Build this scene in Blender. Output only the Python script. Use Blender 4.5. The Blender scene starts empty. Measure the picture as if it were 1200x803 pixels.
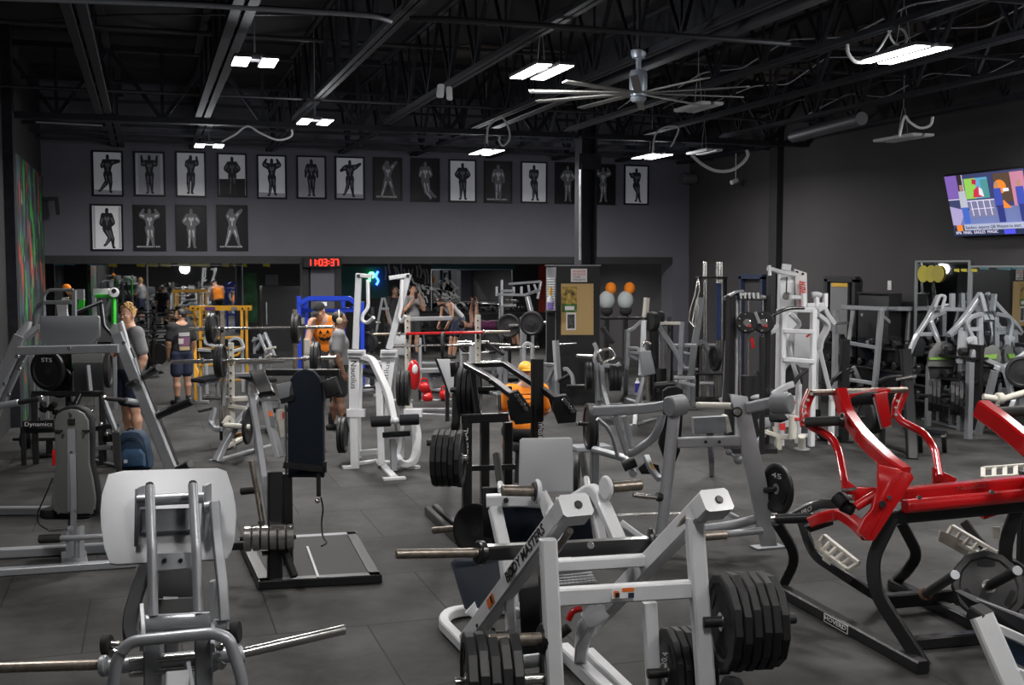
import bpy, bmesh, math, random
import numpy as np
from mathutils import Vector, Matrix
random.seed(7)
V = Vector
SC = bpy.context.scene
COL = SC.collection
# ------------------------------------------------------------------ camera
HC, FPX, YAW, PIT = 2.45, 1325.0, math.radians(17.9), math.atan(89.5/1325.0)
CAM = V((0, 0, HC))
FW = V((math.sin(YAW)*math.cos(PIT), math.cos(YAW)*math.cos(PIT), -math.sin(PIT)))
RT = V((math.cos(YAW), -math.sin(YAW), 0))
UP = RT.cross(FW)
def ray(px, py): return FW + RT*((px-600)/FPX) + UP*((401.5-py)/FPX)
def W(px, py, d): return CAM + ray(px, py)*d
def onplane(px, py, axis, val):
    r = ray(px, py); return CAM + r*((val-CAM[axis])/r[axis])
def Fl(px, py): return onplane(px, py, 2, 0.0)
def Z(px, py, z): return onplane(px, py, 2, z)
def dep(P): return (P-CAM).dot(FW)
cd = bpy.data.cameras.new('camera'); cam = bpy.data.objects.new('camera', cd); COL.objects.link(cam)
cam.location = CAM; cam.rotation_euler = (math.pi/2-PIT, 0, -YAW)
cd.sensor_width = 36; cd.lens = FPX*36/1200; cd.clip_end = 200; SC.camera = cam
# ------------------------------------------------------------------ materials
MATS = {}
def mat(name, col, rough=.5, metal=0.0, bump=0, bscale=60, var=0, vscale=8, emit=0, spec=.5, coat=0):
    m = bpy.data.materials.new(name); m.use_nodes = True
    nt = m.node_tree; b = nt.nodes['Principled BSDF']
    c = (*col, 1)
    b.inputs['Base Color'].default_value = c
    b.inputs['Roughness'].default_value = rough; b.inputs['Metallic'].default_value = metal
    b.inputs['Specular IOR Level'].default_value = spec
    if coat: b.inputs['Coat Weight'].default_value = coat; b.inputs['Coat Roughness'].default_value = .12
    if emit: b.inputs['Emission Color'].default_value = c; b.inputs['Emission Strength'].default_value = emit
    tc = nt.nodes.new('ShaderNodeTexCoord')
    if var:
        n = nt.nodes.new('ShaderNodeTexNoise'); n.inputs['Scale'].default_value = vscale; n.inputs['Detail'].default_value = 4
        nt.links.new(tc.outputs['Object'], n.inputs['Vector'])
        r = nt.nodes.new('ShaderNodeMapRange'); r.inputs[1].default_value = .3; r.inputs[2].default_value = .7
        r.inputs[3].default_value = 1-var; r.inputs[4].default_value = 1+var
        nt.links.new(n.outputs['Fac'], r.inputs[0])
        mx = nt.nodes.new('ShaderNodeVectorMath'); mx.operation = 'SCALE'; mx.inputs[0].default_value = col
        nt.links.new(r.outputs[0], mx.inputs['Scale']); nt.links.new(mx.outputs[0], b.inputs['Base Color'])
    if bump:
        n = nt.nodes.new('ShaderNodeTexNoise'); n.inputs['Scale'].default_value = bscale
        nt.links.new(tc.outputs['Object'], n.inputs['Vector'])
        bp = nt.nodes.new('ShaderNodeBump'); bp.inputs['Strength'].default_value = bump; bp.inputs['Distance'].default_value = .004
        nt.links.new(n.outputs['Fac'], bp.inputs['Height']); nt.links.new(bp.outputs[0], b.inputs['Normal'])
    MATS[name] = m; return m
SILVER = mat('silver_paint', (.40,.415,.44), .38, .45, var=.06)
SILVD = mat('grey_paint', (.22,.23,.245), .42, .3, var=.06)
WHITE = mat('white_paint', (.62,.63,.65), .38, 0, var=.04, coat=.2)
OFFW = mat('cream_paint', (.55,.53,.47), .45, 0, var=.06)
BLACK = mat('black_paint', (.012,.012,.013), .33, 0, coat=.2)
BLKM = mat('black_matte', (.015,.015,.016), .65, 0, spec=.25)
RED = mat('red_paint', (.52,.008,.010), .25, 0, coat=.6)
YEL = mat('yellow_paint', (.72,.36,.03), .4)
BLUE = mat('blue_paint', (.012,.05,.50), .35, coat=.3)
GREEN = mat('green_paint', (.03,.42,.03), .4)
RUB = mat('plate_rubber', (.013,.013,.014), .5, 0, spec=.4, bump=.15, bscale=200, var=.2)
IRON = mat('plate_iron', (.035,.035,.036), .4, .4, bump=.2, bscale=90, var=.25)
CHROME = mat('chrome', (.62,.61,.59), .22, .95)
STEELW = mat('worn_steel', (.30,.26,.22), .36, .8, var=.3, vscale=30)
ALU = mat('aluminium', (.40,.41,.43), .55, .15, var=.04, vscale=3)
VINYL = mat('black_vinyl', (.012,.013,.015), .6, 0, spec=.15, bump=.12, bscale=150)
VINB = mat('navy_vinyl', (.010,.014,.022), .7, 0, spec=.10, bump=.12, bscale=150)
PLAST = mat('grey_plastic', (.105,.108,.105), .5)
GREYP = mat('grey_board', (.20,.21,.225), .5)
LTGREY = mat('light_grey_pad', (.42,.43,.45), .5)
GRIP = mat('rubber_grip', (.02,.02,.02), .7, 0, bump=.3, bscale=300)
WTXT = mat('white_print', (.75,.75,.75), .6)
KTXT = mat('black_print', (.012,.012,.012), .6)
RTXT = mat('red_print', (.55,.02,.02), .6)
ORTXT = mat('orange_print', (.75,.16,.02), .6)
CORK = mat('cork', (.50,.34,.15), .9, 0, bump=.4, bscale=220, var=.12, vscale=120)
PAPER = mat('paper', (.72,.70,.70), .8)
SKIN = mat('skin_fair', (.56,.31,.21), .5, var=.05)
SKINT = mat('skin_tan', (.40,.22,.14), .5, var=.05)
SKIND = mat('skin_brown', (.22,.115,.075), .5, var=.05)
HAIRB = mat('hair_blond', (.48,.28,.10), .6, 0, bump=.8, bscale=140, var=.3, vscale=60)
HAIRK = mat('hair_black', (.012,.010,.009), .55, 0, bump=.8, bscale=140)
TEEG = mat('grey_shirt', (.20,.20,.205), .9, 0, bump=.3, bscale=25)
TEEK = mat('black_shirt', (.014,.014,.016), .9, 0, bump=.3, bscale=25)
ORANGE = mat('orange_vest', (.80,.22,.01), .85, 0, bump=.3, bscale=25)
NAVY = mat('navy_shorts', (.012,.018,.045), .85, 0, bump=.3, bscale=25)
DARKF = mat('dark_cloth', (.02,.02,.022), .9, 0, bump=.3, bscale=25)
BAG = mat('navy_bag', (.010,.030,.062), .75, 0, bump=.5, bscale=35, var=.3)
PURPL = mat('purple_paint', (.10,.03,.2), .6)
# ------------------------------------------------------------------ objects
def thing(name, label, cat, loc=(0,0,0), rz=0, group=None):
    o = bpy.data.objects.new(name, None); COL.objects.link(o)
    o.location = loc; o.rotation_euler = (0,0,rz); o.empty_display_size = .1
    return tag(o, label, cat, group)
def tag(o, label, cat, group=None):
    o['label'] = label; o['category'] = cat
    if group: o['group'] = group
    return o
def struct(o): o['kind'] = 'structure'; return o
def dup(root, loc, rz, label=None, group=None):
    r = root.copy(); COL.objects.link(r); r.location = loc; r.rotation_euler = (0,0,rz)
    if label: r['label'] = label
    if group: r['group'] = group
    for ch in list(root.children):
        c = ch.copy(); COL.objects.link(c); c.parent = r
        for g in ch.children:
            e = g.copy(); COL.objects.link(e); e.parent = c
    return r
def fillet(pts, r, n=4):
    pts = [V(p) for p in pts]
    if r <= 0 or len(pts) < 3: return pts
    out = [pts[0]]
    for i in range(1, len(pts)-1):
        a, b, c = pts[i-1], pts[i], pts[i+1]
        u, w = a-b, c-b
        rr = min(r, u.length*.45, w.length*.45)
        p0, p1 = b+u.normalized()*rr, b+w.normalized()*rr
        for k in range(n+1):
            t = k/n; out.append(p0*(1-t)**2 + b*2*t*(1-t) + p1*t*t)
    out.append(pts[-1]); return out
class MB:
    def __init__(s): s.v = []; s.f = []
    def add(s, vs, fs):
        o = len(s.v); s.v += [V(x) for x in vs]; s.f += [tuple(i+o for i in f) for f in fs]; return s
    def sweep(s, pts, prof, up=(0,0,1), closed=False, scale=None):
        """sweep a 2-D profile [(side,up)] along pts with mitred joints"""
        pts = [V(p) for p in pts]; n = len(pts); m = len(prof); up = V(up); vs = []
        prev = None
        for i, p in enumerate(pts):
            if closed: a, c = pts[i-1], pts[(i+1) % n]
            else: a, c = pts[max(i-1,0)], pts[min(i+1,n-1)]
            d0 = (p-a).normalized() if (p-a).length > 1e-7 else None
            d1 = (c-p).normalized() if (c-p).length > 1e-7 else None
            t = ((d0 or d1)+(d1 or d0)); t = t.normalized() if t.length > 1e-6 else (d1 or d0)
            sd = t.cross(up)
            if sd.length < .08: sd = prev.copy() if prev is not None else t.cross(V((0,1,0)) if abs(up.y) < .9 else V((1,0,0)))
            if prev is not None:
                sd = prev - t*prev.dot(t) if sd.normalized().dot(prev) < .2 and (prev - t*prev.dot(t)).length > .2 else sd
            sd.normalize(); u = sd.cross(t).normalized(); prev = sd
            k = 1.0
            if d0 and d1:
                ch = math.sqrt(max(.1, (1+d0.dot(d1))/2)); k = 1/ch
            # stretch in the bend plane
            bp = None
            if d0 and d1 and (d1-d0).length > 1e-4: bp = (d1-d0).normalized()
            sc = scale[i] if scale else 1
            for (x, y) in prof:
                o = sd*x*sc + u*y*sc
                if bp is not None: o += bp*(o.dot(bp)*(k-1))
                vs.append(p+o)
        fs = []
        rng = n if closed else n-1
        for i in range(rng):
            j = (i+1) % n
            for q in range(m):
                w = (q+1) % m; fs.append((i*m+q, i*m+w, j*m+w, j*m+q))
        if not closed: fs += [tuple(reversed(range(m))), tuple(range((n-1)*m, n*m))]
        return s.add(vs, fs)
    def beam(s, pts, w=.06, h=None, up=(0,0,1), fil=0, bev=None, closed=False):
        h = h or w; b = bev if bev is not None else min(w,h)*.13; x, y = w/2, h/2
        prof = [(-x+b,-y),(x-b,-y),(x,-y+b),(x,y-b),(x-b,y),(-x+b,y),(-x,y-b),(-x,-y+b)]
        return s.sweep(fillet(pts, fil) if fil else pts, prof, up, closed)
    def tube(s, pts, r=.02, n=10, fil=0, scale=None, closed=False):
        prof = [(r*math.cos(2*math.pi*k/n), r*math.sin(2*math.pi*k/n)) for k in range(n)]
        return s.sweep(fillet(pts, fil) if fil else pts, prof, (0,0,1), closed, scale)
    def oval(s, pts, w, h, n=14, fil=0, up=(0,0,1)):
        prof = [(w/2*math.cos(2*math.pi*k/n), h/2*math.sin(2*math.pi*k/n)) for k in range(n)]
        return s.sweep(fillet(pts, fil) if fil else pts, prof, up)
    def lathe(s, p, ax, prof, n=24, ph=0):
        p = V(p); ax = V(ax).normalized()
        a = ax.cross(V((0,0,1)))
        if a.length < .05: a = ax.cross(V((0,1,0)))
        a.normalize(); b = ax.cross(a); vs = []; fs = []; m = len(prof)
        for (t, r) in prof:
            for k in range(n):
                g = 2*math.pi*k/n+ph; vs.append(p+ax*t+(a*math.cos(g)+b*math.sin(g))*r)
        for i in range(m-1):
            for k in range(n):
                l = (k+1) % n; fs.append((i*n+k, i*n+l, (i+1)*n+l, (i+1)*n+k))
        fs += [tuple(reversed(range(n))), tuple(range((m-1)*n, m*n))]
        return s.add(vs, fs)
    def cyl(s, p, q, r, n=16, b=.12):
        p, q = V(p), V(q); L = (q-p).length; c = min(r*b, L*.3)
        return s.lathe(p, q-p, [(0,r-c),(c,r),(L-c,r),(L,r-c)], n)
    def slab(s, poly, off, bev=0):
        """extrude planar polygon by vector off; bev rounds the rims"""
        poly = [V(p) for p in poly]; off = V(off); n = len(poly); c = sum(poly, V())/n; L = off.length
        if bev:
            k = []
            for (t, q) in ((0,bev),(bev*.3/L,bev*.3),(bev/L,0),(1-bev/L,0),(1-bev*.3/L,bev*.3),(1,bev)):
                k.append([p+(c-p).normalized()*q+off*t for p in poly])
        else: k = [poly, [p+off for p in poly]]
        vs = [p for r in k for p in r]; fs = []
        for i in range(len(k)-1):
            for a in range(n):
                b = (a+1) % n; fs.append((i*n+a, i*n+b, (i+1)*n+b, (i+1)*n+a))
        fs += [tuple(reversed(range(n))), tuple(range((len(k)-1)*n, len(k)*n))]
        return s.add(vs, fs)
    def box(s, c, dx, dy, dz, bev=0, rz=0):
        c = V(c); a = V((math.cos(rz), math.sin(rz), 0)); b = V((-a.y, a.x, 0))
        p = [c+a*x*dx/2+b*y*dy/2-V((0,0,dz/2)) for x, y in ((-1,-1),(1,-1),(1,1),(-1,1))]
        return s.slab(p, (0,0,dz), bev)
    def ball(s, c, rx, ry=None, rz=None, n=14, m=8):
        ry = ry or rx; rz = rz or rx; c = V(c); vs = [c-V((0,0,rz))]; fs = []
        for i in range(1, m):
            a = math.pi*i/m-math.pi/2
            for k in range(n):
                g = 2*math.pi*k/n; vs.append(c+V((rx*math.cos(a)*math.cos(g), ry*math.cos(a)*math.sin(g), rz*math.sin(a))))
        vs.append(c+V((0,0,rz))); e = len(vs)-1
        for k in range(n):
            l = (k+1) % n; fs.append((0, 1+l, 1+k)); fs.append((e, 1+(m-2)*n+k, 1+(m-2)*n+l))
            for i in range(m-2): fs.append((1+i*n+k, 1+i*n+l, 1+(i+1)*n+l, 1+(i+1)*n+k))
        return s.add(vs, fs)
    def put(s, name, m, parent=None, world=True, flat=False, ang=38):
        me = bpy.data.meshes.new(name)
        vs = s.v
        if parent is not None and world:
            r = parent
            while r.parent: r = r.parent
            iv = (Matrix.Translation(r.location) @ Matrix.Rotation(r.rotation_euler.z, 4, 'Z')).inverted()
            vs = [iv @ v for v in vs]
        me.from_pydata([tuple(v) for v in vs], [], s.f)
        bm = bmesh.new(); bm.from_mesh(me); bmesh.ops.recalc_face_normals(bm, faces=bm.faces); bm.to_mesh(me); bm.free()
        if not flat:
            me.polygons.foreach_set('use_smooth', [True]*len(me.polygons)); me.set_sharp_from_angle(angle=math.radians(ang))
        me.materials.append(m)
        o = bpy.data.objects.new(name, me); COL.objects.link(o)
        if parent is not None: o.parent = parent
        elif world and s.v:
            # put the origin at the base of the mesh
            lo = V((min(v.x for v in s.v), min(v.y for v in s.v), min(v.z for v in s.v))); hi = V((max(v.x for v in s.v), max(v.y for v in s.v), 0))
            c = V(((lo.x+hi.x)/2, (lo.y+hi.y)/2, lo.z)); me.transform(Matrix.Translation(-c)); o.location = c
        return o
def text(s, name, m, parent, origin, xdir, ydir, h, width=None, depth=.002, bold=0):
    """words as a thin mesh; origin = left end of the base line, h = capital height"""
    cu = bpy.data.curves.new('t', 'FONT'); cu.body = s; cu.size = 1; cu.extrude = .02; cu.resolution_u = 2; cu.offset = bold
    ob = bpy.data.objects.new('t', cu); COL.objects.link(ob)
    me = bpy.data.meshes.new_from_object(ob.evaluated_get(bpy.context.evaluated_depsgraph_get()))
    bpy.data.objects.remove(ob); bpy.data.curves.remove(cu)
    co = np.array([v.co[:] for v in me.vertices]); xd = V(xdir).normalized(); yd = V(ydir).normalized(); zd = xd.cross(yd)
    sx = (width/(co[:,0].max()-co[:,0].min())) if width else h/.7
    mb = MB(); x0 = co[:,0].min()
    mb.v = [V(origin)+xd*((c[0]-x0)*sx)+yd*(c[1]*h/.7)+zd*((c[2]+.02)/.04*depth) for c in co]
    mb.f = [tuple(p.vertices) for p in me.polygons]
    bpy.data.meshes.remove(me)
    return mb.put(name, m, parent, flat=True)
# ---------------------------------------------------------------- pixel-traced members
def P3(tok, d, root=None):
    a = tok.split(',')
    x, y = float(a[0]), float(a[1])
    if len(a) > 2:
        if a[2] == 'f': return Fl(x, y)
        return W(x, y, d+float(a[2]))
    return W(x, y, d)
def polys(s, d): return [[P3(t, d) for t in q.split()] for q in s.split('|')]
def tr(parent, name, m, d, s, w=.06, h=None, kind='beam', fil=.04, each=False, up=(0,0,1)):
    """members traced as poly-lines: 'x,y[,extra depth | f]' ...; one mesh, or one per line"""
    mb = MB(); out = []
    for p in polys(s, d):
        p = [q for q in p]
        if kind == 'beam': mb.beam(p, w, h, up, fil)
        elif kind == 'oval': mb.oval(p, w, h or w, 14, fil, up)
        elif kind == 'cyl':
            for a, b in zip(p, p[1:]): mb.cyl(a, b, w/2)
        else: mb.tube(p, w/2, 10, fil)
        if each: out.append(mb.put(name, m, parent)); mb = MB()
    return out if each else mb.put(name, m, parent)
def sheet(parent, name, m, d, s, th=.02, bev=0):
    """solid panel with the traced outline, thickness going away from the camera"""
    p = polys(s, d)[0]
    n = (p[1]-p[0]).cross(p[2]-p[1]).normalized()
    if n.dot(FW) < 0: n = -n
    return MB().slab(p, n*th, bev).put(name, m, parent)
def rrect(c, ax, ay, w, h, r, n=4):
    c, ax, ay = V(c), V(ax).normalized(), V(ay).normalized(); out = []
    for (sx, sy, a0) in ((1,1,0),(-1,1,90),(-1,-1,180),(1,-1,270)):
        for k in range(n+1):
            a = math.radians(a0+90*k/n)
            out.append(c+ax*(sx*(w/2-r)+r*math.cos(a))+ay*(sy*(h/2-r)+r*math.sin(a)))
    return out
# ---------------------------------------------------------------- weight plates
ORD = ['outermost','second','third','fourth','fifth','sixth']
def plate(c, ax, r=.225, th=.04, label='', group=None, sides=40, m=None, ph=0, near=False, word=None):
    c, ax = V(c), V(ax).normalized(); m = m or RUB
    t = thing('weight_plate', label, 'weight plate', (c.x, c.y, c.z), 0, group)
    h = th/2; s = sides
    mb = MB(); mb.lathe(c, ax, [(-h*.6,.026),(-h*.6,r*.3),(-h*.5,r*.34),(-h*.5,r*.76),(-h,r*.82),(-h,r-.008),(-h+.006,r),(h-.006,r),(h,r-.008),(h,r*.82),(h*.5,r*.76),(h*.5,r*.34),(h*.6,r*.3),(h*.6,.026)], s, ph)
    mb.put('disc', m, t, ang=20 if s < 20 else 38)
    MB().lathe(c, ax, [(-h*.75,.026),(-h*.75,.045),(h*.75,.045),(h*.75,.026)], 20).put('hub', CHROME if near else IRON, t)
    if near:
        a = ax.cross(V((0,0,1))).normalized(); b = ax.cross(a)
        for k in range(3):
            g = ph+k*2*math.pi/3+.5; rad = a*math.cos(g)+b*math.sin(g); tn = ax.cross(rad)
            q = MB()
            for sg in (-1, 1): q.slab(rrect(c+rad*r*.62+ax*sg*h*.52, tn, rad, r*.5, r*.17, r*.08), ax*sg*.004)
            q.put('grip_slot', BLKM, t)
    if word:
        wd, sg = word
        a = V((0,0,1)).cross(ax*sg).normalized(); u = V((0,0,1))
        u = (u-ax*u.dot(ax)).normalized()
        text(wd, 'lettering', WTXT, t, c+ax*sg*(h*.5+.003)-a*r*.32+u*r*.42, a, u, r*.2, r*.64)
    return t
def stack(p, ax, n, where, r=.225, th=.042, sides=40, m=None, group=None, near=False, word=None, one=None):
    """n plates on a peg; p = outermost centre, ax points inward"""
    ax = V(ax).normalized()
    for i in range(n):
        lab = (ORD[i]+' of %d black plates, '%n if n > 1 else 'single black plate, ')+where
        rr = r[i] if isinstance(r, (list,tuple)) else r
        plate(V(p)+ax*i*(th+.002), ax, rr, th, lab, group, sides, m, random.random()*6, near, word if i == 0 else None)
# ================================================================== SETTING
YB, YM, XR, XL = 23.9, 33.5, 12.05, -1.95
ZS = 2.66          # underside of the mezzanine
ZJ = 4.80          # joist bottom chord
ZD = 6.05          # roof deck
def noisy(name, base, dark, scale, rough, rough2=None, brick=None, bump=.1):
    m = bpy.data.materials.new(name); m.use_nodes = True; nt = m.node_tree; b = nt.nodes['Principled BSDF']
    tc = nt.nodes.new('ShaderNodeTexCoord')
    n1 = nt.nodes.new('ShaderNodeTexNoise'); n1.inputs['Scale'].default_value = scale; n1.inputs['Detail'].default_value = 6; n1.inputs['Roughness'].default_value = .65
    n2 = nt.nodes.new('ShaderNodeTexNoise'); n2.inputs['Scale'].default_value = 180; n2.inputs['Detail'].default_value = 2
    for n in (n1, n2): nt.links.new(tc.outputs['Object'], n.inputs['Vector'])
    r = nt.nodes.new('ShaderNodeValToRGB'); r.color_ramp.elements[0].position = .36; r.color_ramp.elements[1].position = .66
    r.color_ramp.elements[0].color = (*dark, 1); r.color_ramp.elements[1].color = (*base, 1)
    nt.links.new(n1.outputs['Fac'], r.inputs[0]); out = r.outputs[0]
    mix = nt.nodes.new('ShaderNodeMix'); mix.data_type = 'RGBA'; mix.blend_type = 'MULTIPLY'; mix.inputs[0].default_value = .35
    nt.links.new(out, mix.inputs[6]); nt.links.new(n2.outputs['Fac'], mix.inputs[7]); out = mix.outputs[2]
    if brick:
        k = nt.nodes.new('ShaderNodeTexBrick'); k.inputs['Scale'].default_value = 1
        k.inputs['Brick Width'].default_value = brick; k.inputs['Row Height'].default_value = brick; k.offset = .5
        k.inputs['Mortar Size'].default_value = .006; k.inputs['Color1'].default_value = (1,1,1,1); k.inputs['Color2'].default_value = (.80,.80,.80,1); k.inputs['Mortar'].default_value = (.22,.22,.22,1)
        nt.links.new(tc.outputs['Object'], k.inputs['Vector'])
        m3 = nt.nodes.new('ShaderNodeMix'); m3.data_type = 'RGBA'; m3.blend_type = 'MULTIPLY'; m3.inputs[0].default_value = 1
        nt.links.new(out, m3.inputs[6]); nt.links.new(k.outputs['Color'], m3.inputs[7]); out = m3.outputs[2]
    nt.links.new(out, b.inputs['Base Color'])
    mr = nt.nodes.new('ShaderNodeMapRange'); mr.inputs[3].default_value = rough; mr.inputs[4].default_value = rough2 or rough
    nt.links.new(n1.outputs['Fac'], mr.inputs[0]); nt.links.new(mr.outputs[0], b.inputs['Roughness'])
    bp = nt.nodes.new('ShaderNodeBump'); bp.inputs['Strength'].default_value = bump; bp.inputs['Distance'].default_value = .003
    nt.links.new(n2.outputs['Fac'], bp.inputs['Height']); nt.links.new(bp.outputs[0], b.inputs['Normal'])
    return m
FLOORM = noisy('rubber_floor', (.084,.083,.081), (.022,.022,.022), 1.3, .62, .85, 1.22)
FLOORM.node_tree.nodes['Principled BSDF'].inputs['Specular IOR Level'].default_value = .22
WALLB = noisy('slate_wall_paint', (.118,.118,.145), (.104,.104,.127), .7, .7)
WALLR = noisy('charcoal_wall_paint', (.054,.050,.053), (.045,.042,.044), .7, .75)
WALLK = noisy('black_wall_paint', (.020,.020,.022), (.014,.014,.016), .9, .7)
DECK = noisy('black_roof_deck', (.016,.016,.021), (.008,.008,.011), .8, .8)
DUCTM = mat('grey_duct', (.11,.11,.12), .5, .3)
STEELK = mat('black_steel', (.016,.017,.022), .7, 0, var=.3, spec=.3)
WBOX = mat('white_enamel', (.7,.7,.7), .4)
def wall(name, poly, off, m):
    return struct(MB().slab(poly, off).put(name, m, flat=True))
Y0, Y1 = -9.0, YM
wall('floor', [(XL-.4,Y0,0),(XR+.4,Y0,0),(XR+.4,Y1+.3,0),(XL-.4,Y1+.3,0)], (0,0,-.2), FLOORM)
wall('ceiling', [(XL-.2,Y0,ZD),(XR+.2,Y0,ZD),(XR+.2,YB+.2,ZD),(XL-.2,YB+.2,ZD)], (0,0,.2), DECK)
wall('wall_back_upper', [(XL-.3,YB,ZS),(XR,YB,ZS),(XR,YB,ZD),(XL-.3,YB,ZD)], (0,.25,0), WALLB)
wall('trim_1', [(XL,YB-.012,ZS-.16),(XR-.2,YB-.012,ZS-.16),(XR-.2,YB-.012,ZS),(XL,YB-.012,ZS)], (0,.25,0), WALLK)
wall('ceiling_mezzanine', [(XL-.8,YB+.25,ZS-.05),(XR,YB+.25,ZS-.05),(XR,YM,ZS-.05),(XL-.8,YM,ZS-.05)], (0,0,.25), DECK)
wall('wall_back', [(XL-.8,YM,0),(XR,YM,0),(XR,YM,ZS+.1),(XL-.8,YM,ZS+.1)], (0,.25,0), WALLK)
wall('wall_right', [(XR,Y0,0),(XR,YM,0),(XR,YM,ZD),(XR,Y0,ZD)], (.25,0,0), WALLR)
wall('wall_front', [(XL,Y0,0),(XR,Y0,0),(XR,Y0,ZD),(XL,Y0,ZD)], (0,-.25,0), WALLR)
# left wall: black near part, then a mural bay set back by a post
wall('wall_left', [(XL-.05,Y0,0),(XL-.05,18.9,0),(XL-.05,18.9,ZD),(XL-.05,Y0,ZD)], (-.25,0,0), WALLK)
mur = bpy.data.materials.new('mural_paint'); mur.use_nodes = True
nt = mur.node_tree; b = nt.nodes['Principled BSDF']; tc = nt.nodes.new('ShaderNodeTexCoord')
mp = nt.nodes.new('ShaderNodeMapping'); mp.inputs['Scale'].default_value = (1.0,1.5,.75); nt.links.new(tc.outputs['Object'], mp.inputs[0])
def drip(loc, sc, col, lo, prev):
    n = nt.nodes.new('ShaderNodeTexNoise'); n.inputs['Scale'].default_value = sc; n.inputs['Detail'].default_value = 5; n.noise_dimensions = '4D'; n.inputs['W'].default_value = loc
    nt.links.new(mp.outputs[0], n.inputs['Vector'])
    r = nt.nodes.new('ShaderNodeValToRGB'); r.color_ramp.elements[0].position = lo; r.color_ramp.elements[1].position = lo+.05
    nt.links.new(n.outputs['Fac'], r.inputs[0])
    x = nt.nodes.new('ShaderNodeMix'); x.data_type = 'RGBA'; nt.links.new(r.outputs[0], x.inputs[0])
    if prev is None: x.inputs[6].default_value = (.018,.022,.025,1)
    else: nt.links.new(prev, x.inputs[6])
    x.inputs[7].default_value = (*col, 1); return x.outputs[2]
o = drip(3.1, 1.6, (.05,.09,.11), .52, None); o = drip(7.3, 2.1, (.03,.26,.04), .555, o); o = drip(11.9, 1.5, (.42,.05,.02), .575, o); o = drip(1.7, 2.6, (.28,.33,.33), .63, o)
nt.links.new(o, b.inputs['Base Color']); b.inputs['Roughness'].default_value = .7
XU = -1.88
wall('wall_left_mural', [(XU,18.9,0),(XU,23.9,0),(XU,23.9,4.2),(XU,18.9,4.2)], (-.25,0,0), mur)
wall('wall_left_upper', [(XU-.02,18.9,4.2),(XU-.02,YB,4.2),(XU-.02,YB,ZD),(XU-.02,18.9,ZD)], (-.25,0,0), WALLK)
wall('wall_left_recess', [(XL-.8,23.9,0),(XL-.8,YM,0),(XL-.8,YM,ZS+.1),(XL-.8,23.9,ZS+.1)], (-.25,0,0), WALLK)
wall('wall_left_return', [(XL-.82,YB,0),(XL-.02,YB,0),(XL-.02,YB,ZS),(XL-.82,YB,ZS)], (0,.2,0), WALLK)
struct(MB().box((XL+.02,18.72,ZD/2), .14,.34,ZD).put('column_left_post', STEELK))
# end wall of the opening under the mezzanine
pe = onplane(795, 340, 1, YB)
wall('wall_right_return', [(pe.x-.16,YB-.02,0),(XR,YB-.02,0),(XR,YB-.02,ZS),(pe.x-.16,YB-.02,ZS)], (0,.6,0), WALLB)
# mezzanine column under the clock
pc = onplane(378, 340, 1, YB+.15)
cb = MB(); cb.box((pc.x,YB+.35,ZS/2), .50,.4,ZS); struct(cb.put('column_mezzanine', WALLB, flat=True))
cb = MB(); cb.box((pc.x-.34,YB+.4,ZS/2), .14,.4,ZS); cb.box((pc.x+.33,YB+.4,ZS/2), .16,.4,ZS); struct(cb.put('trim_2', WALLK, flat=True))
# pilaster on the right wall
pp = onplane(912, 300, 0, XR)
struct(MB().box((XR-.06,pp.y,ZD/2), .16,.30,ZD).put('pilaster_right', WALLK, flat=True))
# doors on the right wall
def door(n, x0, x1, ytop, leaf, open_m=None):
    a, c = onplane(x0, ytop, 0, XR), onplane(x1, ytop, 0, XR); zt = a.z
    fr = MB()
    for y in (a.y, c.y): fr.box((XR-.03,y,zt/2), .14,.10,zt)
    fr.box((XR-.03,(a.y+c.y)/2,zt), .14,abs(a.y-c.y)+.1,.10)
    f = struct(fr.put('door_%d'%n, mat('door_frame_%d'%n, (.02,.03,.06) if n == 1 else (.022,.022,.024), .5)))
    l = MB().box((XR-.01,(a.y+c.y)/2,zt/2), .05,abs(a.y-c.y)-.08,zt-.06).put('door_leaf', leaf, f, flat=True); l.location = V(l.location)-f.location
    return a, c, zt
door(1, 872, 897, 324, WALLK)
a, c, zt = door(2, 973, 1006, 327, WALLK)
DL = mat('grey_door', (.16,.165,.17), .5)
dl = MB().box((XR-.05,(a.y*.55+c.y*.45),zt/2-.02), .05,abs(a.y-c.y)*.62,zt-.1).put('door_panel', DL, flat=True); struct(dl); dl.name = 'door_3'
ys = onplane(984, 334, 0, XR-.08)
MB().box(ys, .01,.5,.07).put('door_sign', mat('amber_sign', (.55,.33,.04), .6)).parent = None
o = bpy.data.objects['door_sign']; tag(o, 'small amber strip sign on the grey door in the right wall', 'sign')
# column of the joist girder, standing behind the notice cabinet
YG = 19.0
pc2 = onplane(686.5, 250, 1, YG)
ZC = 2.40
cm = MB(); x, y = pc2.x, YG
for s in (-1, 1): cm.box((x+s*.13, y, (ZC+5)/2), .035,.34,5.0-ZC)
cm.box((x, y, (ZC+5)/2), .26,.03,5.0-ZC)
cm.box((x, y, 4.72), .36,.36,.03); cm.box((x,y-.19,4.3), .42,.03,.28)
struct(cm.put('column_steel', STEELK, flat=True))
cq = MB()
for k in (-.06, -.015): cq.tube([(x-.17,y-.13+k,2.56),(x-.17,y-.13+k,4.25)], .016, 8)
tag(cq.put('conduit', mat('conduit_grey', (.35,.35,.36), .4, .5)), 'pair of vertical grey conduits on the steel column above the notice cabinet', 'pipe')
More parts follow.
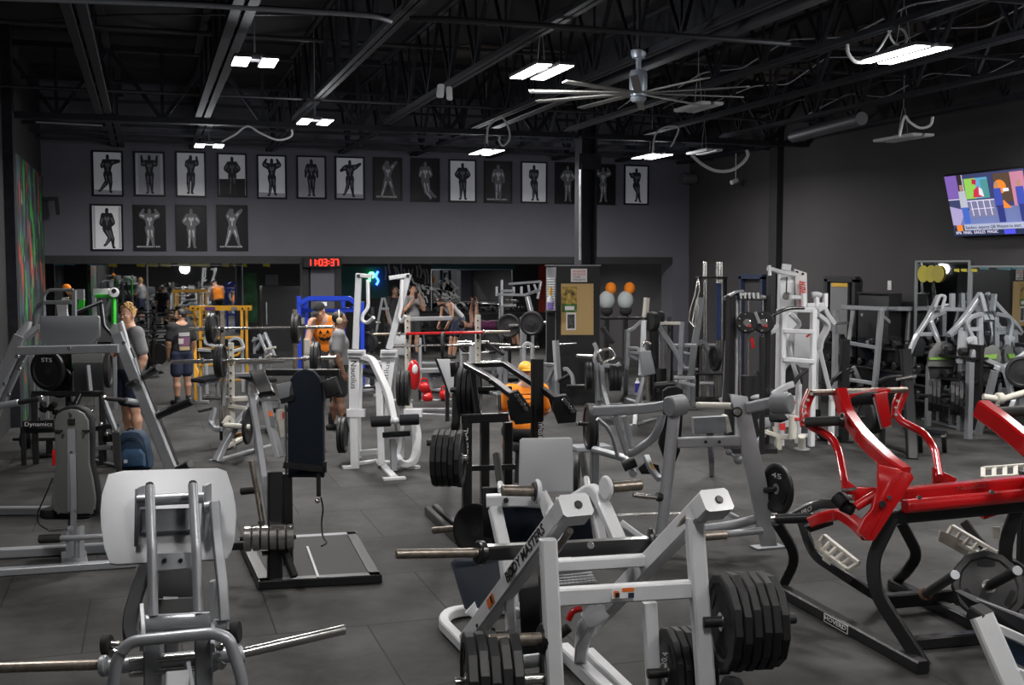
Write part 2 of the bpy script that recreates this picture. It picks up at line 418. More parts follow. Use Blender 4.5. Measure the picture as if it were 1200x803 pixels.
# ------------------------------------------------------------------ roof steel
jx = [Z(px, 0, ZJ).x for px in (84, 290, 493, 700, 915, 1150)]
sp = (jx[5]-jx[0])/5
jx += [jx[5]+sp*k for k in (1,2,3)]
def joist(X, ya, yb, w, ph):
    m = MB()
    for s in (-1, 1): m.beam([(X+s*w*.28,ya,ZJ+.03),(X+s*w*.28,yb,ZJ+.03)], w*.42, .06, bev=.004)
    for s in (-1, 1): m.beam([(X+s*w*.28,ya,ZD-.22),(X+s*w*.28,yb,ZD-.22)], w*.42, .06, bev=.004)
    n = int((yb-ya)/1.2); st = (yb-ya)/n
    for i in range(n):
        y = ya+i*st
        m.beam([(X,y,ZD-.22),(X,y+st*.5,ZJ+.04)], .05,.045, bev=.003); m.beam([(X,y+st*.5,ZJ+.04),(X,y+st,ZD-.22)], .04,.035, bev=.003)
        m.beam([(X,y+st*.5,ZJ+.04),(X,y+st*.5,ZD-.22)], .03,.03, bev=.003)
    return struct(m.put('ceiling_joist', STEELK, flat=True))
for i, X in enumerate(jx):
    w = .24 if i < 2 else .15
    joist(X, -3.0, YG-.2, w, i)
    joist(X+.1, YG+.2, YB, w, i)
def girder(Y, z0, z1, xa, xb, w=.16):
    m = MB()
    for z in (z0, z1):
        for s in (-1,1): m.beam([(xa,Y+s*w*.3,z),(xb,Y+s*w*.3,z)], w*.42,.09, bev=.004)
    n = int((xb-xa)/1.47)
    st = (xb-xa)/n
    for i in range(n):
        x = xa+i*st
        m.beam([(x,Y,z1),(x+st*.5,Y,z0)], .07,.06, bev=.003); m.beam([(x+st*.5,Y,z0),(x+st,Y,z1)], .07,.06, bev=.003); m.beam([(x+st*.5,Y,z0),(x+st*.5,Y,z1)], .05,.05, bev=.003)
    return struct(m.put('ceiling_girder', STEELK, flat=True))
zg = onplane(110, 138, 1, YG).z
girder(YG, zg, zg+1.08, XL-.1, XR)
zg2 = onplane(400, 163, 1, 22.4).z
# horizontal bridging and pipes
CONDL = mat('pale_conduit', (.42,.43,.46), .45, .3)
CONDK = mat('dark_pipe', (.045,.046,.052), .5, .2)
def pipe(pts, r, m, label, cat='pipe', name='ceiling_pipe'):
    return tag(MB().tube(pts, r, 8, .15).put(name, m), label, cat)
zc = ZJ-.06
pipe([Z(-60,-4,zc),Z(60,0,zc),Z(210,5,zc),Z(400,16,zc),Z(440,19,zc),Z(458,25,zc)], .022, CONDL, 'pale thin conduit running across the roof joists above the square twin light', 'pipe')
pipe([Z(480,22,zc),Z(520,22,zc),Z(640,30,zc),Z(800,42,zc),Z(925,51,zc)], .028, CONDK, 'dark double pipe running across the joists to the right of the pale conduit')
pipe([Z(40,24,zc+.1),Z(150,17,zc+.1),Z(400,17,zc+.1)], .010, CONDK, 'thin dark cable sagging beneath the pale conduit')
for k, (y, z, r) in enumerate(((13.2,5.35,.028),(15.6,5.5,.03),(17.3,4.95,.022))):
    pipe([(XL,y,z),(XR,y,z)], r, CONDK, ['nearest','middle','farthest'][k]+' of three dark sprinkler pipes crossing the ceiling between the joists')
for k, y in enumerate((6.4, 8.8, 11.2)):
    m = MB()
    for z in (ZJ+.12, ZD-.3): m.beam([(XL,y,z),(XR,y,z)], .04,.035, bev=.003)
    struct(m.put('ceiling_bridging', STEELK, flat=True))
for k, y in enumerate((20.4, 21.6, 22.8)):
    m = MB()
    for z in (ZJ+.02, ZD-.5): m.beam([(XL,y,z),(XR,y,z)], .07,.05, bev=.003)
    struct(m.put('ceiling_bridging', STEELK, flat=True))
# short pale rod under the girder at upper left
pipe([onplane(42,143,1,18.6),onplane(120,147,1,18.6)], .014, CONDL, 'short pale rod hung under the girder in the upper left corner')
# deep black beam running to the back beside the fan
m = MB(); m.beam([(jx[4]+.35,-2,ZJ+.28),(jx[4]+.35,YG-.3,ZJ+.28)], .16,.55, bev=.01)
tag(m.put('air_duct', mat('black_duct', (.022,.023,.03), .5)), 'long black rectangular air duct running to the back right of the fan', 'duct')
# round ducts near the right wall
m = MB(); p, q = onplane(930,160,1,16.5), onplane(1010,138,1,14.2); q.z = p.z
m.cyl(p, q, .10, 20, .05); tag(m.put('air_duct', DUCTM), 'grey round duct high up near the right wall, between the trusses', 'duct')
p = onplane(800,209,1,YB-.35); q = p+V((.95,0,0)); q.x = XR-.02
m = MB(); m.cyl(p, q, .125, 20, .1); tag(m.put('air_duct', DUCTM), 'short grey round duct stub in the far right corner under the ceiling', 'duct')
for k in range(5):
    x = 7.6+k*.95; z = 5.05+.12*(k % 3)
    pts = [(x+random.uniform(-.1,.1), 9+1.1*j, z+(.16 if j % 2 else 0)+random.uniform(-.05,.05)) for j in range(9)]
    pipe(pts, .010, CONDK if k % 2 else CONDL, 'thin loose cable lying along the roof steel at right, %s from the fan' % ['nearest','second','third','fourth','farthest'][k], 'cable', 'ceiling_cable')
INS = noisy('beige_insulation', (.16,.13,.10), (.10,.085,.07), 2, .9)
for q in (((530,56),(560,52),(600,58),(600,70),(534,68)),((610,58),(660,60),(668,66),(612,70)),((868,90),(900,78),(985,72),(975,82),(900,97)),((960,45),(1010,30),(1090,24),(1080,38),(985,58)),((1100,38),(1190,14),(1215,22),(1120,46))):
    wall('ceiling_panel', [Z(x,y,ZD-.03) for x,y in q], (0,0,.02), INS)
# white off-fixture, white cords
def cord(px, d, r, label, m=None):
    pts = [W(x, y, d+(dz[0] if dz else 0)) for x, y, *dz in px]
    sm = []
    n = len(pts)
    for i in range(n-1):
        a, b_, c, e = pts[max(i-1,0)], pts[i], pts[i+1], pts[min(i+2,n-1)]
        for k in range(5):
            t = k/5; sm.append(.5*((2*b_)+(c-a)*t+(2*a-5*b_+4*c-e)*t*t+(3*b_-a-3*c+e)*t**3))
    sm.append(pts[-1])
    return tag(MB().tube(sm, r, 8).put('hanging_cable', m or mat('white_cord', (.62,.62,.60), .5)), label, 'cable')
WC = mat('white_cord', (.55,.55,.54), .5)
cord([(1040,22),(1041,34),(1046,48),(1056,54),(1063,46),(1058,35),(1048,33),(1041,40),(1032,55),(1022,66)], 11.3, .012, 'white power cord coiled in a loop above the bright strip light at right', WC)
cord([(993,52),(994,62),(1002,72),(1014,73)], 11.3, .018, 'white power lead plugged in at the left end of the strip light at right', WC)
cord([(260,166),(275,158),(290,148),(305,156),(325,164),(341,160),(342,152)], 17.5, .016, 'white cord swagged between the two small lights over the posters at left', WC)
cord([(571,168),(572,150),(580,141),(588,137),(596,150),(597,163),(590,171),(585,165),(586,160)], 17.2, .015, 'pale cord looped in a hook above the middle back light', WC)
cord([(811,182),(822,192),(838,200),(855,200),(868,193),(876,183),(875,176)], 17, .025, 'white cord hanging in a deep swag near the far right corner', WC)
cord([(1054,160),(1060,137),(1066,143),(1078,150),(1090,147),(1093,137)], 13.5, .016, 'white cord above the unlit strip light at far right', WC)
cord([(765,180),(768,158),(780,149),(795,150),(790,165),(786,172)], 17.4, .014, 'pale cord bunched above the back light beside the steel column', WC)
# hooks and white tags on joist
p = W(516,103,13.8)
m = MB(); m.slab(rrect(W(516,106,13.8), RT, V((.1,0,1)), .09,.17,.03), FW*.05, .012); tag(m.put('hanging_shoe', WBOX), 'left of two small white shoe shapes hanging from a roof joist', 'shoe')
m = MB(); m.slab(rrect(W(526.5,109,13.8), RT, V((-.05,0,1)), .075,.17,.03), FW*.05, .012); tag(m.put('hanging_shoe', WBOX), 'right of two small white shoe shapes hanging from a roof joist', 'shoe')
# ------------------------------------------------------------------ lights
LEDE = mat('led_panel', (1.0,.98,.95), .4, emit=9)
LEDW = mat('led_panel_off', (.6,.6,.6), .4)
HOUS = mat('lamp_housing', (.08,.08,.085), .5, .4)
def light(px, py, z, L, wd, gap, label, on=True, power=120, cable=True, group=None, P=None, rz=0):
    c = P or Z(px, py, z)
    t = thing('ceiling_light', label, 'light', c, 0, group)
    for s in (-1, 1):
        x = c.x+s*(wd+gap)/2
        MB().box((x,c.y,c.z+.02), wd,L,.035,.006).put('housing', HOUS if on else WBOX, t)
        MB().box((x,c.y,c.z), wd*.9,L*.96,.012,.003).put('led_panel', LEDE if on else LEDW, t)
    MB().box((c.x,c.y,c.z+.05), gap+wd*.5, L*.3, .07,.01).put('driver_box', HOUS, t)
    if cable:
        m = MB()
        for s in (-1,1): m.tube([(c.x,c.y+s*L*.12,c.z+.08),(c.x,c.y+s*L*.03,c.z+.45)], .005, 6)
        m.tube([(c.x,c.y,c.z+.44),(c.x,c.y,ZD)], .006, 6); m.put('hanger_wire', CONDL, t)
    if on:
        ld = bpy.data.lights.new('lamp', 'AREA'); ld.shape = 'RECTANGLE'; ld.size = wd*2+gap; ld.size_y = L; ld.energy = power; ld.color = (1,.965,.93); ld.spread = math.radians(170)
        lo = bpy.data.objects.new('lamp', ld); COL.objects.link(lo); lo.location = (c.x,c.y,c.z-.02)
        pd = bpy.data.lights.new('lamp_glow', 'POINT'); pd.shadow_soft_size = .16; pd.energy = power*.20; pd.color = (.94,.96,1)
        po = bpy.data.objects.new('lamp_glow', pd); COL.objects.link(po); po.location = (c.x,c.y,c.z-.2)
    return t
PW = 80
light(298.5,73,4.5,.50,.17,.10,'square twin panel light hanging under the second roof beam at upper left', power=PW*0.90)
light(634,84.5,4.5,.95,.17,.07,'long twin panel light hanging from a rod left of the fan', power=PW*1.00)
light(1058,64.5,4.5,.95,.17,.07,'long twin panel light hanging at upper right beside the white cord coil', power=PW*1.00)
light(369,143,4.5,.62,.17,.12,'small twin light hanging over the middle posters, right end of the swagged cord', power=PW*1.50)
light(245,171,4.5,.55,.17,.14,'smallest twin light hanging before the posters at left end of the cord', power=PW*1.50)
light(570,178.5,4.5,.95,.17,.07,'twin strip light hanging in front of the posters under a hooked cord', power=PW*1.50)
light(764,183.5,4.5,.95,.17,.10,'twin strip light hanging right of the steel column near the last poster', power=PW*1.70)
light(825,179,4.5,.8,.13,.06,'unlit strip light in the far right corner above the cord swag', on=False)
light(818,127,4.5,.8,.13,.05,'unlit strip light hanging just right of the fan blades', on=False)
light(1058,163,4.35,.95,.16,.05,'unlit white strip light hanging high in front of the right wall', on=False)
for k, (x, y) in enumerate(((1.6,3.0),(5.4,3.0),(9.4,3.4),(9.6,8.0),(-.9,7.0),(2.3,-3),(7,-3),(11.1,11.2))):  # unseen fixtures, added to brighten the foreground and the right side
    light(0,0,0,.95,.17,.07,'added unseen twin panel light above the camera side of the room', power=PW*(.62,.62,.8,1.5,.7,.4,.4,1.5)[k], group='added lights outside the picture', P=V((x,y,4.5)))
for k, (x, y) in enumerate(((1.2,28.5),(5.2,28.5),(9.3,28.5))):
    light(0,0,0,.95,.17,.07,'flat panel light under the mezzanine ceiling', power=85, group='mezzanine lights', P=V((x,y,ZS-.09)), cable=False)
# ------------------------------------------------------------------ fan
c = Z(748, 100, 4.45)
t = thing('ceiling_fan', 'large ceiling fan with ten long grey blades and a silver motor', 'fan', c)
m = MB(); m.lathe(c, (0,0,1), [(-.13,.05),(-.12,.085),(-.03,.10),(.12,.10),(.16,.085),(.17,.03),(.30,.03),(.30,.028)], 24); m.put('motor', mat('fan_silver', (.42,.46,.52), .4, .5), t)
MB().lathe(c+V((0,0,.29)), (0,0,1), [(0,.03),(.01,.07),(.05,.085),(.09,.085),(.10,.06)], 24).put('mount', MATS['fan_silver'], t)
MB().cyl(c+V((0,0,.38)), c+V((0,0,1.5)), .02).put('down_rod', CONDK, t)
MB().lathe(c+V((0,0,-.13)), (0,0,-1), [(0,.085),(.02,.09),(.05,.07),(.06,.02)], 24).put('hub_cap', MATS['fan_silver'], t)
FB = mat('fan_blade', (.28,.28,.265), .5)
for k in range(10):
    a = math.radians(36*k)+math.atan2(-c.y,-c.x)-.03; d = V((math.cos(a), math.sin(a), 0)); s = V((-d.y, d.x, 0))
    b0 = c+V((0,0,-.10))
    m = MB(); m.slab([b0+d*.08-s*.04, b0+d*1.22-s*.045-V((0,0,.012)), b0+d*1.24+s*.035, b0+d*.08+s*.045+V((0,0,.010))], (0,0,.014)); m.put('blade', FB, t)
# ================================================================== POSTERS, MIRRORS, WALL THINGS
def limb(p, q, a, b, n=5):
    a, b = a*1.22, b*1.22
    """2-D tapered capsule outline"""
    dx, dy = q[0]-p[0], q[1]-p[1]; g = math.atan2(dy, dx); out = []
    for k in range(n+1):
        t = g+math.pi/2+math.pi*k/n; out.append((p[0]+a*math.cos(t), p[1]+a*math.sin(t)))
    for k in range(n+1):
        t = g-math.pi/2+math.pi*k/n; out.append((q[0]+b*math.cos(t), q[1]+b*math.sin(t)))
    return out
PFRAME = mat('poster_frame', (.010,.010,.012), .4, spec=.12)
PLIGHT = mat('print_light', (.78,.79,.83), .35, spec=.12); PMID = mat('print_mid', (.34,.34,.38), .35, spec=.12); PDARK = mat('print_dark', (.010,.010,.012), .35, spec=.12)
FDARK = mat('figure_dark', (.022,.022,.026), .4, spec=.12); FMID = mat('figure_grey', (.13,.13,.14), .4, spec=.1); FLIT = mat('figure_highlight', (.42,.43,.46), .4)
# pose: (elbowL,handL,elbowR,handR,kneeL,footL,kneeR,footR) relative to box, y up; L = picture left
POSE = {
 'point': ((.30,.68),(.36,.76),(.72,.78),(.93,.80),(.46,.30),(.22,.10),(.60,.30),(.58,.08)),
 'armsup': ((.26,.74),(.22,.92),(.74,.74),(.78,.92),(.44,.28),(.44,.06),(.57,.28),(.58,.06)),
 'flex': ((.34,.72),(.44,.84),(.74,.76),(.72,.90),(.40,.30),(.42,.07),(.58,.30),(.52,.07)),
 'hips': ((.24,.66),(.38,.56),(.76,.66),(.62,.56),(.44,.30),(.42,.06),(.58,.30),(.60,.06)),
 'double': ((.20,.80),(.30,.92),(.80,.80),(.70,.92),(.46,.30),(.40,.06),(.58,.30),(.62,.08)),
 'stand': ((.30,.66),(.28,.52),(.70,.66),(.72,.52),(.44,.28),(.43,.06),(.56,.28),(.57,.06)),
 'reach': ((.28,.74),(.16,.68),(.72,.78),(.90,.86),(.42,.30),(.30,.10),(.58,.28),(.62,.06)),
 'crouch': ((.34,.78),(.44,.92),(.72,.84),(.84,.92),(.36,.28),(.26,.08),(.66,.30),(.74,.10)),
 'bust': ((.30,.62),(.50,.56),(.72,.64),(.56,.56),(.52,.22),(.72,.06),(.64,.22),(.86,.10)),
 'side': ((.34,.66),(.52,.58),(.62,.66),(.56,.58),(.50,.30),(.46,.06),(.60,.28),(.64,.06)),
 'profile': ((.28,.74),(.20,.80),(.62,.66),(.58,.56),(.56,.30),(.50,.08),(.60,.28),(.66,.06)),
 'bend': ((.30,.60),(.46,.50),(.72,.62),(.60,.52),(.60,.26),(.44,.10),(.68,.24),(.70,.05)),
}
def figure(pose, sc=1.0, oy=0.0):
    """limb outlines, x 0..1 over width, y 0..1 over height; aspect handled by caller"""
    e1, h1, e2, h2, k1, f1, k2, f2 = POSE[pose]; s1, s2 = (.37,.76), (.63,.76); A = []
    hp1, hp2 = (.44,.48), (.56,.48)
    A += [limb((.5,.72),(.5,.52),.115,.085), limb((.42,.73),(.46,.55),.075,.055), limb((.58,.73),(.54,.55),.075,.055), limb(s1,s2,.06,.06), limb(hp1,hp2,.075,.075)]
    A += [limb(s1,e1,.068,.05), limb(e1,h1,.052,.03), limb(s2,e2,.068,.05), limb(e2,h2,.052,.03)]
    A += [limb(hp1,k1,.085,.05), limb(k1,f1,.058,.028), limb(hp2,k2,.085,.05), limb(k2,f2,.058,.028)]
    A += [limb((.5,.80),(.5,.84),.045,.04), limb((.5,.865),(.5,.895),.048,.05)]
    A += [limb(f1,(f1[0]-.05,f1[1]-.015),.026,.02), limb(f2,(f2[0]+.05,f2[1]-.015),.026,.02)]
    B = [limb((.45,.71),(.47,.69),.035,.03), limb((.55,.71),(.54,.69),.035,.03), limb((.5,.64),(.5,.57),.022,.02), limb((s1[0]*.6+e1[0]*.4,s1[1]*.6+e1[1]*.4),e1,.022,.015), limb((s2[0]*.6+e2[0]*.4,s2[1]*.6+e2[1]*.4),e2,.022,.015),
         limb((hp1[0]*.7+k1[0]*.3,hp1[1]*.7+k1[1]*.3),k1,.026,.014), limb((hp2[0]*.7+k2[0]*.3,hp2[1]*.7+k2[1]*.3),k2,.026,.014), limb((k1[0]*.8+f1[0]*.2,k1[1]*.8+f1[1]*.2),f1,.018,.010)]
    return A, B
def poster(x0, x1, y0, y1, bg, fg, pose, label, group='framed posters on the slate wall', mirror=False, hi=None, extra=None):
    a, c = onplane(x0, y0, 1, YB), onplane(x1, y0, 1, YB); e = onplane(x0, y1, 1, YB)
    w, h = c.x-a.x, a.z-e.z; o = V((a.x, YB, e.z))
    t = thing('framed_poster', label, 'poster', o, 0, group)
    fw = .035; m = MB()
    for bx in ((0,0,w,fw),(0,h-fw,w,fw),(0,fw,fw,h-2*fw),(w-fw,fw,fw,h-2*fw)):
        m.slab([o+V((bx[0],-.03,bx[1])), o+V((bx[0]+bx[2],-.03,bx[1])), o+V((bx[0]+bx[2],-.03,bx[1]+bx[3])), o+V((bx[0],-.03,bx[1]+bx[3]))], (0,.03,0))
    m.put('frame', PFRAME, t, flat=True)
    MB().slab([o+V((fw,-.016,fw)), o+V((w-fw,-.016,fw)), o+V((w-fw,-.016,h-fw)), o+V((fw,-.016,h-fw))], (0,.012,0)).put('print', bg, t, flat=True)
    A, B = figure(pose); iw, ih = w-2*fw, h-2*fw
    def lay(polys_, m_, nm, y):
        q = MB()
        for k, P in enumerate(polys_):
            # stretch x about the middle so that limbs keep their thickness
            pts = [o+V((fw+iw*((1-px if mirror else px)), y-.00012*k, fw+ih*min(py,.985))) for px, py in P]
            pts = [V((min(max(p.x,o.x+fw+.005),o.x+w-fw-.005),p.y,p.z)) for p in pts]
            q.add(pts, [tuple(range(len(pts)))])
        q.put(nm, m_, t, flat=True)
    if extra: extra(o, w, h, fw, t, lay)
    lay(A, fg, 'printed_figure', -.0165); lay(B, hi or (FMID if fg is FDARK else FLIT), 'figure_highlight', -.019)
def dark_floor(o, w, h, fw, t, lay): lay([[(0,0),(1,0),(1,.42),(0,.40)]], PDARK, 'dark_ground', -.0162)
def side_bars(o, w, h, fw, t, lay): lay([[(.02,.02),(.10,.02),(.10,.98),(.02,.98)],[(.90,.02),(.97,.02),(.97,.98),(.90,.98)]], FLIT, 'pale_border', -.0162)
def grnd(o, w, h, fw, t, lay): lay([[(0,0),(1,0),(1,.10),(0,.12)]], PMID, 'printed_ground', -.0162)
def bot_text(o, w, h, fw, t, lay): lay([[(.06+.05*k,.04),(.09+.05*k,.04),(.09+.05*k,.075),(.06+.05*k,.075)] for k in range(16)], FLIT, 'caption_marks', -.0162)
PT = [
 (107,144,176,230,PLIGHT,FDARK,'point','first poster of the upper row, man lunging and pointing right on a pale ground',0,grnd),
 (156,193,177,230,PMID,FDARK,'armsup','second poster of the upper row, grey print of a man with both arms overhead',0,side_bars),
 (205,241,177,231,PLIGHT,FDARK,'flex','third poster of the upper row, man flexing his right side arm on a pale ground',0,None),
 (254,289,179,231,PLIGHT,FDARK,'hips','fourth poster of the upper row, man with hands on hips above a dark ground',0,dark_floor),
 (300.5,335.5,181,233,PLIGHT,FDARK,'double','fifth poster of the upper row, man in a double arm flex on a pale ground',0,grnd),
 (347,382,182,233,PMID,FDARK,'stand','sixth poster of the upper row, man standing relaxed on a mid grey ground',0,grnd),
 (392,427,183,234,PLIGHT,FDARK,'reach','seventh poster of the upper row, man stretching one arm out on pale ground',0,grnd),
 (437,471,184,235,PDARK,FMID,'crouch','eighth poster of the upper row, black print of a man striding with raised arms',0,bot_text),
 (481,515,185,236.5,PDARK,FMID,'bust','ninth poster of the upper row, black print of a seated man with clasped hands',0,None),
 (525.5,558,186.5,237,PLIGHT,FDARK,'hips','tenth poster of the upper row, dark man with hands on hips on a pale ground',0,None),
 (567,600,188.5,238,PDARK,FMID,'stand','eleventh poster of the upper row, black print of a man with arms hanging wide',0,bot_text),
 (610,641,189,238,PLIGHT,FDARK,'side','twelfth poster of the upper row, dark man in side chest pose on pale ground',0,None),
 (650,680,190,239,PDARK,FMID,'hips','black poster just left of the steel column, man with hands on hips',0,None),
 (692,721,192,240,PDARK,FMID,'double','black poster just right of the steel column, man flexing both arms',0,None),
 (731,760,193,240,PLIGHT,FDARK,'profile','last poster of the upper row at right, man in profile on a pale ground',0,None),
 (105.5,144,239,294,PLIGHT,FDARK,'bend','first poster of the lower row, man twisting between two pale side bars',0,side_bars),
 (155.5,194,240,294,PDARK,FMID,'double','second poster of the lower row, dark print of two men flexing with a round seal',0,bot_text),
 (205,242,240,294,PDARK,FMID,'hips','third poster of the lower row, dark print of a huge shaded torso',0,None),
 (253,290,240,294,PDARK,FMID,'crouch','last poster of the lower row, dark print of a crouching man in warm light',0,bot_text)]
for x0,x1,y0,y1,bg,fg,ps,lab,mi,ex in PT: poster(x0,x1,y0,y1,bg,fg,ps,lab,extra=ex,mirror=bool(mi))
# mirrors
MIR = bpy.data.materials.new('mirror_glass'); MIR.use_nodes = True
b = MIR.node_tree.nodes['Principled BSDF']; b.inputs['Base Color'].default_value = (.62,.65,.66,1); b.inputs['Metallic'].default_value = 1; b.inputs['Roughness'].default_value = .02
MFR = mat('mirror_edge', (.4,.42,.43), .3, .6)
def mirror_back(x0, x1, y0, zb, label):
    a, c = onplane(x0, y0, 1, YM), onplane(x1, y0, 1, YM)
    t = thing('wall_mirror', label, 'mirror', (a.x, YM, zb), 0, 'wall mirrors')
    MB().slab([(a.x,YM-.02,zb),(c.x,YM-.02,zb),(c.x,YM-.02,a.z),(a.x,YM-.02,a.z)], (0,.015,0)).put('glass', MIR, t, flat=True)
    m = MB(); fw = .025
    for p, q in (((a.x,zb),(c.x,zb)),((a.x,a.z),(c.x,a.z)),((a.x,zb),(a.x,a.z)),((c.x,zb),(c.x,a.z))): m.beam([(p[0],YM-.03,p[1]),(q[0],YM-.03,q[1])], fw,fw, bev=.003, up=(0,1,0))
    m.put('frame', MFR, t)
mirror_back(63.5, 172, 309, .35, 'left mirror on the far wall under the mezzanine, beside the mural')
mirror_back(173, 284, 311, .35, 'mirror on the far wall behind the yellow rack')
mirror_back(505, 600, 316, 1.1, 'mirror on the far wall behind the red barbell')
mirror_back(704, 768, 318, .9, 'mirror on the far wall just right of the notice cabinet')
def mirror_right(x0, x1, y0, zb, label):
    a, c = onplane(x0, y0, 0, XR), onplane(x1, y0, 0, XR)
    t = thing('wall_mirror', label, 'mirror', (XR, a.y, zb), 0, 'wall mirrors')
    MB().slab([(XR-.02,a.y,zb),(XR-.02,c.y,zb),(XR-.02,c.y,a.z),(XR-.02,a.y,a.z)], (.015,0,0)).put('glass', MIR, t, flat=True)
    m = MB()
    for p, q in (((a.y,zb),(c.y,zb)),((a.y,a.z),(c.y,a.z)),((a.y,zb),(a.y,a.z)),((c.y,zb),(c.y,a.z))): m.beam([(XR-.03,p[0],p[1]),(XR-.03,q[0],q[1])], .03,.03, bev=.003, up=(1,0,0))
    m.put('frame', MFR, t)
mirror_right(1075.5, 1138, 306.5, .5, 'narrow framed mirror on the right wall below and left of the television')
mirror_right(1139.5, 1260, 312.5, .5, 'wide mirror on the right wall under the television')
YELP = mat('yellow_sign_paint', (.62,.55,.04), .6); CYAN = mat('cyan_sign_paint', (.10,.30,.36), .6)
def decals(row, axis, val, y, h, m, label):
    off = V((0,-.03,0)) if axis == 1 else V((-.03,0,0)); t = thing('wall_decal', label, 'decal', onplane(row[0][0], y, axis, val)+off)
    for x0, x1 in row:
        q = MB()
        a, c = onplane(x0, y, axis, val)+off, onplane(x1, y, axis, val)+off
        q.slab([a, c, c+V((0,0,-h)), a+V((0,0,-h*.8))], -off*.3); q.put('letter', m, t, flat=True)
decals([(127,137),(160,170),(173,185),(188,200),(208,222),(224,246),(260,268),(273,276),(284,289),(308,316)], 1, YM, 308.6, .11, YELP, 'row of yellow letter decals along the top of the far left mirrors')
decals([(64,75),(76,88),(103,113),(118,124)], 1, YM, 307.6, .09, CYAN, 'row of cyan letter decals at the left end of the far mirror')
decals([(706,730),(731,745),(747,767)], 1, YM, 316.5, .16, YELP, 'row of yellow letter decals on the mirror right of the notice cabinet')
decals([(1150,1160),(1170,1186),(1188,1215)], 0, XR, 312.3, .05, CYAN, 'row of cyan letter decals along the top of the mirror under the television')
decals([(1120,1125),(1128,1135),(1139,1146)], 0, XR, 315, .05, YELP, 'short row of yellow letter decals between the two right wall mirrors')
t = thing('wall_decal', 'three yellow round decals at the top of the narrow right wall mirror', 'decal', onplane(1091,321,0,XR))
for k, x in enumerate((1083.5, 1093, 1102)):
    c = onplane(x, 321, 0, XR); MB().lathe(c+V((-.033-.008*k,0,0)), (1,0,0), [(0,.135),(.007,.14)], 24).put('disc', mat('yellow_disc_%d'%k, (.55-.06*k,.48-.06*k,.05), .6), t, flat=True)
# wall mural lettering under the mezzanine (pale abstract strokes) and coloured graffiti panels
MTX = mat('mural_white', (.80,.80,.78), .7); TEAL = mat('teal_wall', (.006,.06,.065), .7); REDW = mat('rust_wall', (.28,.03,.012), .7)
def panel_back(x0, x1, y0, y1, m, label, nm='wall_panel', dy=.012, cat='mural'):
    a, c, e = onplane(x0, y0, 1, YM-dy), onplane(x1, y0, 1, YM-dy), onplane(x0, y1, 1, YM-dy)
    return tag(MB().slab([(a.x,YM-dy,e.z),(c.x,YM-dy,e.z),(c.x,YM-dy,a.z),(a.x,YM-dy,a.z)], (0,.01,0)).put(nm, m, flat=True), label, cat)
panel_back(400, 455, 312, 350, TEAL, 'dark teal painted wall panel behind the blue rack and lit signs')
panel_back(505, 604, 311, 317, TEAL, 'teal painted strip high on the far wall above the middle mirror', dy=.03)
panel_back(631, 642, 311, 366, REDW, 'rust red painted panel beside the notice cabinet')
panel_back(285, 301, 320, 378, mat('graffiti_green', (.02,.09,.03), .7, var=.9, vscale=3), 'dark green and red graffiti panel left of the black drinks cooler')
rng = random.Random(3)
q = MB()
for k in range(22):
    x = 452+k*4.4+rng.uniform(-1,1); y = rng.uniform(308,316)
    if x > 502: break
    a = onplane(x, y, 1, YM-.03); b2 = onplane(x+rng.uniform(-1.5,2.5), y+rng.uniform(12,18), 1, YM-.03)
    q.beam([a, (a+b2)/2+V((rng.uniform(-.05,.08),0,0)), b2], .05,.01, up=(0,1,0))
tag(q.put('wall_mural', mat('mural_grey', (.24,.24,.24), .7)), 'grey drip lettering painted on the far wall above the white mural', 'mural')
q = MB()
for k in range(34):
    x = rng.uniform(457,540); y = rng.uniform(328,352)
    pts = [onplane(x+rng.uniform(-4,4)*j*.4+3*j, y+rng.uniform(-6,6)*.7+j*3, 1, YM-.035) for j in range(4)]
    q.beam(fillet(pts,.08,2), rng.uniform(.04,.10), .012, up=(0,1,0))
tag(q.put('wall_mural', MTX), 'white brush stroke mural on the far wall behind the benching people', 'mural')
# neon signs
def neon(px, m, label):
    pts = [onplane(x, y, 1, YM-.08) for x, y in px]
    tag(MB().tube(fillet(pts,.08,3), .035, 8).put('neon_sign', m), label, 'sign')
neon([(433,330),(433,320),(438,320),(438,325),(433,325)], mat('neon_green', (.10,.9,.22), .5, emit=4), 'green neon squiggle glowing on the teal wall')
neon([(443,318),(440,324),(444,329),(441,334)], mat('neon_blue', (.03,.10,1.0), .5, emit=6), 'blue neon squiggle glowing on the teal wall')
# digital clock
def clock():
    y = YB-.10; a, c, e = onplane(356,302,1,y), onplane(400,302,1,y), onplane(356,313.5,1,y)
    t = thing('digital_clock', 'black digital wall clock with red figures on the mezzanine edge', 'clock', (a.x,y,e.z))
    w, h = c.x-a.x, a.z-e.z
    MB().slab([(a.x,y,e.z),(c.x,y,e.z),(c.x,y,a.z),(a.x,y,a.z)], (0,.07,0), .01).put('case', BLKM, t)
    R = mat('clock_red', (1.0,.02,.01), .5, emit=2.6); q = MB(); s = h*.62; dw = s*.5; tk = .022
    seg = {'0':'abcdef','1':'bc','3':'abgcd','7':'abc'}
    x = a.x+w*.10; z0 = e.z+h*.2
    for ch in '11:03:37':
        if ch == ':':
            for zz in (.3,.7): q.box((x+.012,y-.006,z0+s*zz), .022,.01,.022)
            x += w*.062; continue
        P = {'a':((0,1),(1,1)),'b':((1,1),(1,.5)),'c':((1,.5),(1,0)),'d':((0,0),(1,0)),'e':((0,.5),(0,0)),'f':((0,1),(0,.5)),'g':((0,.5),(1,.5))}
        for g in seg[ch]:
            (u0,v0),(u1,v1) = P[g]; q.beam([(x+u0*dw,y-.006,z0+v0*s),(x+u1*dw,y-.006,z0+v1*s)], tk,.01, up=(0,1,0), bev=.002)
        x += w*.122
    q.put('red_digits', R, t)
clock()
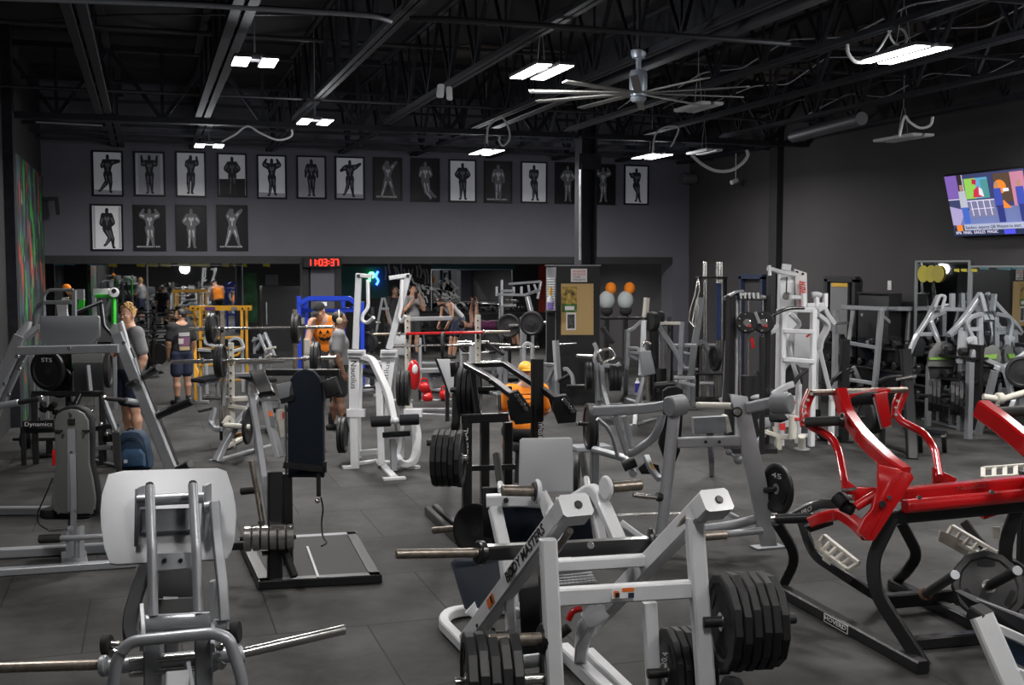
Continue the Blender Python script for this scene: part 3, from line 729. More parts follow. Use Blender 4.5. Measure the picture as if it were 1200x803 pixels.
# television
def tv():
    d = 15.6
    tl, tr_, bl = onplane(1106.5, 207.3, 0, XR-.42), onplane(1256, 190.5, 0, XR-.42), onplane(1122.5, 276.5, 0, XR-.06)
    # a level screen tilted down: top edge stands further from the wall
    ztop, zb = tl.z, bl.z; ya = (tl.y+bl.y)/2; L = 1.42*1.5
    A = V((XR-.42, tl.y, ztop)); Bm = V((XR-.10, bl.y, zb)); dn = Bm-A; sx = V((0,-1,0))
    t = thing('television', 'large television showing a sports studio, tilted forward high on the right wall', 'television', (XR, A.y-.9, zb))
    up_ = -dn; H_ = up_.length; up_n = up_.normalized(); n = sx.cross(up_n)
    if n.x > 0: n = -n
    Lw = H_*1.72
    o = Bm
    def q4(u0,v0,u1,v1): return [o+sx*(u0*Lw)+up_n*(v0*H_), o+sx*(u1*Lw)+up_n*(v0*H_), o+sx*(u1*Lw)+up_n*(v1*H_), o+sx*(u0*Lw)+up_n*(v1*H_)]
    MB().slab(q4(-.012,-.02,1.012,1.02), -n*.06, .008).put('case', BLACK, t)
    MB().box((XR-.12,A.y-Lw*.5,(ztop+zb)/2+.1), .2,.12,.3).put('wall_bracket', BLKM, t)
    def E(nm, c, k=1.0):
        return MATS.get('screen_'+nm) or mat('screen_'+nm, tuple(x*.75 for x in c), .5, emit=k*.8)
    L = [0]
    def poly(nm, c, pts, k=1.0, name='screen_shape'):
        L[0] += 1
        q = MB().add([o+sx*(u*Lw)+up_n*(v*H_)+n*(.002+.0006*L[0]) for u, v in pts], [tuple(range(len(pts)))])
        q.put(name, E(nm, c, k), t, flat=True)
    R4 = lambda a,b,c,d: [(a,b),(c,b),(c,d),(a,d)]
    poly('base', (.05,.06,.16), R4(0,0,1,1), .9, 'screen_picture')
    poly('violet', (.22,.12,.45), R4(.0,.62,.16,1)); poly('floor', (.16,.20,.42), [(0,.18),(1,.18),(1,.46),(0,.40)])
    poly('lilac', (.42,.36,.62), [(.0,.18),(.10,.18),(.20,.42),(.0,.50)])
    poly('pillar', (.03,.02,.03), R4(.16,.46,.225,1)); poly('pale', (.75,.70,.85), R4(.225,.5,.235,1)); poly('pale', (.75,.70,.85), R4(.0,.60,.17,.615))
    poly('sky', (.12,.40,.62), R4(.25,.60,.55,.93)); poly('grass', (.30,.62,.10), [(.25,.60),(.38,.60),(.40,.93),(.25,.93)]); poly('teal', (.08,.30,.30), R4(.46,.60,.55,.90))
    poly('jersey', (.62,.03,.07), [(.34,.62),(.46,.62),(.43,.80),(.36,.74)]); poly('helmetr', (.55,.02,.05), [(.35,.84),(.40,.82),(.41,.90),(.36,.92)]); poly('whitej', (.8,.8,.85), [(.42,.66),(.48,.62),(.47,.74),(.43,.78)])
    poly('desk', (.20,.20,.34), R4(.26,.30,.60,.58)); 
    for u in (.30,.38,.46,.54): poly('pale', (.75,.70,.85), [(u,.32),(u+.012,.32),(u+.004,.56),(u-.008,.56)])
    poly('pale', (.75,.70,.85), R4(.25,.56,.60,.575)); poly('pale', (.75,.70,.85), R4(.28,.43,.58,.44))
    def man(u, m, c, lg, cl):
        poly(m, c, [(u-.05,.46),(u+.05,.46),(u+.045,.74),(u-.045,.74)]); poly(lg, cl, [(u-.035,.20),(u+.045,.20),(u+.045,.47),(u-.04,.47)]); poly('face', (.45,.25,.16), [(u-.02,.745),(u+.022,.745),(u+.022,.84),(u-.02,.84)])
    man(.205,'greysuit',(.50,.52,.60),'bluejean',(.06,.14,.55)); man(.66,'bluesuit',(.05,.08,.42),'navyleg',(.03,.04,.20))
    poly('brown', (.10,.06,.04), R4(.635,.52,.84,.97)); poly('orange', (.85,.25,.03), [(.70+.075*math.cos(a/8*math.pi),.76+.11*math.sin(a/8*math.pi)) for a in range(16)])
    poly('whitej', (.8,.8,.85), R4(.73,.68,.80,.73)); poly('orange', (.85,.25,.03), [(.64,.42),(.80,.42),(.72,.55)]); man(.66,'bluesuit',(.05,.08,.42),'navyleg',(.03,.04,.20))
    poly('pink', (.55,.22,.32), R4(.84,.45,1,.97)); man(.93,'bluesuit',(.05,.08,.42),'navyleg',(.03,.04,.20))
    poly('bar', (.02,.03,.08), R4(0,0,1,.14)); poly('band', (.42,.45,.60), R4(.16,.09,1,.19)); poly('orange', (.85,.25,.03), R4(.06,.085,.14,.185)); poly('bluebox', (.08,.08,.75), R4(.66,.01,.80,.085))
    text('Sanders: expects QB Watson to start', 'screen_text', E('ink', (.01,.01,.03), 0), t, o+sx*.18*Lw+up_n*.115*H_+n*.03, sx, up_n, .05, Lw*.7)
    text('89%  FINAL  EAGLES  MAGIC', 'screen_text', E('pale', (.75,.70,.85)), t, o+sx*.04*Lw+up_n*.035*H_+n*.03, sx, up_n, .045, Lw*.55)
    return t
tv()
# wall switch, sockets, wall bracket at left
s = onplane(1043,334.5,0,XR)
t = thing('light_switch', 'white light switch plate on the right wall above the silver machines', 'switch', s)
MB().box(s+V((-.01,0,0)), .015,.09,.16,.004).put('switch_plate', WBOX, t); MB().box(s+V((-.02,0,0)), .012,.03,.06,.003).put('rocker', WBOX, t)
m = MB(); pts = [onplane(50,233,1,YB-.3), onplane(66,233,1,YB-.3), onplane(68,252,1,YB-.3)]; m.beam(pts, .07,.07)
tag(m.put('wall_bracket', STEELK), 'black bent bracket sticking out at the left end of the slate wall', 'bracket')
p = onplane(857,214,0,XR-.4); m = MB(); m.cyl(p, p+V((.16,.05,.05)), .05); m.tube([p+V((.1,0,.05)), p+V((.1,0,.25)), (p.x+.1,p.y,p.z+.6)], .008, 6); tag(m.put('security_camera', WBOX), 'small white camera hanging in the far right corner', 'camera')
# ================================================================== FOREGROUND MACHINES
LAT = lambda a: (RT*math.cos(a)+V((FW.x,FW.y,0)).normalized()*math.sin(a))
def bolt(parent, p, ax, r=.014, m=None):
    ax = V(ax).normalized(); MB().cyl(V(p)-ax*.01, V(p)+ax*.012, r, 8).put('bolt', m or CHROME, parent)
def drop(P): return V((P.x, P.y, 0))
# ---- A  silver leg press, bottom left
def press_left():
    d = 5.4
    t = thing('leg_press', 'silver leg press with broad aluminium foot plate at bottom left of the picture', 'exercise machine', drop(W(206,760,5.4)))
    o = polys('127,556,.6 145,552.5,.62 200,550,.62 255,548.5,.62 265,551,.6 272,572,.5 276,592,.45 277,605,.4 275,630,.3 271,648,.25 264,654,.2 200,658,.2 138,663,.2 129,661,.2 121,640,.25 117.5,615,.35 117,598,.42 119,580,.5', d)[0]
    n = (o[2]-o[0]).cross(o[8]-o[0]).normalized(); n = n if n.dot(FW) > 0 else -n
    c = sum(o, V())/len(o); o = [p-n*(p-c).dot(n) for p in o]
    MB().slab(o, n*.016, .004).put('foot_plate', ALU, t)
    tr(t, 'slide_tube', SILVER, d, '175.5,570,.24 178,640,.08 179.5,722,.0|226,568,.24 230,640,.08 232.5,717,.0', .048, kind='tube', each=True)
    tr(t, 'tube_cap', BLKM, d, '175.4,568.5,.25 175.5,572,.23|226,566.5,.25 226.1,570,.23', .042, kind='tube', each=True)
    tr(t, 'cross_tube', SILVER, d, '162,587,.33 240,583,.33', .06, kind='tube')
    tr(t, 'cross_tube', SILVER, d, '166,731,.02 248,727,.02', .080, kind='tube'); tr(t, 'pivot_tube', SILVER, d, '248,733,.02 267,732,.02', .055, kind='tube')
    for s in ('158,573,.34 162,572,.34 163,600,.30 162,640,.24 157,641,.24', '237,569,.34 242,569,.34 242,600,.30 239,634,.24 235,634,.24'):
        p = polys(s, d)[0]; MB().slab(p, FW*.1, .004).put('side_plate', SILVD, t)
    sheet(t, 'channel', SILVD, d, '164,597,.34 224,595,.34 224,621,.28 164,624,.28', .05, .004)
    sheet(t, 'bracket', SILVER, d, '182,649,.14 224,647,.14 224,666,.10 182,669,.10', .04, .004)
    for x in (193, 212): bolt(t, W(x,657,d+.12), -FW, .011, BLKM)
    tr(t, 'link_arm', SILVER, d, '241,595,.3 257,593,.3', .06, kind='tube'); tr(t, 'link_arm', SILVD, d, '251,589,.25 255,640,.18 261,690,.06 263,728,.0', .048, .048, fil=.1)
    p = polys('245,682,.0 250,682,.0 250,752,.0 256,785,.0 249,789,.0 246,750,.0', d)[0]; MB().slab(p, FW*.06, .003).put('lock_lever', SILVER, t)
    U = polys('131,815,-.2 137,772,-.2 152,752,-.2 250,742,-.2 268,748,-.2 282,790,-.2 285,815,-.2', d)[0]
    U = [V((U[0].x,U[0].y,0))]+U+[V((U[-1].x,U[-1].y,0))]
    MB().tube(U, .028, 12, .14).put('hoop_frame', SILVER, t)
    tr(t, 'side_bracket', SILVER, d, '166,712,.0 168,742,-.15 167,764,-.18|249,735,.0 250,745,-.1 249,760,-.18', .02, .05, each=True)
    for x, yt in ((178, 752), (238, 746)):
        a = W(x, yt, d-.1); MB().beam([a, drop(a)], .082, .06, up=(0,1,0)).put('post', SILVD, t)
    a = W(208, 790, d-.25); MB().beam([a, W(206,880,d-.5)], .10,.06).put('slide_cover', LTGREY, t)
    a = W(219, 776, d-.2); MB().beam([a, W(229,830,d-.25)], .022,.03).put('stop_bar', SILVER, t)
    # carriage axle with the two plate sleeves
    MB().cyl(W(-40,784,d-.25), W(122,779,d-.08), .0245, 20).put('sleeve', STEELW, t)
    MB().cyl(W(283,766,d-.05), W(404,738,d+.2), .0245, 20).put('sleeve', CHROME, t)
    MB().cyl(W(124,782,d-.08), W(284,766,d-.05), .036, 20).put('axle', SILVER, t)
    for y in (773, 788): MB().cyl(W(152,y+2,d-.1), W(236,y-5,d-.1), .018).put('roller_rod', CHROME, t)
    MB().cyl(W(118,781,d-.1), W(126,780,d-.1), .05).put('collar', SILVER, t); MB().cyl(W(279,768,d-.06), W(285,766,d-.05), .045).put('collar', SILVER, t)
    for a, b in (((121,757),(130,756)),((272,741),(281,740))): MB().cyl(W(*a,d), W(*b,d), .055, 14).put('knob', BLKM, t)
    for a, b in (((130,756),(140,757)),((264,742),(272,741))): MB().cyl(W(*a,d), W(*b,d), .02, 12).put('knob_stem', CHROME, t)
    MB().cyl(W(133,757,d+.03), W(139,760,d+.03), .03, 12).put('brass_bush', mat('brass', (.35,.27,.06), .4, .7), t)
    for x, y in ((133,766),(135,794),(258,758),(260,780)): bolt(t, W(x,y,d-.12), -FW, .02)
    # seat, far side
    pb = polys('185,668,1.1 226,666,1.1 226,700,.95 184,702,.95', d)[0]; MB().slab(pb, FW*.08, .015).put('back_pad', VINYL, t)
    sheet(t, 'seat_panel', BLKM, d, '182,703,.9 226,701,.9 228,722,.8 180,724,.8', .03, .004)
    tr(t, 'pad_edge', VINYL, d, '172,664,.9 162,690,.8 153,720,.6 151,740,.5 155,752,.4', .07, .05, fil=.08)
    a = W(200,700,d+.95); MB().beam([a, drop(a)], .08).put('post', SILVD, t)
    b = drop(W(200,700,d+.95)); f = drop(W(206,760,d-.3)); MB().beam([b+V((0,0,.04)), f+V((0,0,.04))], .09,.08).put('base_rail', SILVD, t)
press_left()
# ---- B1  seat with grey shell back, left
def seat_left():
    d = 9.2; t = thing('seated_press_machine', 'grey shell backrest seen from behind on long silver floor rails, left edge', 'exercise machine', Fl(86,657))
    o = '83.5,475 92,476 100,480 105.5,489 106.5,510 107,543 112,566 115,588 114,601 109,606 88,607 68,606 61,601 60,587 63,566 64.5,543 64,510 63,489 67,481 75,476.5'
    p = polys(o, d)[0]; c = sum(p, V())/len(p)
    MB().slab(p, FW*.13, .035).put('back_pad', VINYL, t)
    q = [c+(x-c)*.93-FW*.03 for x in p]; MB().slab(q, FW*.04, .012).put('back_shell', PLAST, t)
    sheet(t, 'centre_spine', GREYP, d, '79,503,-.05 88,503,-.05 89,600,-.05 79,600,-.05', .03, .004)
    sheet(t, 'slot', BLKM, d, '79,491,-.05 87,491,-.05 87,497,-.05 79,497,-.05', .02)
    for x, y in ((82,484),(73,508),(97,508),(84,530),(84,560),(69,601),(107,601)): bolt(t, W(x,y,d-.05), -FW, .012)
    for x in (68, 101): sheet(t, 'slot', BLKM, d, '%g,504,-.045 %g,504,-.045 %g,507,-.045 %g,507,-.045' % (x-5,x+5,x+5,x-5), .02)
    MB().beam([W(85,532,d-.06), W(86,590,d-.06), Fl(86,657)], .05,.05).put('post', SILVER, t)
    for x in (79, 92): sheet(t, 'side_plate', SILVER, d, '%g,618,-.1 %g,618,-.1 %g,654,-.1 %g,654,-.1' % (x-1.6,x+1.6,x+1.6,x-1.6), .10, .002)
    MB().cyl(W(46,632,d-.1), W(71,631,d-.1), .036, 16).put('grip', GRIP, t); MB().cyl(W(71,631,d-.1), W(124,629,d-.1), .024).put('handle_bar', SILVER, t)
    MB().cyl(W(57,621.5,d-.1), W(80,619.5,d-.1), .014).put('pull_pin', CHROME, t)
    tr(t, 'cable', BLKM, d, '62,560 50,588 43,603 45,615 58,622', .012, kind='tube', fil=.1)
    sheet(t, 'release_tab', RED, d, '61,527,-.02 66,527,-.02 66,546,-.02 61,546,-.02', .03, .004)
    for k, (a, b, hh) in enumerate((((-30,656),(160,646),.085),((-30,677),(160,664),.06))):
        A, B = Fl(*a), Fl(*b); MB().beam([A+V((0,0,hh/2)), B+V((0,0,hh/2))], .08,hh).put('base_rail', SILVER, t)
    A, B = Fl(86,650), Fl(88,668); MB().beam([A+V((0,0,.02)), B+V((0,0,.02))], .2,.04).put('base_plate', SILVD, t)
    sp = W(84,605,d+.25); s0 = [W(62,606,d+.05), W(112,606,d+.05)]
    MB().slab(rrect(sp, RT, FW, .42,.40,.08), (0,0,.08), .02).put('seat_pad', VINYL, t); MB().beam([sp, drop(sp)], .06).put('seat_post', SILVD, t)
seat_left()
# ---- B2  silver A-frame squat machine, left
def aframe():
    d = 11.1; t = thing('squat_machine', 'silver A-frame squat machine with grey head board and black storage pegs at left', 'exercise machine', Fl(80,600))
    MB().beam([W(24,394,d), W(-12,474,d), Fl(-72,604)], .115,.07, up=FW).put('upright', SILVER, t)
    MB().beam([W(32,410,d+.15), W(4,470,d+.15), Fl(-52,598)], .05,.06, up=FW).put('guide_rail', SILVD, t)
    MB().beam([W(137,391,d), W(196,538,d), Fl(223,604)], .11,.07, up=FW).put('upright', SILVER, t)
    MB().beam([W(150,405,d+.1), W(204,540,d+.1), Fl(229,600)], .06,.07, up=FW).put('guide_rail', BLACK, t)
    MB().beam([W(22,411,d-.06), W(139,408.5,d-.06)], .07,.085).put('cross_bar', SILVER, t); bolt(t, W(81,408.5,d-.1), -FW, .02)
    sheet(t, 'head_board', GREYP, d, '48,370.5 114,370 116,372 116,394 108,404.5 56,405.5 47,398 46,373', .05, .006)
    for s in ('15,399 19,389 29,378 34,377 33,382 27,396 22,400','29,394 36,384 44,380 45,386 38,392 31,398'): sheet(t, 'top_bracket', LTGREY, d, s, .08, .004)
    for s in ('128,388 133,379 137,380 141,398 136,402','137,380 142,376 147,392 151,408 146,410 141,396'): sheet(t, 'top_bracket', LTGREY, d, s, .06, .004)
    for a, b, r in (((168,441),(186,431),.040),((180,489),(226,470),.040),((204,552),(223,544),.040),((150,452),(160,447),.03)):
        MB().cyl(W(*a,d+.05), W(*b,d-.15), r, 14).put('storage_peg', BLACK, t)
    for a, b in (((157,420),(163,440)),((164,448),(172,466)),((180,500),(192,516))): MB().beam([W(*a,d+.0), W(*b,d+.0)], .03,.02, up=FW).put('wear_strip', LTGREY, t)
    MB().ball(W(121.5,466,d-.2), .028).put('knob', CHROME, t); MB().cyl(W(124,467,d-.2), W(147,469.5,d-.15), .022).put('lever_grip', GRIP, t); MB().cyl(W(147,469.5,d-.15), W(162,472,d), .03).put('lever', SILVER, t)
    MB().cyl(W(-6,477,d-.2), W(22,472,d-.2), .034).put('lever', SILVER, t); MB().cyl(W(22,472,d-.2), W(50,467,d-.25), .024).put('lever_grip', GRIP, t); MB().cyl(W(46,468,d-.25), W(51,467,d-.25), .032).put('grip_end', CHROME, t)
    MB().beam([W(122,469,d-.1), W(136,505,d-.1)], .05,.03).put('strut', SILVER, t); MB().beam([W(136,504,d-.1), Fl(140,560)], .07,.05).put('strut', BLACK, t)
    for x, y in ((25,425),(22,432),(5,450),(10,463),(145,402),(20,418)): bolt(t, W(x,y,d-.03), -FW, .02)
    A, B = Fl(-72,604)+V((0,0,.04)), Fl(226,602)+V((0,0,.04)); MB().beam([A, B], .10,.08).put('base_rail', SILVD, t)
aframe()
# ---- C  belt squat machine with black platform
def beltsquat():
    t = thing('belt_squat_machine', 'black belt squat platform with tall round-topped pad and chrome roller weights', 'exercise machine', Fl(365,662))
    c = [Fl(*p) for p in ((304,692),(447,684),(417,632),(280,640))]
    h = V((0,0,.07))
    for i in range(4):
        a, b = c[i], c[(i+1)%4]; u = (b-a).normalized()
        cc = sum(c, V())/4; inn = (cc-(a+b)/2).normalized()*.045
        MB().beam([a+inn+h*.5, b+inn+h*.5], .10,.07).put('platform_rail', BLACK if i != 2 else SILVD, t)
    q = [p+(sum(c,V())/4-p)*.12+V((0,0,.035)) for p in c]; MB().slab(q, (0,0,.03)).put('platform_mat', BLKM, t)
    a, b = Z(360,641,.07), Z(373,677,.07); MB().beam([a, b], .02,.012).put('mat_seam', LTGREY, t)
    MB().beam([Fl(322,687)+V((0,0,.02)), W(322,553,8.72)], .112,.112, up=(0,1,0)).put('post', BLACK, t)
    d = 9.0
    o = '337,560 336.5,470 337,455 340,444 347,435.5 357,432 367,435 374,443 377.5,455 378.5,470 379,560'
    p = polys(o, d)[0]; MB().slab(p, FW*.09, .02).put('back_board', VINB, t)
    # foot boards
    sheet(t, 'foot_board', BLACK, d, '291,434,.1 309,432.5,.1 322,460,-.05 302,462.5,-.05', .05, .008)
    sheet(t, 'grip_mat', RUB, d, '293.5,436,.07 308,434.5,.07 319,458,-.07 303.5,460,-.07', .02, .003)
    sheet(t, 'foot_board', GREYP, d, '323,451 342,447 345,463 328,468', .05, .006); sheet(t, 'foot_board_edge', BLACK, d, '328,468,-.01 345,463,-.01 345,469,-.01 330,474,-.01', .06)
    sheet(t, 'foot_board', BLACK, d, '377,447.5 393,441 400,462 382,468', .06, .006); sheet(t, 'grip_mat', RUB, d, '380,449,-.02 393,444,-.02 398,460,-.02 384,465,-.02', .02, .003)
    tr(t, 'cross_bar', BLACK, d, '312,436.5,.25 398,436.5,.25', .06, .05)
    tr(t, 'guide_tube', STEELW, d, '294,540,-.2 301,575,-.2 308,618,-.25', .042, kind='tube'); tr(t, 'rail', SILVER, d, '294,462,.0 303,515,-.05 317,613,-.25', .05, .035)
    tr(t, 'rail', LTGREY, d, '312,471,.05 318,500,.03 328,536,.0', .07, .05); sheet(t, 'warning_sticker', ORTXT, d, '314,482,-.0 318.5,482,-.0 320,488,-.01 315,488,-.01', .004); sheet(t, 'info_sticker', GREYP, d, '315.5,489,-.012 320.5,489,-.012 322,500,-.012 317,500,-.012', .004)
    tr(t, 'counterweight_cover', OFFW, d, '328,480,.1 330,512,.1', .055, .05); sheet(t, 'sticker', RTXT, d, '331,483,.06 333,483,.06 333,491,.06 331,491,.06', .004)
    tr(t, 'guide_rod', CHROME, d, '334.5,475,.05 335.5,555,.05|379,470,.05 380,552,.05', .02, kind='tube', each=True)
    tr(t, 'base_link', BLACK, d, '332,545,-.1 378,550,.0', .05, .05)
    sheet(t, 'stop_block', BLACK, d, '376,541 382,541 382,554 376,554', .06, .006)
    tr(t, 'belt_strap', BLKM, d, '373,552 373.5,582', .035, .008); MB().ball(W(372,587,d), .022).put('snap_hook', CHROME, t)
    tr(t, 'pull_cable', BLKM, d, '376,583 379,596 376.5,612 378,630,-.1 384,636,-.2 377,640,-.3', .014, kind='tube', fil=.08)
    tr(t, 'side_link', BLKM, d, '272,640,-.2 290,639,-.2', .06, .06)
    for px in ((257,572,8,12),):
        pass
    MB().cyl(W(282,576,9.4-.4), W(303,574,9.0), .03).put('bumper', BLKM, t); MB().cyl(W(311,573,8.9), W(320,572,8.8), .028).put('bumper', BLKM, t)
    # chrome rollers
    A, B = W(285.5,631.5,8.5), W(345.5,629.5,8.56); ax = (B-A).normalized(); L = (B-A).length
    for k in range(6):
        a = A+ax*(L*k/6+.003); MB().lathe(a, ax, [(0,.085),(.006,.097),(L/6-.012,.097),(L/6-.006,.085)], 28).put('roller_weight', CHROME, t)
    MB().cyl(A-ax*.03, B+ax*.01, .016).put('roller_axle', BLKM, t)
    MB().beam([W(318,631,8.62), W(322,640,8.72)], .08).put('roller_bracket', BLACK, t)
    tr(t, 'rail_foot', BLACK, d, '306,612,-.25 311,650,-.4', .05,.04)
    MB().beam([W(336,555,d+.05), drop(W(336,555,d+.05))], .08).put('rear_post', BLACK, t)
    tr(t, 'drive_arm', BLKM, d, '331,640,-.4 345,676,-.5', .05, .05)
beltsquat()
# ---- F  white plate-loaded leg press in the middle foreground
def whitepress():
    d = 5.3; t = thing('leg_press', 'white plate-loaded leg press in the middle foreground with inclined rails', 'exercise machine', drop(W(720,760,5.6)))
    lat = LAT(math.radians(8))
    def post(x0,y0,d0,x1,y1,w,h,nm='post',m=WHITE):
        a, b = W(x0,y0,d0), W(x1,y1,d0); u = (b-a); f = a+u*((0-a.z)/u.z); MB().beam([a, f], w, h, up=lat.cross(V((0,0,1)))).put(nm, m, t)
    post(642,632,5.3,650,803,.078,.085); post(596,690,5.95,603,803,.055,.055); post(813,606,5.42,827,803,.082,.085); post(761,706,5.9,766,803,.072,.06)
    post(636,676,5.4,641,803,.03,.10,'guard_plate',BLKM)
    # inclined rails with end blocks
    for nm, pts in (('rail','548,752,1.15 600,680,.55 648,618,.08 662,598,-.02'),('rail','686,738,1.15 752,668,.6 812,610,.15 826,592,.05')):
        p = polys(pts, d)[0]; p = [p[0], p[-1]]; u = (p[1]-p[0]).normalized()
        MB().beam([p[0], p[1]], .085,.10, up=(0,0,1)).put(nm, WHITE, t)
        MB().beam([p[1]-u*.05+lat*.035, p[1]+u*.05+lat*.035], .16,.115, up=(0,0,1)).put('rail_end_block', WHITE, t)
        MB().cyl(p[1]+u*.05+lat*.045, p[1]+u*.058+lat*.045, .020).put('end_bolt', IRON, t)
        g = V((0,0,.06))
    tr(t, 'guide_rod', STEELW, d, '807,606,.12 764,656,.5', .04, kind='tube'); tr(t, 'guide_rod', STEELW, d, '668,622,.02 650,648,.2', .035, kind='tube')
    tr(t, 'guide_rod', STEELW, d, '742,690,.75 690,733,1.1', .035, kind='tube')
    tr(t, 'rod_collar', IRON, d, '767,652,.5 760,660,.52', .07, kind='cyl'); tr(t, 'rod_bracket', WHITE, d, '772,652,.5 752,660,.55', .09, .05)
    tr(t, 'front_cross_bar', WHITE, d, '652,699.5,.0 812,690,.13', .06, .082)
    tr(t, 'rear_cross_bar', WHITE, d, '650,663,.4 762,656,.5', .06, .06)
    # stickers and lettering
    o = W(717,700,d); q = [W(728,690.5,d-.0), W(743,689.5,d+.01), W(743,699.5,d+.01), W(728,700.5,d-.0)]; sh = -FW*.036
    def stk(nm, m, x0, x1, y0, y1, sx=0):
        k = lambda x, y: W(x, y-(x-717)*.06, d-.055+.0009*(x-652)*.9)
        MB().slab([k(x0,y1),k(x1,y1),k(x1,y0),k(x0,y0)], -FW*(.003 if m is WTXT else .005 if 'mark' not in nm else .007)).put(nm, m, t, flat=True)
    stk('warning_sticker', WTXT, 717,743,690,702); stk('warning_band', ORTXT, 729,743,690,694.5); stk('warning_text_block', NAVY, 736,743,696,702); stk('warning_symbol', ORTXT, 719,725,693,699.5); stk('warning_symbol_mark', BLKM, 721,726,695,700.5)
    # BODY MASTERS down the left rail side
    p = polys('548,752,1.15 662,598,-.02', d)[0]; u = (p[1]-p[0]).normalized()
    nrm = u.cross(V((0,0,1))).normalized(); nrm = nrm if nrm.dot(RT) < 0 else -nrm
    up_ = nrm.cross(u); up_ = up_ if up_.z > 0 else -up_
    L = (p[1]-p[0]).length
    xd = u; yd = up_
    if xd.cross(yd).dot(nrm) < 0: xd = xd
    text('BODY MASTERS', 'lettering', KTXT, t, p[0]+u*L*.53+nrm*.044-up_*.018, u, up_, .05, L*.36, bold=.01)
    m = MB(); cc = p[0]+u*L*.36+nrm*.045
    m.slab(rrect(cc, u, up_, .10,.05,.004), nrm*.002); m.put('rail_sticker', ORTXT, t)
    m = MB(); m.slab(rrect(cc+u*.02, u, up_, .03,.04,.004), nrm*.003); m.put('rail_sticker_mark', KTXT, t)
    # carriage axle
    MB().cyl(W(464,649.5,5.62), W(561,648,5.75), .0245, 20).put('sleeve', STEELW, t); MB().cyl(W(559,648,5.74), W(567,648,5.76), .062, 20).put('collar', BLACK, t)
    MB().beam([W(566,648,5.75), W(762,638,5.98)], .075,.075).put('axle', BLACK, t); bolt(t, W(692,639,5.86), -FW, .02)
    MB().cyl(W(760,633,5.98), W(767,632.5,5.98), .062, 20).put('collar', BLACK, t); MB().cyl(W(767,632.5,5.99), W(851,627,6.1), .0245, 20).put('sleeve', STEELW, t)
    # upper carriage
    sheet(t, 'foot_plate', ALU, 6.6, '612,514 668,513 671,515.5 671,576 608,578 609,516.5', .02, .004)
    tr(t, 'carriage_beam', WHITE, 6.5, '570,587 612,586 640,588', .07, .07); bolt(t, W(593,586.5,6.45), -FW, .016, IRON)
    tr(t, 'carriage_beam', WHITE, 6.5, '652,590 668,588 690,574', .07, .06, fil=.08)
    tr(t, 'carriage_upright', WHITE, 6.4, '580,596 592,650,-.15 600,712,-.2', .07, .06)
    tr(t, 'carriage_upright', WHITE, 6.4, '634,578,.0 645,602,.0 662,660,-.35', .072, .06, fil=.1)
    tr(t, 'carriage_upright', WHITE, 6.4, '672,590,.1 694,570,.05 706,590,.0 737,660,-.4', .075, .06, fil=.14)
    tr(t, 'carriage_brace', WHITE, 6.5, '697,596 706,634,-.1', .05, .04)
    tr(t, 'carriage_brace', WHITE, 6.5, '728,612 752,630 768,640', .03, .03)
    for c, hx, hy in (((631,576),(588,575),1),((709,572),(751,568.5),-1)):
        a, b = W(*c,6.3), W(*hx,6.25 if hy > 0 else 6.4); u = (b-a).normalized()
        MB().cyl(a-u*.005, a+u*.02, .068, 24).put('horn_disc', WHITE, t); MB().cyl(a+u*.02, a+u*.032, .055, 24).put('horn_collar', IRON, t); MB().cyl(a+u*.03, b, .031, 18).put('plate_horn', STEELW, t)
    for a, b, c in (((581.5,533),(586,566),(587,575)),((682,533),(687,560),(689,572))):
        MB().tube([W(*a,6.75), W(*b,6.6)], .022, 12).put('hand_grip', GRIP, t); MB().tube([W(*b,6.6), W(*c,6.5)], .018, 12).put('grip_stem', WHITE, t)
    sheet(t, 'shoulder_pad', VINB, 6.75, '576,594 690,592 696,634 576,636', .07, .015)
    sheet(t, 'shoulder_pad_side', VINYL, 6.7, '565,572 586,571 586,592 578,594 578,632 566,630', .05, .01)
    # seat back, seat, foot grid, base
    sheet(t, 'back_pad', VINB, 6.9, '528,661,.1 533,656.5,.1 585,656,.1 590,664,.1 594,712,-.35 588,717,-.35 550,718,-.35 544,714,-.35', .08, .02)
    sheet(t, 'seat_pad', VINYL, 6.2, '608,690 640,684 648,770 612,780', .08, .02)
    sheet(t, 'foot_grid', RUB, 6.1, '655,675,.25 693,671,.25 702,684,.0 656,688,.0', .02, .003)
    g = MB()
    for i in range(9):
        for j in range(4):
            u, v = (i+.5)/9, (j+.5)/4; P = W(655+38*u+6*u*v, 675-4*u+13*v, 6.35-.25*v); g.box(P+V((0,0,.008)), .02,.012,.006)
    g.put('tread_studs', LTGREY, t, flat=True)
    b0 = polys('560,775,.0 519,731,.0 523,719,.0 546,715,.0 590,716,.1', 6.95)[0]; b0 = [V((p.x,p.y,.045)) for p in (Z(565,778,.045),Z(518,730,.045),Z(526,718,.045),Z(560,714,.045),Z(640,712,.045))]
    MB().beam(b0, .07,.07, fil=.12).put('base_loop', WHITE, t)
    MB().beam([Z(660,762,.06), Z(720,820,.06)], .085,.09).put('base_rail', WHITE, t); MB().beam([Z(690,768,.06), Z(745,822,.06)], .075,.09).put('base_rail', WHITE, t)
    MB().cyl(Z(516,728,.04), Z(521,728,.04), .03).put('foot', LTGREY, t)
    MB().beam(fillet([W(703,716,6.25), W(690,728,6.3), W(682,750,6.35), Z(680,778,.05)], .1), .075,.07).put('rear_upright', WHITE, t)
    sheet(t, 'pivot_plate', WHITE, 6.15, '681,722 690,712 724,704 730,712 700,734 690,736', .05, .006)
    tr(t, 'safety_handle', RED, 5.9, '666,727 671,716 682,713.5', .034, kind='tube', fil=.05); MB().cyl(W(656,744,5.9), W(667,735,5.9), .026).put('handle_knob', BLKM, t)
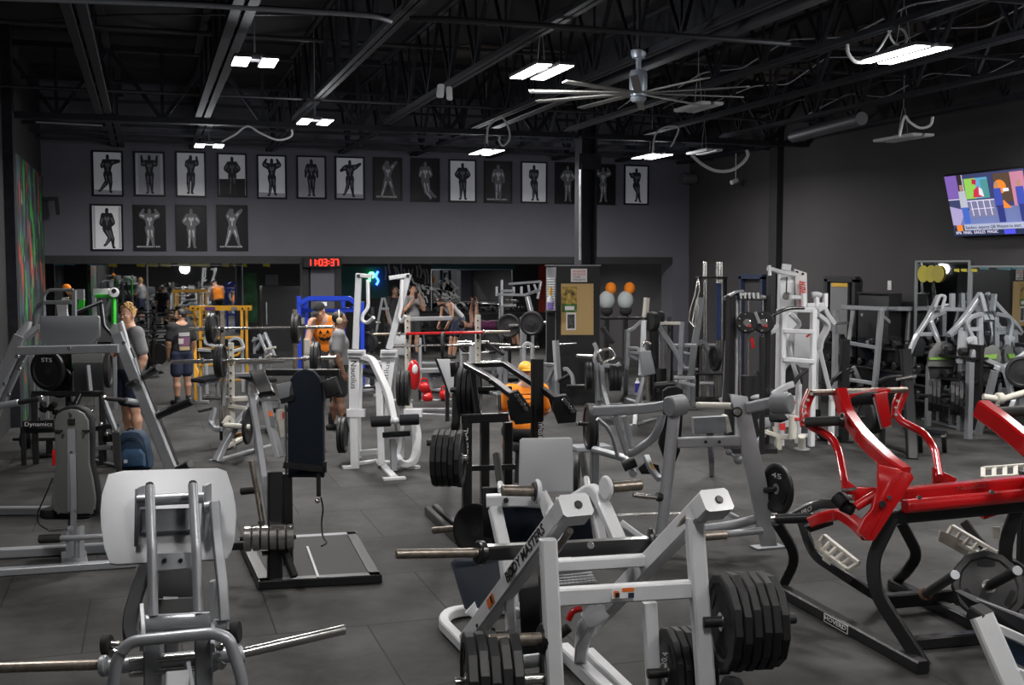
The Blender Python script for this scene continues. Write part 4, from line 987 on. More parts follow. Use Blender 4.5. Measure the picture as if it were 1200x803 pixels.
    sheet(t, 'adjuster_bracket', WHITE, 6.5, '545,719 556,707 559,715 570,716 566,737 553,724', .05, .006)
    for x, y in ((567,719),(570,724),(578,738),(560,733)): bolt(t, W(x,y,6.2), -FW, .012, IRON)
    MB().ball(W(579,700,6.3), .03).put('white_cap', WHITE, t)
    tr(t, 'support_leg', WHITE, 6.3, '640,730 600,716', .05)
    # plate pegs
    MB().cyl(W(572,751,5.25), W(636,748.5,5.33), .030, 18).put('plate_peg', STEELW, t); MB().cyl(W(633,749,5.32), W(640,749,5.33), .075, 22).put('peg_collar', BLACK, t)
    MB().cyl(W(612,776,5.75), W(636,773,5.78), .035).put('lower_peg', SILVER, t); MB().cyl(W(632,774,5.77), W(639,774,5.77), .07).put('peg_collar', BLKM, t)
    p = W(838,729,5.38); MB().cyl(p-lat*.06, p+lat*.40, .026, 18).put('plate_peg', IRON, t)
    p = W(776,789,5.85); MB().cyl(p-lat*.08, p+lat*.36, .026, 18).put('plate_peg', IRON, t)
    p = W(548,800,5.30); MB().cyl(p-lat*.06, p+lat*.42, .026, 18).put('plate_peg', CHROME, t)
    g = 'plates on the white leg press'
    stack(W(550,800,5.28), lat, 5, 'the lower left peg of the white leg press', .232, .05, 12, near=True, group=g)
    # right stacks: counted from outside towards the post
    stack(W(842,729,5.38)+lat*.255, -lat, 6, 'the right peg of the white leg press', [.22,.235,.235,.235,.235,.232], .044, 12, near=True, group=g)
    stack(W(779,789,5.85)+lat*.20, -lat, 5, 'the low rear peg inside the white leg press', .232, .042, 12, near=True, group=g)
    text('20.4', 'lettering', WTXT, t, W(780,779,5.78)-FW*.02, V((0,0,1))+RT*.15, -RT+FW*.2, .03, .07).name = 'lettering'
    plate(W(862,853,5.2), lat, .232, .05, 'black weight plate standing lowest right of the white leg press, only its rim in view', g, 12)
whitepress()
# ---- G  red and black plate-loaded machine, right
def redmachine():
    t = thing('rowing_machine', 'glossy red and black plate-loaded lever machine at right foreground', 'exercise machine', Fl(1040,720))
    f = lambda x, y, z=.04: Z(x, y, z)
    # base
    A, B = f(917,692), f(1082,783); MB().beam([A, B], .085,.08).put('base_rail', BLACK, t)
    A2, B2 = f(1046,684), f(1186,752); MB().beam([A2, B2], .085,.08).put('base_rail', BLACK, t)
    MB().beam([f(1068,754), f(1180,744)], .08,.08).put('front_cross_bar', BLACK, t)
    MB().beam([f(1036,705,.1), f(1150,694,.1)], .08,.10).put('middle_cross_bar', BLKM, t)
    # curved legs
    def leg(s, w=.085, h=.06, nm='leg', fil=.22):
        p = polys(s, 7.2)[0]; MB().beam(p, w, h, up=LAT(1.2), fil=fil).put(nm, BLACK, t)
    leg('909,611,1.05 935,652,1.1 915,692,f', .07, .06)
    leg('1046,606,-.05 1022,655,-.05 1026,694,-.1 1084,783,f', .085, .07)
    leg('1056,612,.85 1076,650,.9 1064,668,1.0 1047,684,f', .075, .06)
    leg('1196,588,.2 1176,638,.2 1182,690,.25 1190,752,f', .085, .06)
    leg('939,610,.9 952,650,.8 1000,682,.4 1042,708,f', .06, .05, 'foot_rail')
    leg('1130,612,.9 1150,640,.8 1190,662,.6 1225,690,f', .06, .05, 'foot_rail')
    # arch plate with lettering
    p = polys('914,611,1.0 922,604,1.0 945,592,.95 962,585.5,.9 975,586,.85 990,598,.8 996,606,.75 985,603,.8 972,596,.85 962,596,.9 945,603,.95 925,612,1.0', 7.2)[0]; MB().slab(p, FW*.06, .004).put('arch_plate', BLACK, t)
    text('II PRO', 'lettering', WTXT, t, W(934,607,8.1), W(953,597,8.05)-W(934,607,8.1), V((0,0,1)), .035, .12)
    MB().beam([W(1036,607,7.15), W(1198,592,7.35)], .07,.085).put('upper_beam', BLACK, t)
    MB().beam([W(1080,601,7.3), W(1140,596,7.3)], .08,.03).put('beam_cap', GREYP, t)
    # red cross beams
    MB().beam([W(1058,581,7.2), W(1215,565,7.4)], .09,.095).put('torque_beam', RED, t)
    MB().cyl(W(1060,594,7.1), W(1215,579,7.3), .045, 20).put('torque_tube', RED, t)
    text('Nautilus', 'lettering', mat('faded_print', (.35,.05,.05), .5), t, W(1122,575,7.22), W(1160,570.8,7.26)-W(1122,575,7.22), V((0,0,1)), .03, .2)
    for x, y in ((1077,583),(1162,577)): bolt(t, W(x,y,7.02), -FW, .014)
    # left gusset: long kinked plate
    sheet(t, 'pivot_gusset', RED, 7.05, '1030,545 1053,550 1067,556 1069,561 1046,600 1022,632 1017,634 1006,624 1012,610 1022,598 1030,575', .05, .006)
    sheet(t, 'gusset_edge', RED, 7.04, '1058,553 1069,555 1071,561 1024,634 1018,634', .10, .004)
    MB().cyl(W(1034,591,7.0), W(1034,591,7.04), .022).put('gusset_hole', BLKM, t); bolt(t, W(1042,583,7.02), -FW, .014)
    sheet(t, 'side_gusset', RED, 7.3, '988,555 992,562 1004,571 1030,572 1030,590 1006,592 1000,584 988,576', .05, .006)
    tr(t, 'pivot_shaft', RED, 7.15, '1003,594 1026,580', .06, kind='tube')
    for q in (((979,582),(990,592),.045),((986,592),(1000,598),.04)): MB().cyl(W(*q[0],7.35), W(*q[1],7.3), q[2]).put('pivot_bearing', BLKM, t)
    MB().cyl(W(986,575,7.3), W(1004,573,7.25), .012).put('pivot_pin', CHROME, t); MB().cyl(W(994,583,7.25), W(1000,583,7.22), .02).put('pivot_pin', CHROME, t)
    # arms
    tr(t, 'thick_arm', RED, 7.7, '984,459,.3 991,484,.2 1012,514,-.1 1046,546,-.5 1060,556,-.6', .085, .10, fil=.25)
    tr(t, 'curved_arm', RED, 7.7, '951,458,.25 941,480,.25 945,497,.2 975,512,.1 984,532,.0 990,566,-.3 994,574,-.35', .058, kind='tube', fil=.16)
    tr(t, 'hole_plate', RED, 7.75, '951,458,.2 942,478,.2 944,500,.15', .07, .03, up=FW, fil=.1)
    tr(t, 'hole_plate', RED, 8.4, '1061,455 1051,470 1050,490', .07, .03, up=FW, fil=.1)
    tr(t, 'curved_arm', RED, 8.2, '1062,456,.2 1050,486,.2 1056,494,.15 1084,508,.0 1096,528,-.1 1101,560,-.5', .058, kind='tube', fil=.16)
    sheet(t, 'side_gusset', RED, 7.75, '1094,548 1103,552 1122,561 1118,568 1094,568', .04, .004)
    MB().cyl(W(950,460.5,7.9), W(1062,457,8.35), .022, 16).put('handle_bar', STEELW, t)
    MB().beam([W(985,465,7.98), W(1038,457.5,8.2)], .09,.035).put('bridge', RED, t)
    sheet(t, 'hanging_arm', RED, 8.0, '1025,462 1040,459 1045,498 1038,501 1034,501', .05, .006); sheet(t, 'hanging_arm_trim', LTGREY, 8.02, '1023,467 1026,464 1034,501 1044,498 1045,501 1033,503', .02, .002)
    MB().cyl(W(986,468,8.0), W(1027,466,8.1), .05, 18).put('forearm_pad', VINYL, t)
    MB().cyl(W(943,495,7.8), W(987,493,7.75), .035, 16).put('hand_grip', GRIP, t); MB().cyl(W(984,493,7.75), W(990,493,7.74), .055, 16).put('grip_flange', BLACK, t)
    for k, (x, y) in enumerate(((951,462),(947,469),(943.5,477),(942,485),(942.5,493),(1052,470),(1050,478),(1050,486))): bolt(t, W(x,y,7.88 if k < 5 else 8.36), -FW, .010, OFFW)
    tr(t, 'lower_lever', RED, 7.6, '950,612,.1 964,606,.05 984,602,.0 1000,611,-.2 1016,627,-.45', .075, .075, fil=.15)
    MB().cyl(W(907,608.5,7.9), W(953,607,7.75), .036, 16).put('hand_grip', BLACK, t); MB().cyl(W(906,608.5,7.9), W(911,608.5,7.88), .045, 16).put('grip_end', CHROME, t)
    sheet(t, 'lever_bracket', BLKM, 7.75, '944,618 976,610 977,615 950,624', .05)
    # second big arm, at the right edge
    tr(t, 'thick_arm', RED, 7.0, '1150,479,.25 1172,495,.1 1200,518,-.05 1240,552,-.2', .10, .12)
    MB().cyl(W(1164,484,7.35), W(1215,480,7.5), .035, 16).put('hand_grip', GRIP, t)
    tr(t, 'lower_lever', RED, 7.6, '1150,604 1180,594 1215,588', .06, .05)
    # foot plates: pale ladder treads
    def tread(p, d, dz):
        q = polys(p, d)[0]; a, b, c, e = q; m = MB()
        m.beam([a, b], .03,.025); m.beam([e, c], .03,.025)
        for k in range(6): u = k/5; m.beam([a+(b-a)*u, e+(c-e)*u], .035,.02)
        m.put('foot_tread', OFFW, t)
    tread('966,628,.1 1006,660,-.25 993,668,-.25 957,640,.1', 7.75, 0); tread('1116,617,.2 1168,648,-.1 1160,655,-.1 1108,630,.2', 7.5, 0)
    sheet(t, 'foot_plate', OFFW, 7.8, '953,628 962,636 964,645 956,640', .02); sheet(t, 'rail_sticker', OFFW, 7.7, '966,651 974,656 973,663 966,658', .05)
    sheet(t, 'foot_plate', OFFW, 7.6, '1102,622 1113,626 1140,640 1132,652 1100,634', .02, .002)
    tread('1152,549,.2 1215,544,.35 1215,556,.2 1152,560,.05', 8.6, 0)
    a = W(1200,552,8.7); MB().beam([a, drop(a)], .06).put('tread_post', BLACK, t); MB().beam([drop(a)+V((0,0,.04)), f(1186,752)], .06,.06).put('tread_rail', BLACK, t)
    MB().beam([W(1230,545,6.85), W(1212,566,7.4)], .09,.1).put('arm_joint', RED, t)
    sheet(t, 'small_plate', OFFW, 7.4, '1164,618 1172,618 1172,632 1164,632', .02)
    # base label
    u = (B-A).normalized(); nn = V((u.y,-u.x,0)); nn = nn if nn.dot(FW) < 0 else -nn
    L = (B-A).length; q0 = A+u*L*.385+nn*.044; xd = u if u.cross(V((0,0,1))).dot(nn) > 0 else -u
    MB().slab([q0+V((0,0,-.03)), q0+u*L*.175+V((0,0,-.03)), q0+u*L*.175+V((0,0,.03)), q0+V((0,0,.03))], nn*.002).put('base_label', WTXT, t, flat=True)
    MB().slab([q0+u*.01+nn*.002+V((0,0,-.024)), q0+u*(L*.175-.01)+nn*.002+V((0,0,-.024)), q0+u*(L*.175-.01)+nn*.002+V((0,0,.024)), q0+u*.01+nn*.002+V((0,0,.024))], nn*.001).put('base_label_field', BLKM, t, flat=True)
    text('HOVERD', 'lettering', WTXT, t, q0+u*.015+nn*.004+V((0,0,-.010)), u, V((0,0,1)), .03, L*.155, bold=.01)
    # plate pegs
    p0, p1 = W(1084,697,7.6), W(1119,674,7.1); MB().cyl(p0, p1, .032, 18).put('plate_peg', BLACK, t); MB().cyl(p1, p1+(p1-p0).normalized()*.006, .03, 16).put('peg_end', SILVER, t); MB().cyl(p0, p0+(p1-p0).normalized()*.03, .045, 18).put('peg_rust_ring', mat('rust', (.12,.06,.035), .8), t)
    p0, p1 = W(1146,694,7.5), W(1192,669,6.85); MB().cyl(p0, p1, .032, 18).put('plate_peg', BLACK, t); MB().cyl(p1, p1+(p1-p0).normalized()*.006, .03, 16).put('peg_end', SILVER, t)
    ax = (p1-p0).normalized(); plate(p0+(p1-p0)*.28, ax, .235, .035, 'single 12-sided grey weight plate on the front peg of the red machine', None, 12, IRON, near=True)
    MB().beam([W(1120,702,7.5), W(1200,706,7.5)], .06,.08).put('peg_bar', BLACK, t)
redmachine()
# ---- J  white machine corner, bottom right
def corner():
    d = 5.0; t = thing('padded_bench_machine', 'white frame of a machine with dark pad at the bottom right corner', 'exercise machine', drop(W(1190,760,5)))
    a, b = W(1150,722,d), W(1187,806,d-.1); u = b-a; f = a+u*(-a.z/u.z); MB().beam([a, f], .095,.07, up=FW).put('post', WHITE, t)
    MB().beam([W(1141,715,d+.05), W(1157,726,d+.0)], .10,.06).put('end_cap', BLKM, t)
    MB().beam([W(1157,731,d-.02), W(1240,768,d+.05)], .045,.04).put('side_bar', WHITE, t); MB().beam([W(1190,787,d-.05), W(1250,812,d)], .045,.04).put('side_bar', WHITE, t)
    sheet(t, 'pad', VINYL, d+.06, '1143,706 1150,705 1215,732 1215,752 1160,727', .25, .012)
    MB().beam([W(1143,704,d+.12), W(1220,731,d+.18)], .012,.02).put('pad_trim', LTGREY, t)
    sheet(t, 'side_panel', BAG, d+.04, '1177,748 1215,764 1215,790 1192,778', .02)
    bolt(t, W(1167,741,d-.04), -FW, .012); MB().beam([W(1240,768,d+.05), drop(W(1240,768,d+.05))], .09).put('post', WHITE, t)
corner()
# ---- I  silver machine right of centre
def silverrow():
    d = 9.55; t = thing('plate_row_machine', 'silver four-legged lever machine right of centre with grey round end caps', 'exercise machine', Fl(840,625))
    MB().oval([W(790,486,d), W(775,627,d-.05), Fl(772,640)], .105,.08, up=FW).put('leg', SILVER, t)
    o = '856,462 876,465 881,487 899,567 911,640 893,641 878,573 863,487'
    sheet(t, 'leg', SILVER, d, o, .07, .006); MB().box(Fl(900,642)+V((0,0,.008)), .28,.14,.016,.003).put('foot', SILVD, t)
    tr(t, 'cross_bar', SILVER, d, '793,519,.0 880,516,.05', .07, .085)
    for x in (827, 843): bolt(t, W(x,518,d-.04), -FW, .014, BLKM)
    tr(t, 'upper_arm', SILVER, d, '696,482,.35 745,480,.25 772,477,.1 786,474,.0', .08, .085, fil=.1)
    MB().cyl(W(783,477,d-.1), W(801,474,d-.02), .088, 26).put('end_cap', GREYP, t)
    text('Hammer', 'lettering', LTGREY, t, W(722,484,d+.24), W(742,482.5,d+.22)-W(722,484,d+.24), V((0,0,1)), .03, .13)
    tr(t, 'upper_arm', SILVER, d, '876,478,.0 908,471,-.1', .09, .09); MB().cyl(W(905,473,d-.1), W(927,473,d-.2), .088, 26).put('end_cap', GREYP, t)
    tr(t, 'handle_tube', OFFW, d, '817,475,.3 858,476,.05', .06, kind='tube')
    MB().cyl(W(864,483,d-.1), W(864,483,d+.0), .045).put('pivot_ring', BLKM, t); MB().cyl(W(864,483,d-.12), W(864,483,d-.08), .03).put('pivot_bolt', CHROME, t)
    tr(t, 'pull_knob', SILVER, d, '850,528 858,533 864,538', .03, kind='tube'); MB().ball(W(854,530,d-.02), .028).put('knob', SILVD, t); MB().ball(W(865,539,d-.02), .04).put('knob', SILVD, t)
    tr(t, 'u_frame', SILVER, d, '720,488,.3 735,533,.35|731,488,.3 742,530,.35', .06, .04, each=True)
    tr(t, 'u_frame', SILVER, d, '737,532,.35 745,529,.3 766,514,.2 773,500,.1 776,486,.1', .07, kind='oval', fil=.15)
    tr(t, 'u_frame', SILVER, d, '700,491,.4 712,501,.45 718,512,.5 724,536,.55', .035, kind='tube', fil=.1)
    tr(t, 'base_tube', SILVER, d, '696,527,1.1 735,538,.75 742,556,.5', .07, kind='tube'); MB().cyl(W(730,547,d+.5), W(745,541,d+.5), .05).put('roller', GRIP, t)
    tr(t, 'long_tube', CHROME, d, '720,605,f 807,602,f', .04, kind='tube')
    tr(t, 'lower_bar', SILVER, d, '782,626,.0 852,617,.0 898,606,.1', .08, kind='oval', fil=.1)
    MB().cyl(W(824,629,d-.25), W(851,626,d-.2), .036).put('plate_peg', STEELW, t); MB().cyl(W(851,626,d-.2), W(893,622,d-.1), .03).put('peg_tube', SILVER, t)
    MB().cyl(W(742,580,d-.1), W(772,584,d-.05), .022).put('plate_peg', CHROME, t); MB().cyl(W(769,582,d-.05), W(776,583,d-.04), .04).put('peg_collar', IRON, t)
    tr(t, 'brace', SILVER, d, '842,596,.3 865,608,.2', .04); tr(t, 'brace', SILVER, d, '730,620,.2 755,632,.0', .05)
    sheet(t, 'seat_back', VINYL, d+.3, '777,458 783,454 793,453 801,457 800,498 797,530 790,546 781,546 772,520 778,492', .08, .015)
    tr(t, 'seat_strut', SILVER, d, '757,535,.4 763,550,.3 773,562,.2', .05); sheet(t, 'sticker', YEL, d+.15, '762,541 766,546 768,552 764,549', .03)
    sheet(t, 'foot_pad', BLKM, d+.35, '748,549 756,542 772,545 774,556 752,556', .06, .01)
    sheet(t, 'control_box', GREYP, d+.4, '813,490 850,488 852,507 814,509', .15, .006); sheet(t, 'box_side', OFFW, d+.4, '850,488 853,487 858,506 852,508', .2, .004)
    tr(t, 'box_post', SILVD, d, '832,508,.45 834,540,.5 834,556,f', .05)
    p = W(911,573,d-.1); plate(p, RT*.93+FW*.36, .215, .04, 'black weight plate hung on the right leg of the silver lever machine', None, 40, near=True, word=('45', -1))
    MB().cyl(W(896,575,d), p, .025).put('plate_peg', IRON, t)
silverrow()
# ---- E  black machine in the centre
def blackpress():
    d = 9.6; t = thing('standing_calf_machine', 'black plate-loaded machine with two long padded arms at the picture centre', 'exercise machine', Fl(585,640))
    def post(x, y0, yf, w=.075, dd=0):
        MB().beam([W(x,y0,d+dd), drop(W(x,yf,d+dd))], w, .075, up=(0,1,0)).put('post', BLACK, t)
    post(547,488,640,.078); post(568,495,640,.075,.5); post(595,495,600,.075,.5); post(629.5,421,640,.10,.15)
    text('ARSENAL', 'lettering', WTXT, t, W(546,543,d-.06)+RT*.02, V((0,0,1)), -RT, .05, .30); text('ARSENAL', 'lettering', WTXT, t, W(637,518,d-.05), V((0,0,1)), -RT, .045, .18)
    tr(t, 'cross_bar', BLACK, d, '541,491,.0 596,489,.0', .08,.075); tr(t, 'cross_bar', BLACK, d, '550,549,.1 604,547,.2', .04, .045)
    for s in ('546,428,.6 575,444,.3 602,465,.0','592,427,.6 620,446,.3 652,468,.0'): tr(t, 'lever_arm', BLACK, d, s, .06,.05)
    tr(t, 'top_bar', BLACK, d, '546,428.5,.6 594,427,.6', .05,.04); tr(t, 'top_bar', BLACK, d, '560,456,.3 600,455,.3', .035,.035)
    for o, pr in (('597,461 607,458 624,481 624,496 604,498 595,478',0),('650,465 664,463 676,482 675,495 654,497 648,480',1)):
        sheet(t, 'shoulder_pad', VINYL, d-.1, o, .30, .012)
    for q in (((604,462),(618,482)),((660,468),(673,484))):
        MB().beam([W(*q[0],d-.16), W(*q[1],d-.16)], .05,.02).put('pad_rail', IRON, t)
        for k in (.1,.35,.6,.85): bolt(t, W(q[0][0]+(q[1][0]-q[0][0])*k, q[0][1]+(q[1][1]-q[0][1])*k, d-.18), -FW+V((0,0,.6)), .018)
    sheet(t, 'side_panel', BLACK, d+.3, '594,470 604,463 612,498 598,492', .08); sheet(t, 'arm_link', IRON, d+.2, '640,458 652,468 660,492 648,484', .05, .004)
    tr(t, 'spring', CHROME, d, '585,463,.2 586,482,.2', .03, kind='tube')
    tr(t, 'arm_link', BLACK, d, '575,448,.25 582,440,.35', .04); tr(t, 'frame_link', BLACK, d, '553,437,.5 560,485,.2', .05)
    # rear upright with plates
    tr(t, 'rear_post', BLKM, d, '537,440,.9 534,500,.7 531,545,f', .07)
    sheet(t, 'rear_box', BLACK, d+1.0, '527,425 538,424 540,441 528,442', .1, .01)
    lat = LAT(math.radians(-6))
    a = W(548,459,d+.7); MB().cyl(W(528,457,d+.75), a+lat*.2, .025).put('plate_peg', IRON, t)
    stack(W(541,459,d+.72), lat, 4, 'the upper peg of the black calf machine', .225, .045, 40, group='plates on the black calf machine')
    MB().cyl(W(500,519,d-.05), W(548,519,d), .028).put('plate_peg', IRON, t)
    stack(W(512,537,d-.45), lat, 5, 'the lower left peg of the black calf machine', .232, .046, 12, near=True, group='plates on the black calf machine')
    MB().cyl(W(510,537,d-.45), W(548,537,d-.4), .025).put('plate_peg', CHROME, t); MB().beam([W(546,537,d-.4), W(547,537,d)], .05,.05).put('peg_mount', BLACK, t)
    # base
    for a, b in (((501,603),(556,655)),((510,600),(566,650))): MB().beam([Fl(*a)+V((0,0,.04)), Fl(*b)+V((0,0,.04))], .06,.08).put('base_rail', BLACK, t)
    MB().cyl(W(508,622,9.9), W(541,619,9.7), .030).put('storage_peg', STEELW, t)
    plate(W(558,622,d-.3), RT*.5+FW*.86, .225, .03, 'black disc leaning at the foot of the black calf machine, behind the white leg press', None, 40)
    tr(t, 'base_step', BLACK, d, '545,650,f 640,640,f', .1,.06)
    o = Fl(600,640); MB().slab(rrect(V((o.x,o.y,0)), RT, V((FW.x,FW.y,0)), .8,.5,.03), (0,0,.10), .01).put('foot_platform', BLKM, t)
    MB().box(W(636,549,d+.1), .05,.3,.05).put('back_bar', BLACK, t)
    plate(W(676,560,d+.3), lat, .2, .04, 'black weight plate edge showing behind the upright white foot plate', 'plates on the black calf machine', 40)
blackpress()
# ================================================================== MIDDLE DISTANCE
def mach(name, label, px, py, cat='exercise machine', group=None):
    f = Fl(px, py); return thing(name, label, cat, f, 0, group), dep(f)
def legs(t, m, d, pts, w=.06, nm='leg'):
    """vertical members from a traced point (x,y,dd) down to the floor"""
    for x, y, dd in pts:
        a = W(x, y, d+dd); MB().beam([a, drop(a)], w, w, up=(0,1,0)).put(nm, m, t)
def cush(t, m, d, s, th=.08, nm='pad'): return sheet(t, nm, m, d, s, th, th*.22)
# ---- D  white Nautilus machine
t, d = mach('leg_extension_machine', 'tall white plate-loaded machine with two high arms and black rollers, left of centre', 452, 549)
for s in ('420.5,321,.1 416.5,409,.0','478.5,322,.1 456,409,.0'): tr(t, 'tall_arm', LTGREY, d, s, .078, .06, up=FW)
for s in ('418,322.5,.1 436,324,.05','456,326,.05 480,322.5,.1'): tr(t, 'top_bar', WHITE, d, s, .06, .05)
for s in ('431,328,.05 431.5,361,.0 425,369,.0 424,376,.0 430,379,.0 438,372,-.1','471,328,.05 470,362,.0 467,372,.0 470,378,.0 475,370,-.05'): tr(t, 'hanging_hook', WHITE, d, s, .045, kind='tube', fil=.06)
for x in (420, 478): bolt(t, W(x,323.5,d+.05), -FW, .022, IRON)
for s in ('407,410 427,410 427,419 407,419','446,410 466,410 465,419 445,419','406,480 427,480 427,489 406,489','473,480 494,480 494,489 473,489'): sheet(t, 'hinge_block', WHITE, d-.05, s, .16, .006)
for s in ('407,411.5 426,411.5 426,414 407,414','447,411.5 465,411.5 465,414 447,414'): sheet(t, 'hinge_pin', LTGREY, d-.08, s, .02)
sheet(t, 'post', WHITE, d, '408.5,419 424,419 420,485 409,485', .07, .004); sheet(t, 'side_strut', WHITE, d, '421,421 425,423 424,485 421,485', .03)
sheet(t, 'post', WHITE, d, '446,419 463,419 456,470 452,470', .07, .004)
text('Nautilus', 'lettering', KTXT, t, W(411,423,d-.03), -V((0,0,1)), RT, .07, .34); text('Nautilus', 'lettering', KTXT, t, W(452.5,460,d-.03), V((0,0,1))+RT*.13, -RT, .06, .38)
MB().beam([W(414.5,488,d), W(416,545,d), Fl(416,549)], .10,.08, up=FW).put('lower_post', WHITE, t); MB().box(Fl(409,549)+V((0,0,.015)), .16,.1,.03).put('foot', WHITE, t)
tr(t, 'lever_arm', WHITE, d, '424,418,-.0 436,421,-.05 450,450,-.2 455,462,-.25 461,492,-.3', .09, .07, fil=.08)
tr(t, 'cross_bar', WHITE, d, '421,425,.05 452,425,.05', .05, .05)
MB().beam([W(444,448,d), W(447,543,d), Fl(447,546)], .08,.07, up=FW).put('lower_post', WHITE, t); tr(t, 'inner_post', LTGREY, d, '450,465,.1 452,500,.1', .06)
tr(t, 'curved_leg', WHITE, d, '484,488,.0 488.5,505,.0 488.5,530,.0 484,542,-.05 474,545,-.1 467,540,-.1', .095, .08, fil=.15); MB().box(Fl(484,549)+V((0,0,.015)), .16,.1,.03).put('foot', WHITE, t)
tr(t, 'curved_leg', LTGREY, d, '473,510,.15 467,535,.1 470,543,-.05', .06)
for a, b in (((435,494.5),(458,493.5)),((468.5,492.5),(491,491.5))): MB().cyl(W(*a,d-.35), W(*b,d-.35), .066, 20).put('roller_pad', VINYL, t)
MB().cyl(W(456,494,d-.35), W(471,492.5,d-.35), .035).put('roller_axle', WHITE, t); MB().ball(W(463,493,d-.37), .04).put('axle_hub', WHITE, t)
MB().cyl(W(448.5,510,d-.3), W(481,508,d-.3), .034, 16).put('roller_pad', VINYL, t); tr(t, 'roller_stem', CHROME, d, '463,494,-.33 465,512,-.3', .03, kind='tube')
tr(t, 'front_post', SILVD, d, '460,515,-.2 461.5,552,-.25', .075)
tr(t, 'base_rail', WHITE, d, '443,541,f 462,561,f', .09, .07); tr(t, 'base_rail', WHITE, d, '422,531,.3 446,529,.3', .06, .07); tr(t, 'base_rail', WHITE, d, '418,545,f 447,541,f', .07, .07); tr(t, 'base_rail', WHITE, d, '447,543,f 484,545,f', .07, .07)
MB().box(Fl(462,562)+V((0,0,.012)), .26,.09,.024).put('foot', WHITE, t)
legs(t, LTGREY, d, ((420,470,.7),(470,470,.7)), .06, 'rear_post')
lat = LAT(0)
stack(W(399,510,d+.35), lat, 2, 'left peg of the tall white lever machine', .225, .045, 40, group='plates on the tall white lever machine')
stack(W(468,455,d+.65), lat, 3, 'rear peg of the tall white lever machine', .225, .05, 40, group='plates on the tall white lever machine')
# ---- silver hip machine behind the belt squat
t, d = mach('glute_machine', 'silver lever machine with bent front leg and loaded pegs, behind the belt squat', 262, 540)
tr(t, 'bent_leg', SILVER, d, '301,463,.5 292,480,.35 272,505,.1 258,531,.0 253,541,f', .10, .07, fil=.2)
tr(t, 'curved_arm', SILVER, d, '251,478,.1 247,496,.05 252,503,.05 261,503,.0', .07, .05, fil=.1); tr(t, 'handle', BLKM, d, '233,482,.0 250,478,.1', .04, kind='tube')
plate(W(259,496,d+.3), LAT(.25), .225, .04, 'black plate with pale print behind the curved silver lever of the hip machine', 'plates on the silver hip machine', 40, word=('STD', -1))
MB().cyl(W(262,498,d), W(293,501,d+.05), .035).put('plate_peg', OFFW, t)
plate(W(290,499,d+.1), LAT(0), .24, .04, 'black plate seen edge-on at the end of the pale hip machine peg', 'plates on the silver hip machine', 40)
legs(t, SILVD, d, ((300,470,.6),(330,470,.6)), .07); tr(t, 'pivot_box', OFFW, d, '262,497,.0 268,488,.05 275,500,.1', .05); tr(t, 'base_rail', SILVER, d, '254,541,f 330,520,f', .08, .06)
tr(t, 'floor_foot', SILVD, d, '246,540,f 262,541,f', .08, .03)
tr(t, 'brown_wedge', mat('wood_block', (.32,.17,.07), .7), d, '270,512,.25 287,508,.3', .12, .05)
# ---- bench press / squat stations with barbells
def barbell(label, P, Q, red=None, group=None):
    P, Q = V(P), V(Q); u = (Q-P).normalized(); L = (Q-P).length
    t = thing('barbell', label, 'barbell', (P+Q)/2, 0, group)
    MB().cyl(P+u*L*.19, Q-u*L*.19, .017, 12).put('shaft', CHROME, t)
    for a, s in ((P, 1), (Q, -1)):
        MB().cyl(a, a+u*s*L*.19, .027, 14).put('sleeve', CHROME if red is None else STEELW, t); MB().cyl(a+u*s*L*.185, a+u*s*L*.20, .042, 14).put('collar', CHROME, t)
    if red: MB().cyl(P+u*L*red[0], P+u*L*red[1], .024, 12).put('red_grip', RED, t)
    return t
def station(label, pts, base, m, d0, hh=.0, w=.07, bench=None):
    t, d = mach('squat_rack', label, *base)
    for x, y, dd in pts:
        a = W(x, y, d0+dd); MB().beam([a, drop(a)], w, w*1.1, up=(0,1,0)).put('upright', m, t)
        g = drop(a)+V((0,0,.03)); MB().beam([g-FW*.35+V((0,0,-FW.z*-.35*0)), V((g.x,g.y,.03))+V((FW.x,FW.y,0))*.6], .07,.05).put('base_foot', m, t)
    return t, d
# station with two barbells between the yellow rack and the belt squat
t, d = station('brown-grey upright squat rack with a loaded barbell in front of the yellow rack', ((260,364,.2),(345.5,363,.2)), (300,500), STEELW, 16.8)
tr(t, 'cross_bar', SILVD, 16.9, '260,440,.2 345,438,.2', .06)
for x in (260, 345): tr(t, 'hook', IRON, 16.9, '%g,389,-.0 %g,388,-.15 %g,383,-.2' % (x,x,x), .05, .03)
lat = LAT(math.radians(2))
A, B = W(221,386,16.7), W(392,383,16.75); barbell('upper loaded barbell racked at chest height in front of the yellow rack', A, B)
for (x, dx), lab in (((246,1),'left end of the upper racked barbell'),((349,-1),'right end of the upper racked barbell')):
    stack(W(x,385,16.7), lat*dx, 2, lab, .225, .05, 40, group='plates on the racked barbells')
t, d = station('pale drilled steel squat rack with a loaded barbell, behind the belt squat', ((270.5,402,.0),(359,398,.2)), (300,520), OFFW, 15.3, w=.075)
for k in range(8): MB().cyl(W(270.5,410+9*k,15.24), W(270.5,410+9*k,15.28), .014, 8).put('pin_hole', BLKM, t)
tr(t, 'cross_bar', OFFW, 15.3, '272,468,.0 300,467,.1', .06); tr(t, 'cross_bar', SILVD, 15.3, '300,438,.3 360,436,.3', .06); tr(t, 'brace', SILVER, 15.3, '264,420,.1 262,475,.3', .05)
tr(t, 'safety_arm', CHROME, 15.3, '275,425,.1 333,424,.2', .05); tr(t, 'lower_bar', OFFW, 15.3, '268,476,.0 300,480,.0', .05)
A, B = W(200,424.5,15.2), W(394,419,15.3); barbell('lower loaded barbell racked on the pale drilled uprights', A, B)
stack(W(256,423,15.2), lat, 2, 'left end of the lower racked barbell', .225, .05, 40, group='plates on the racked barbells')
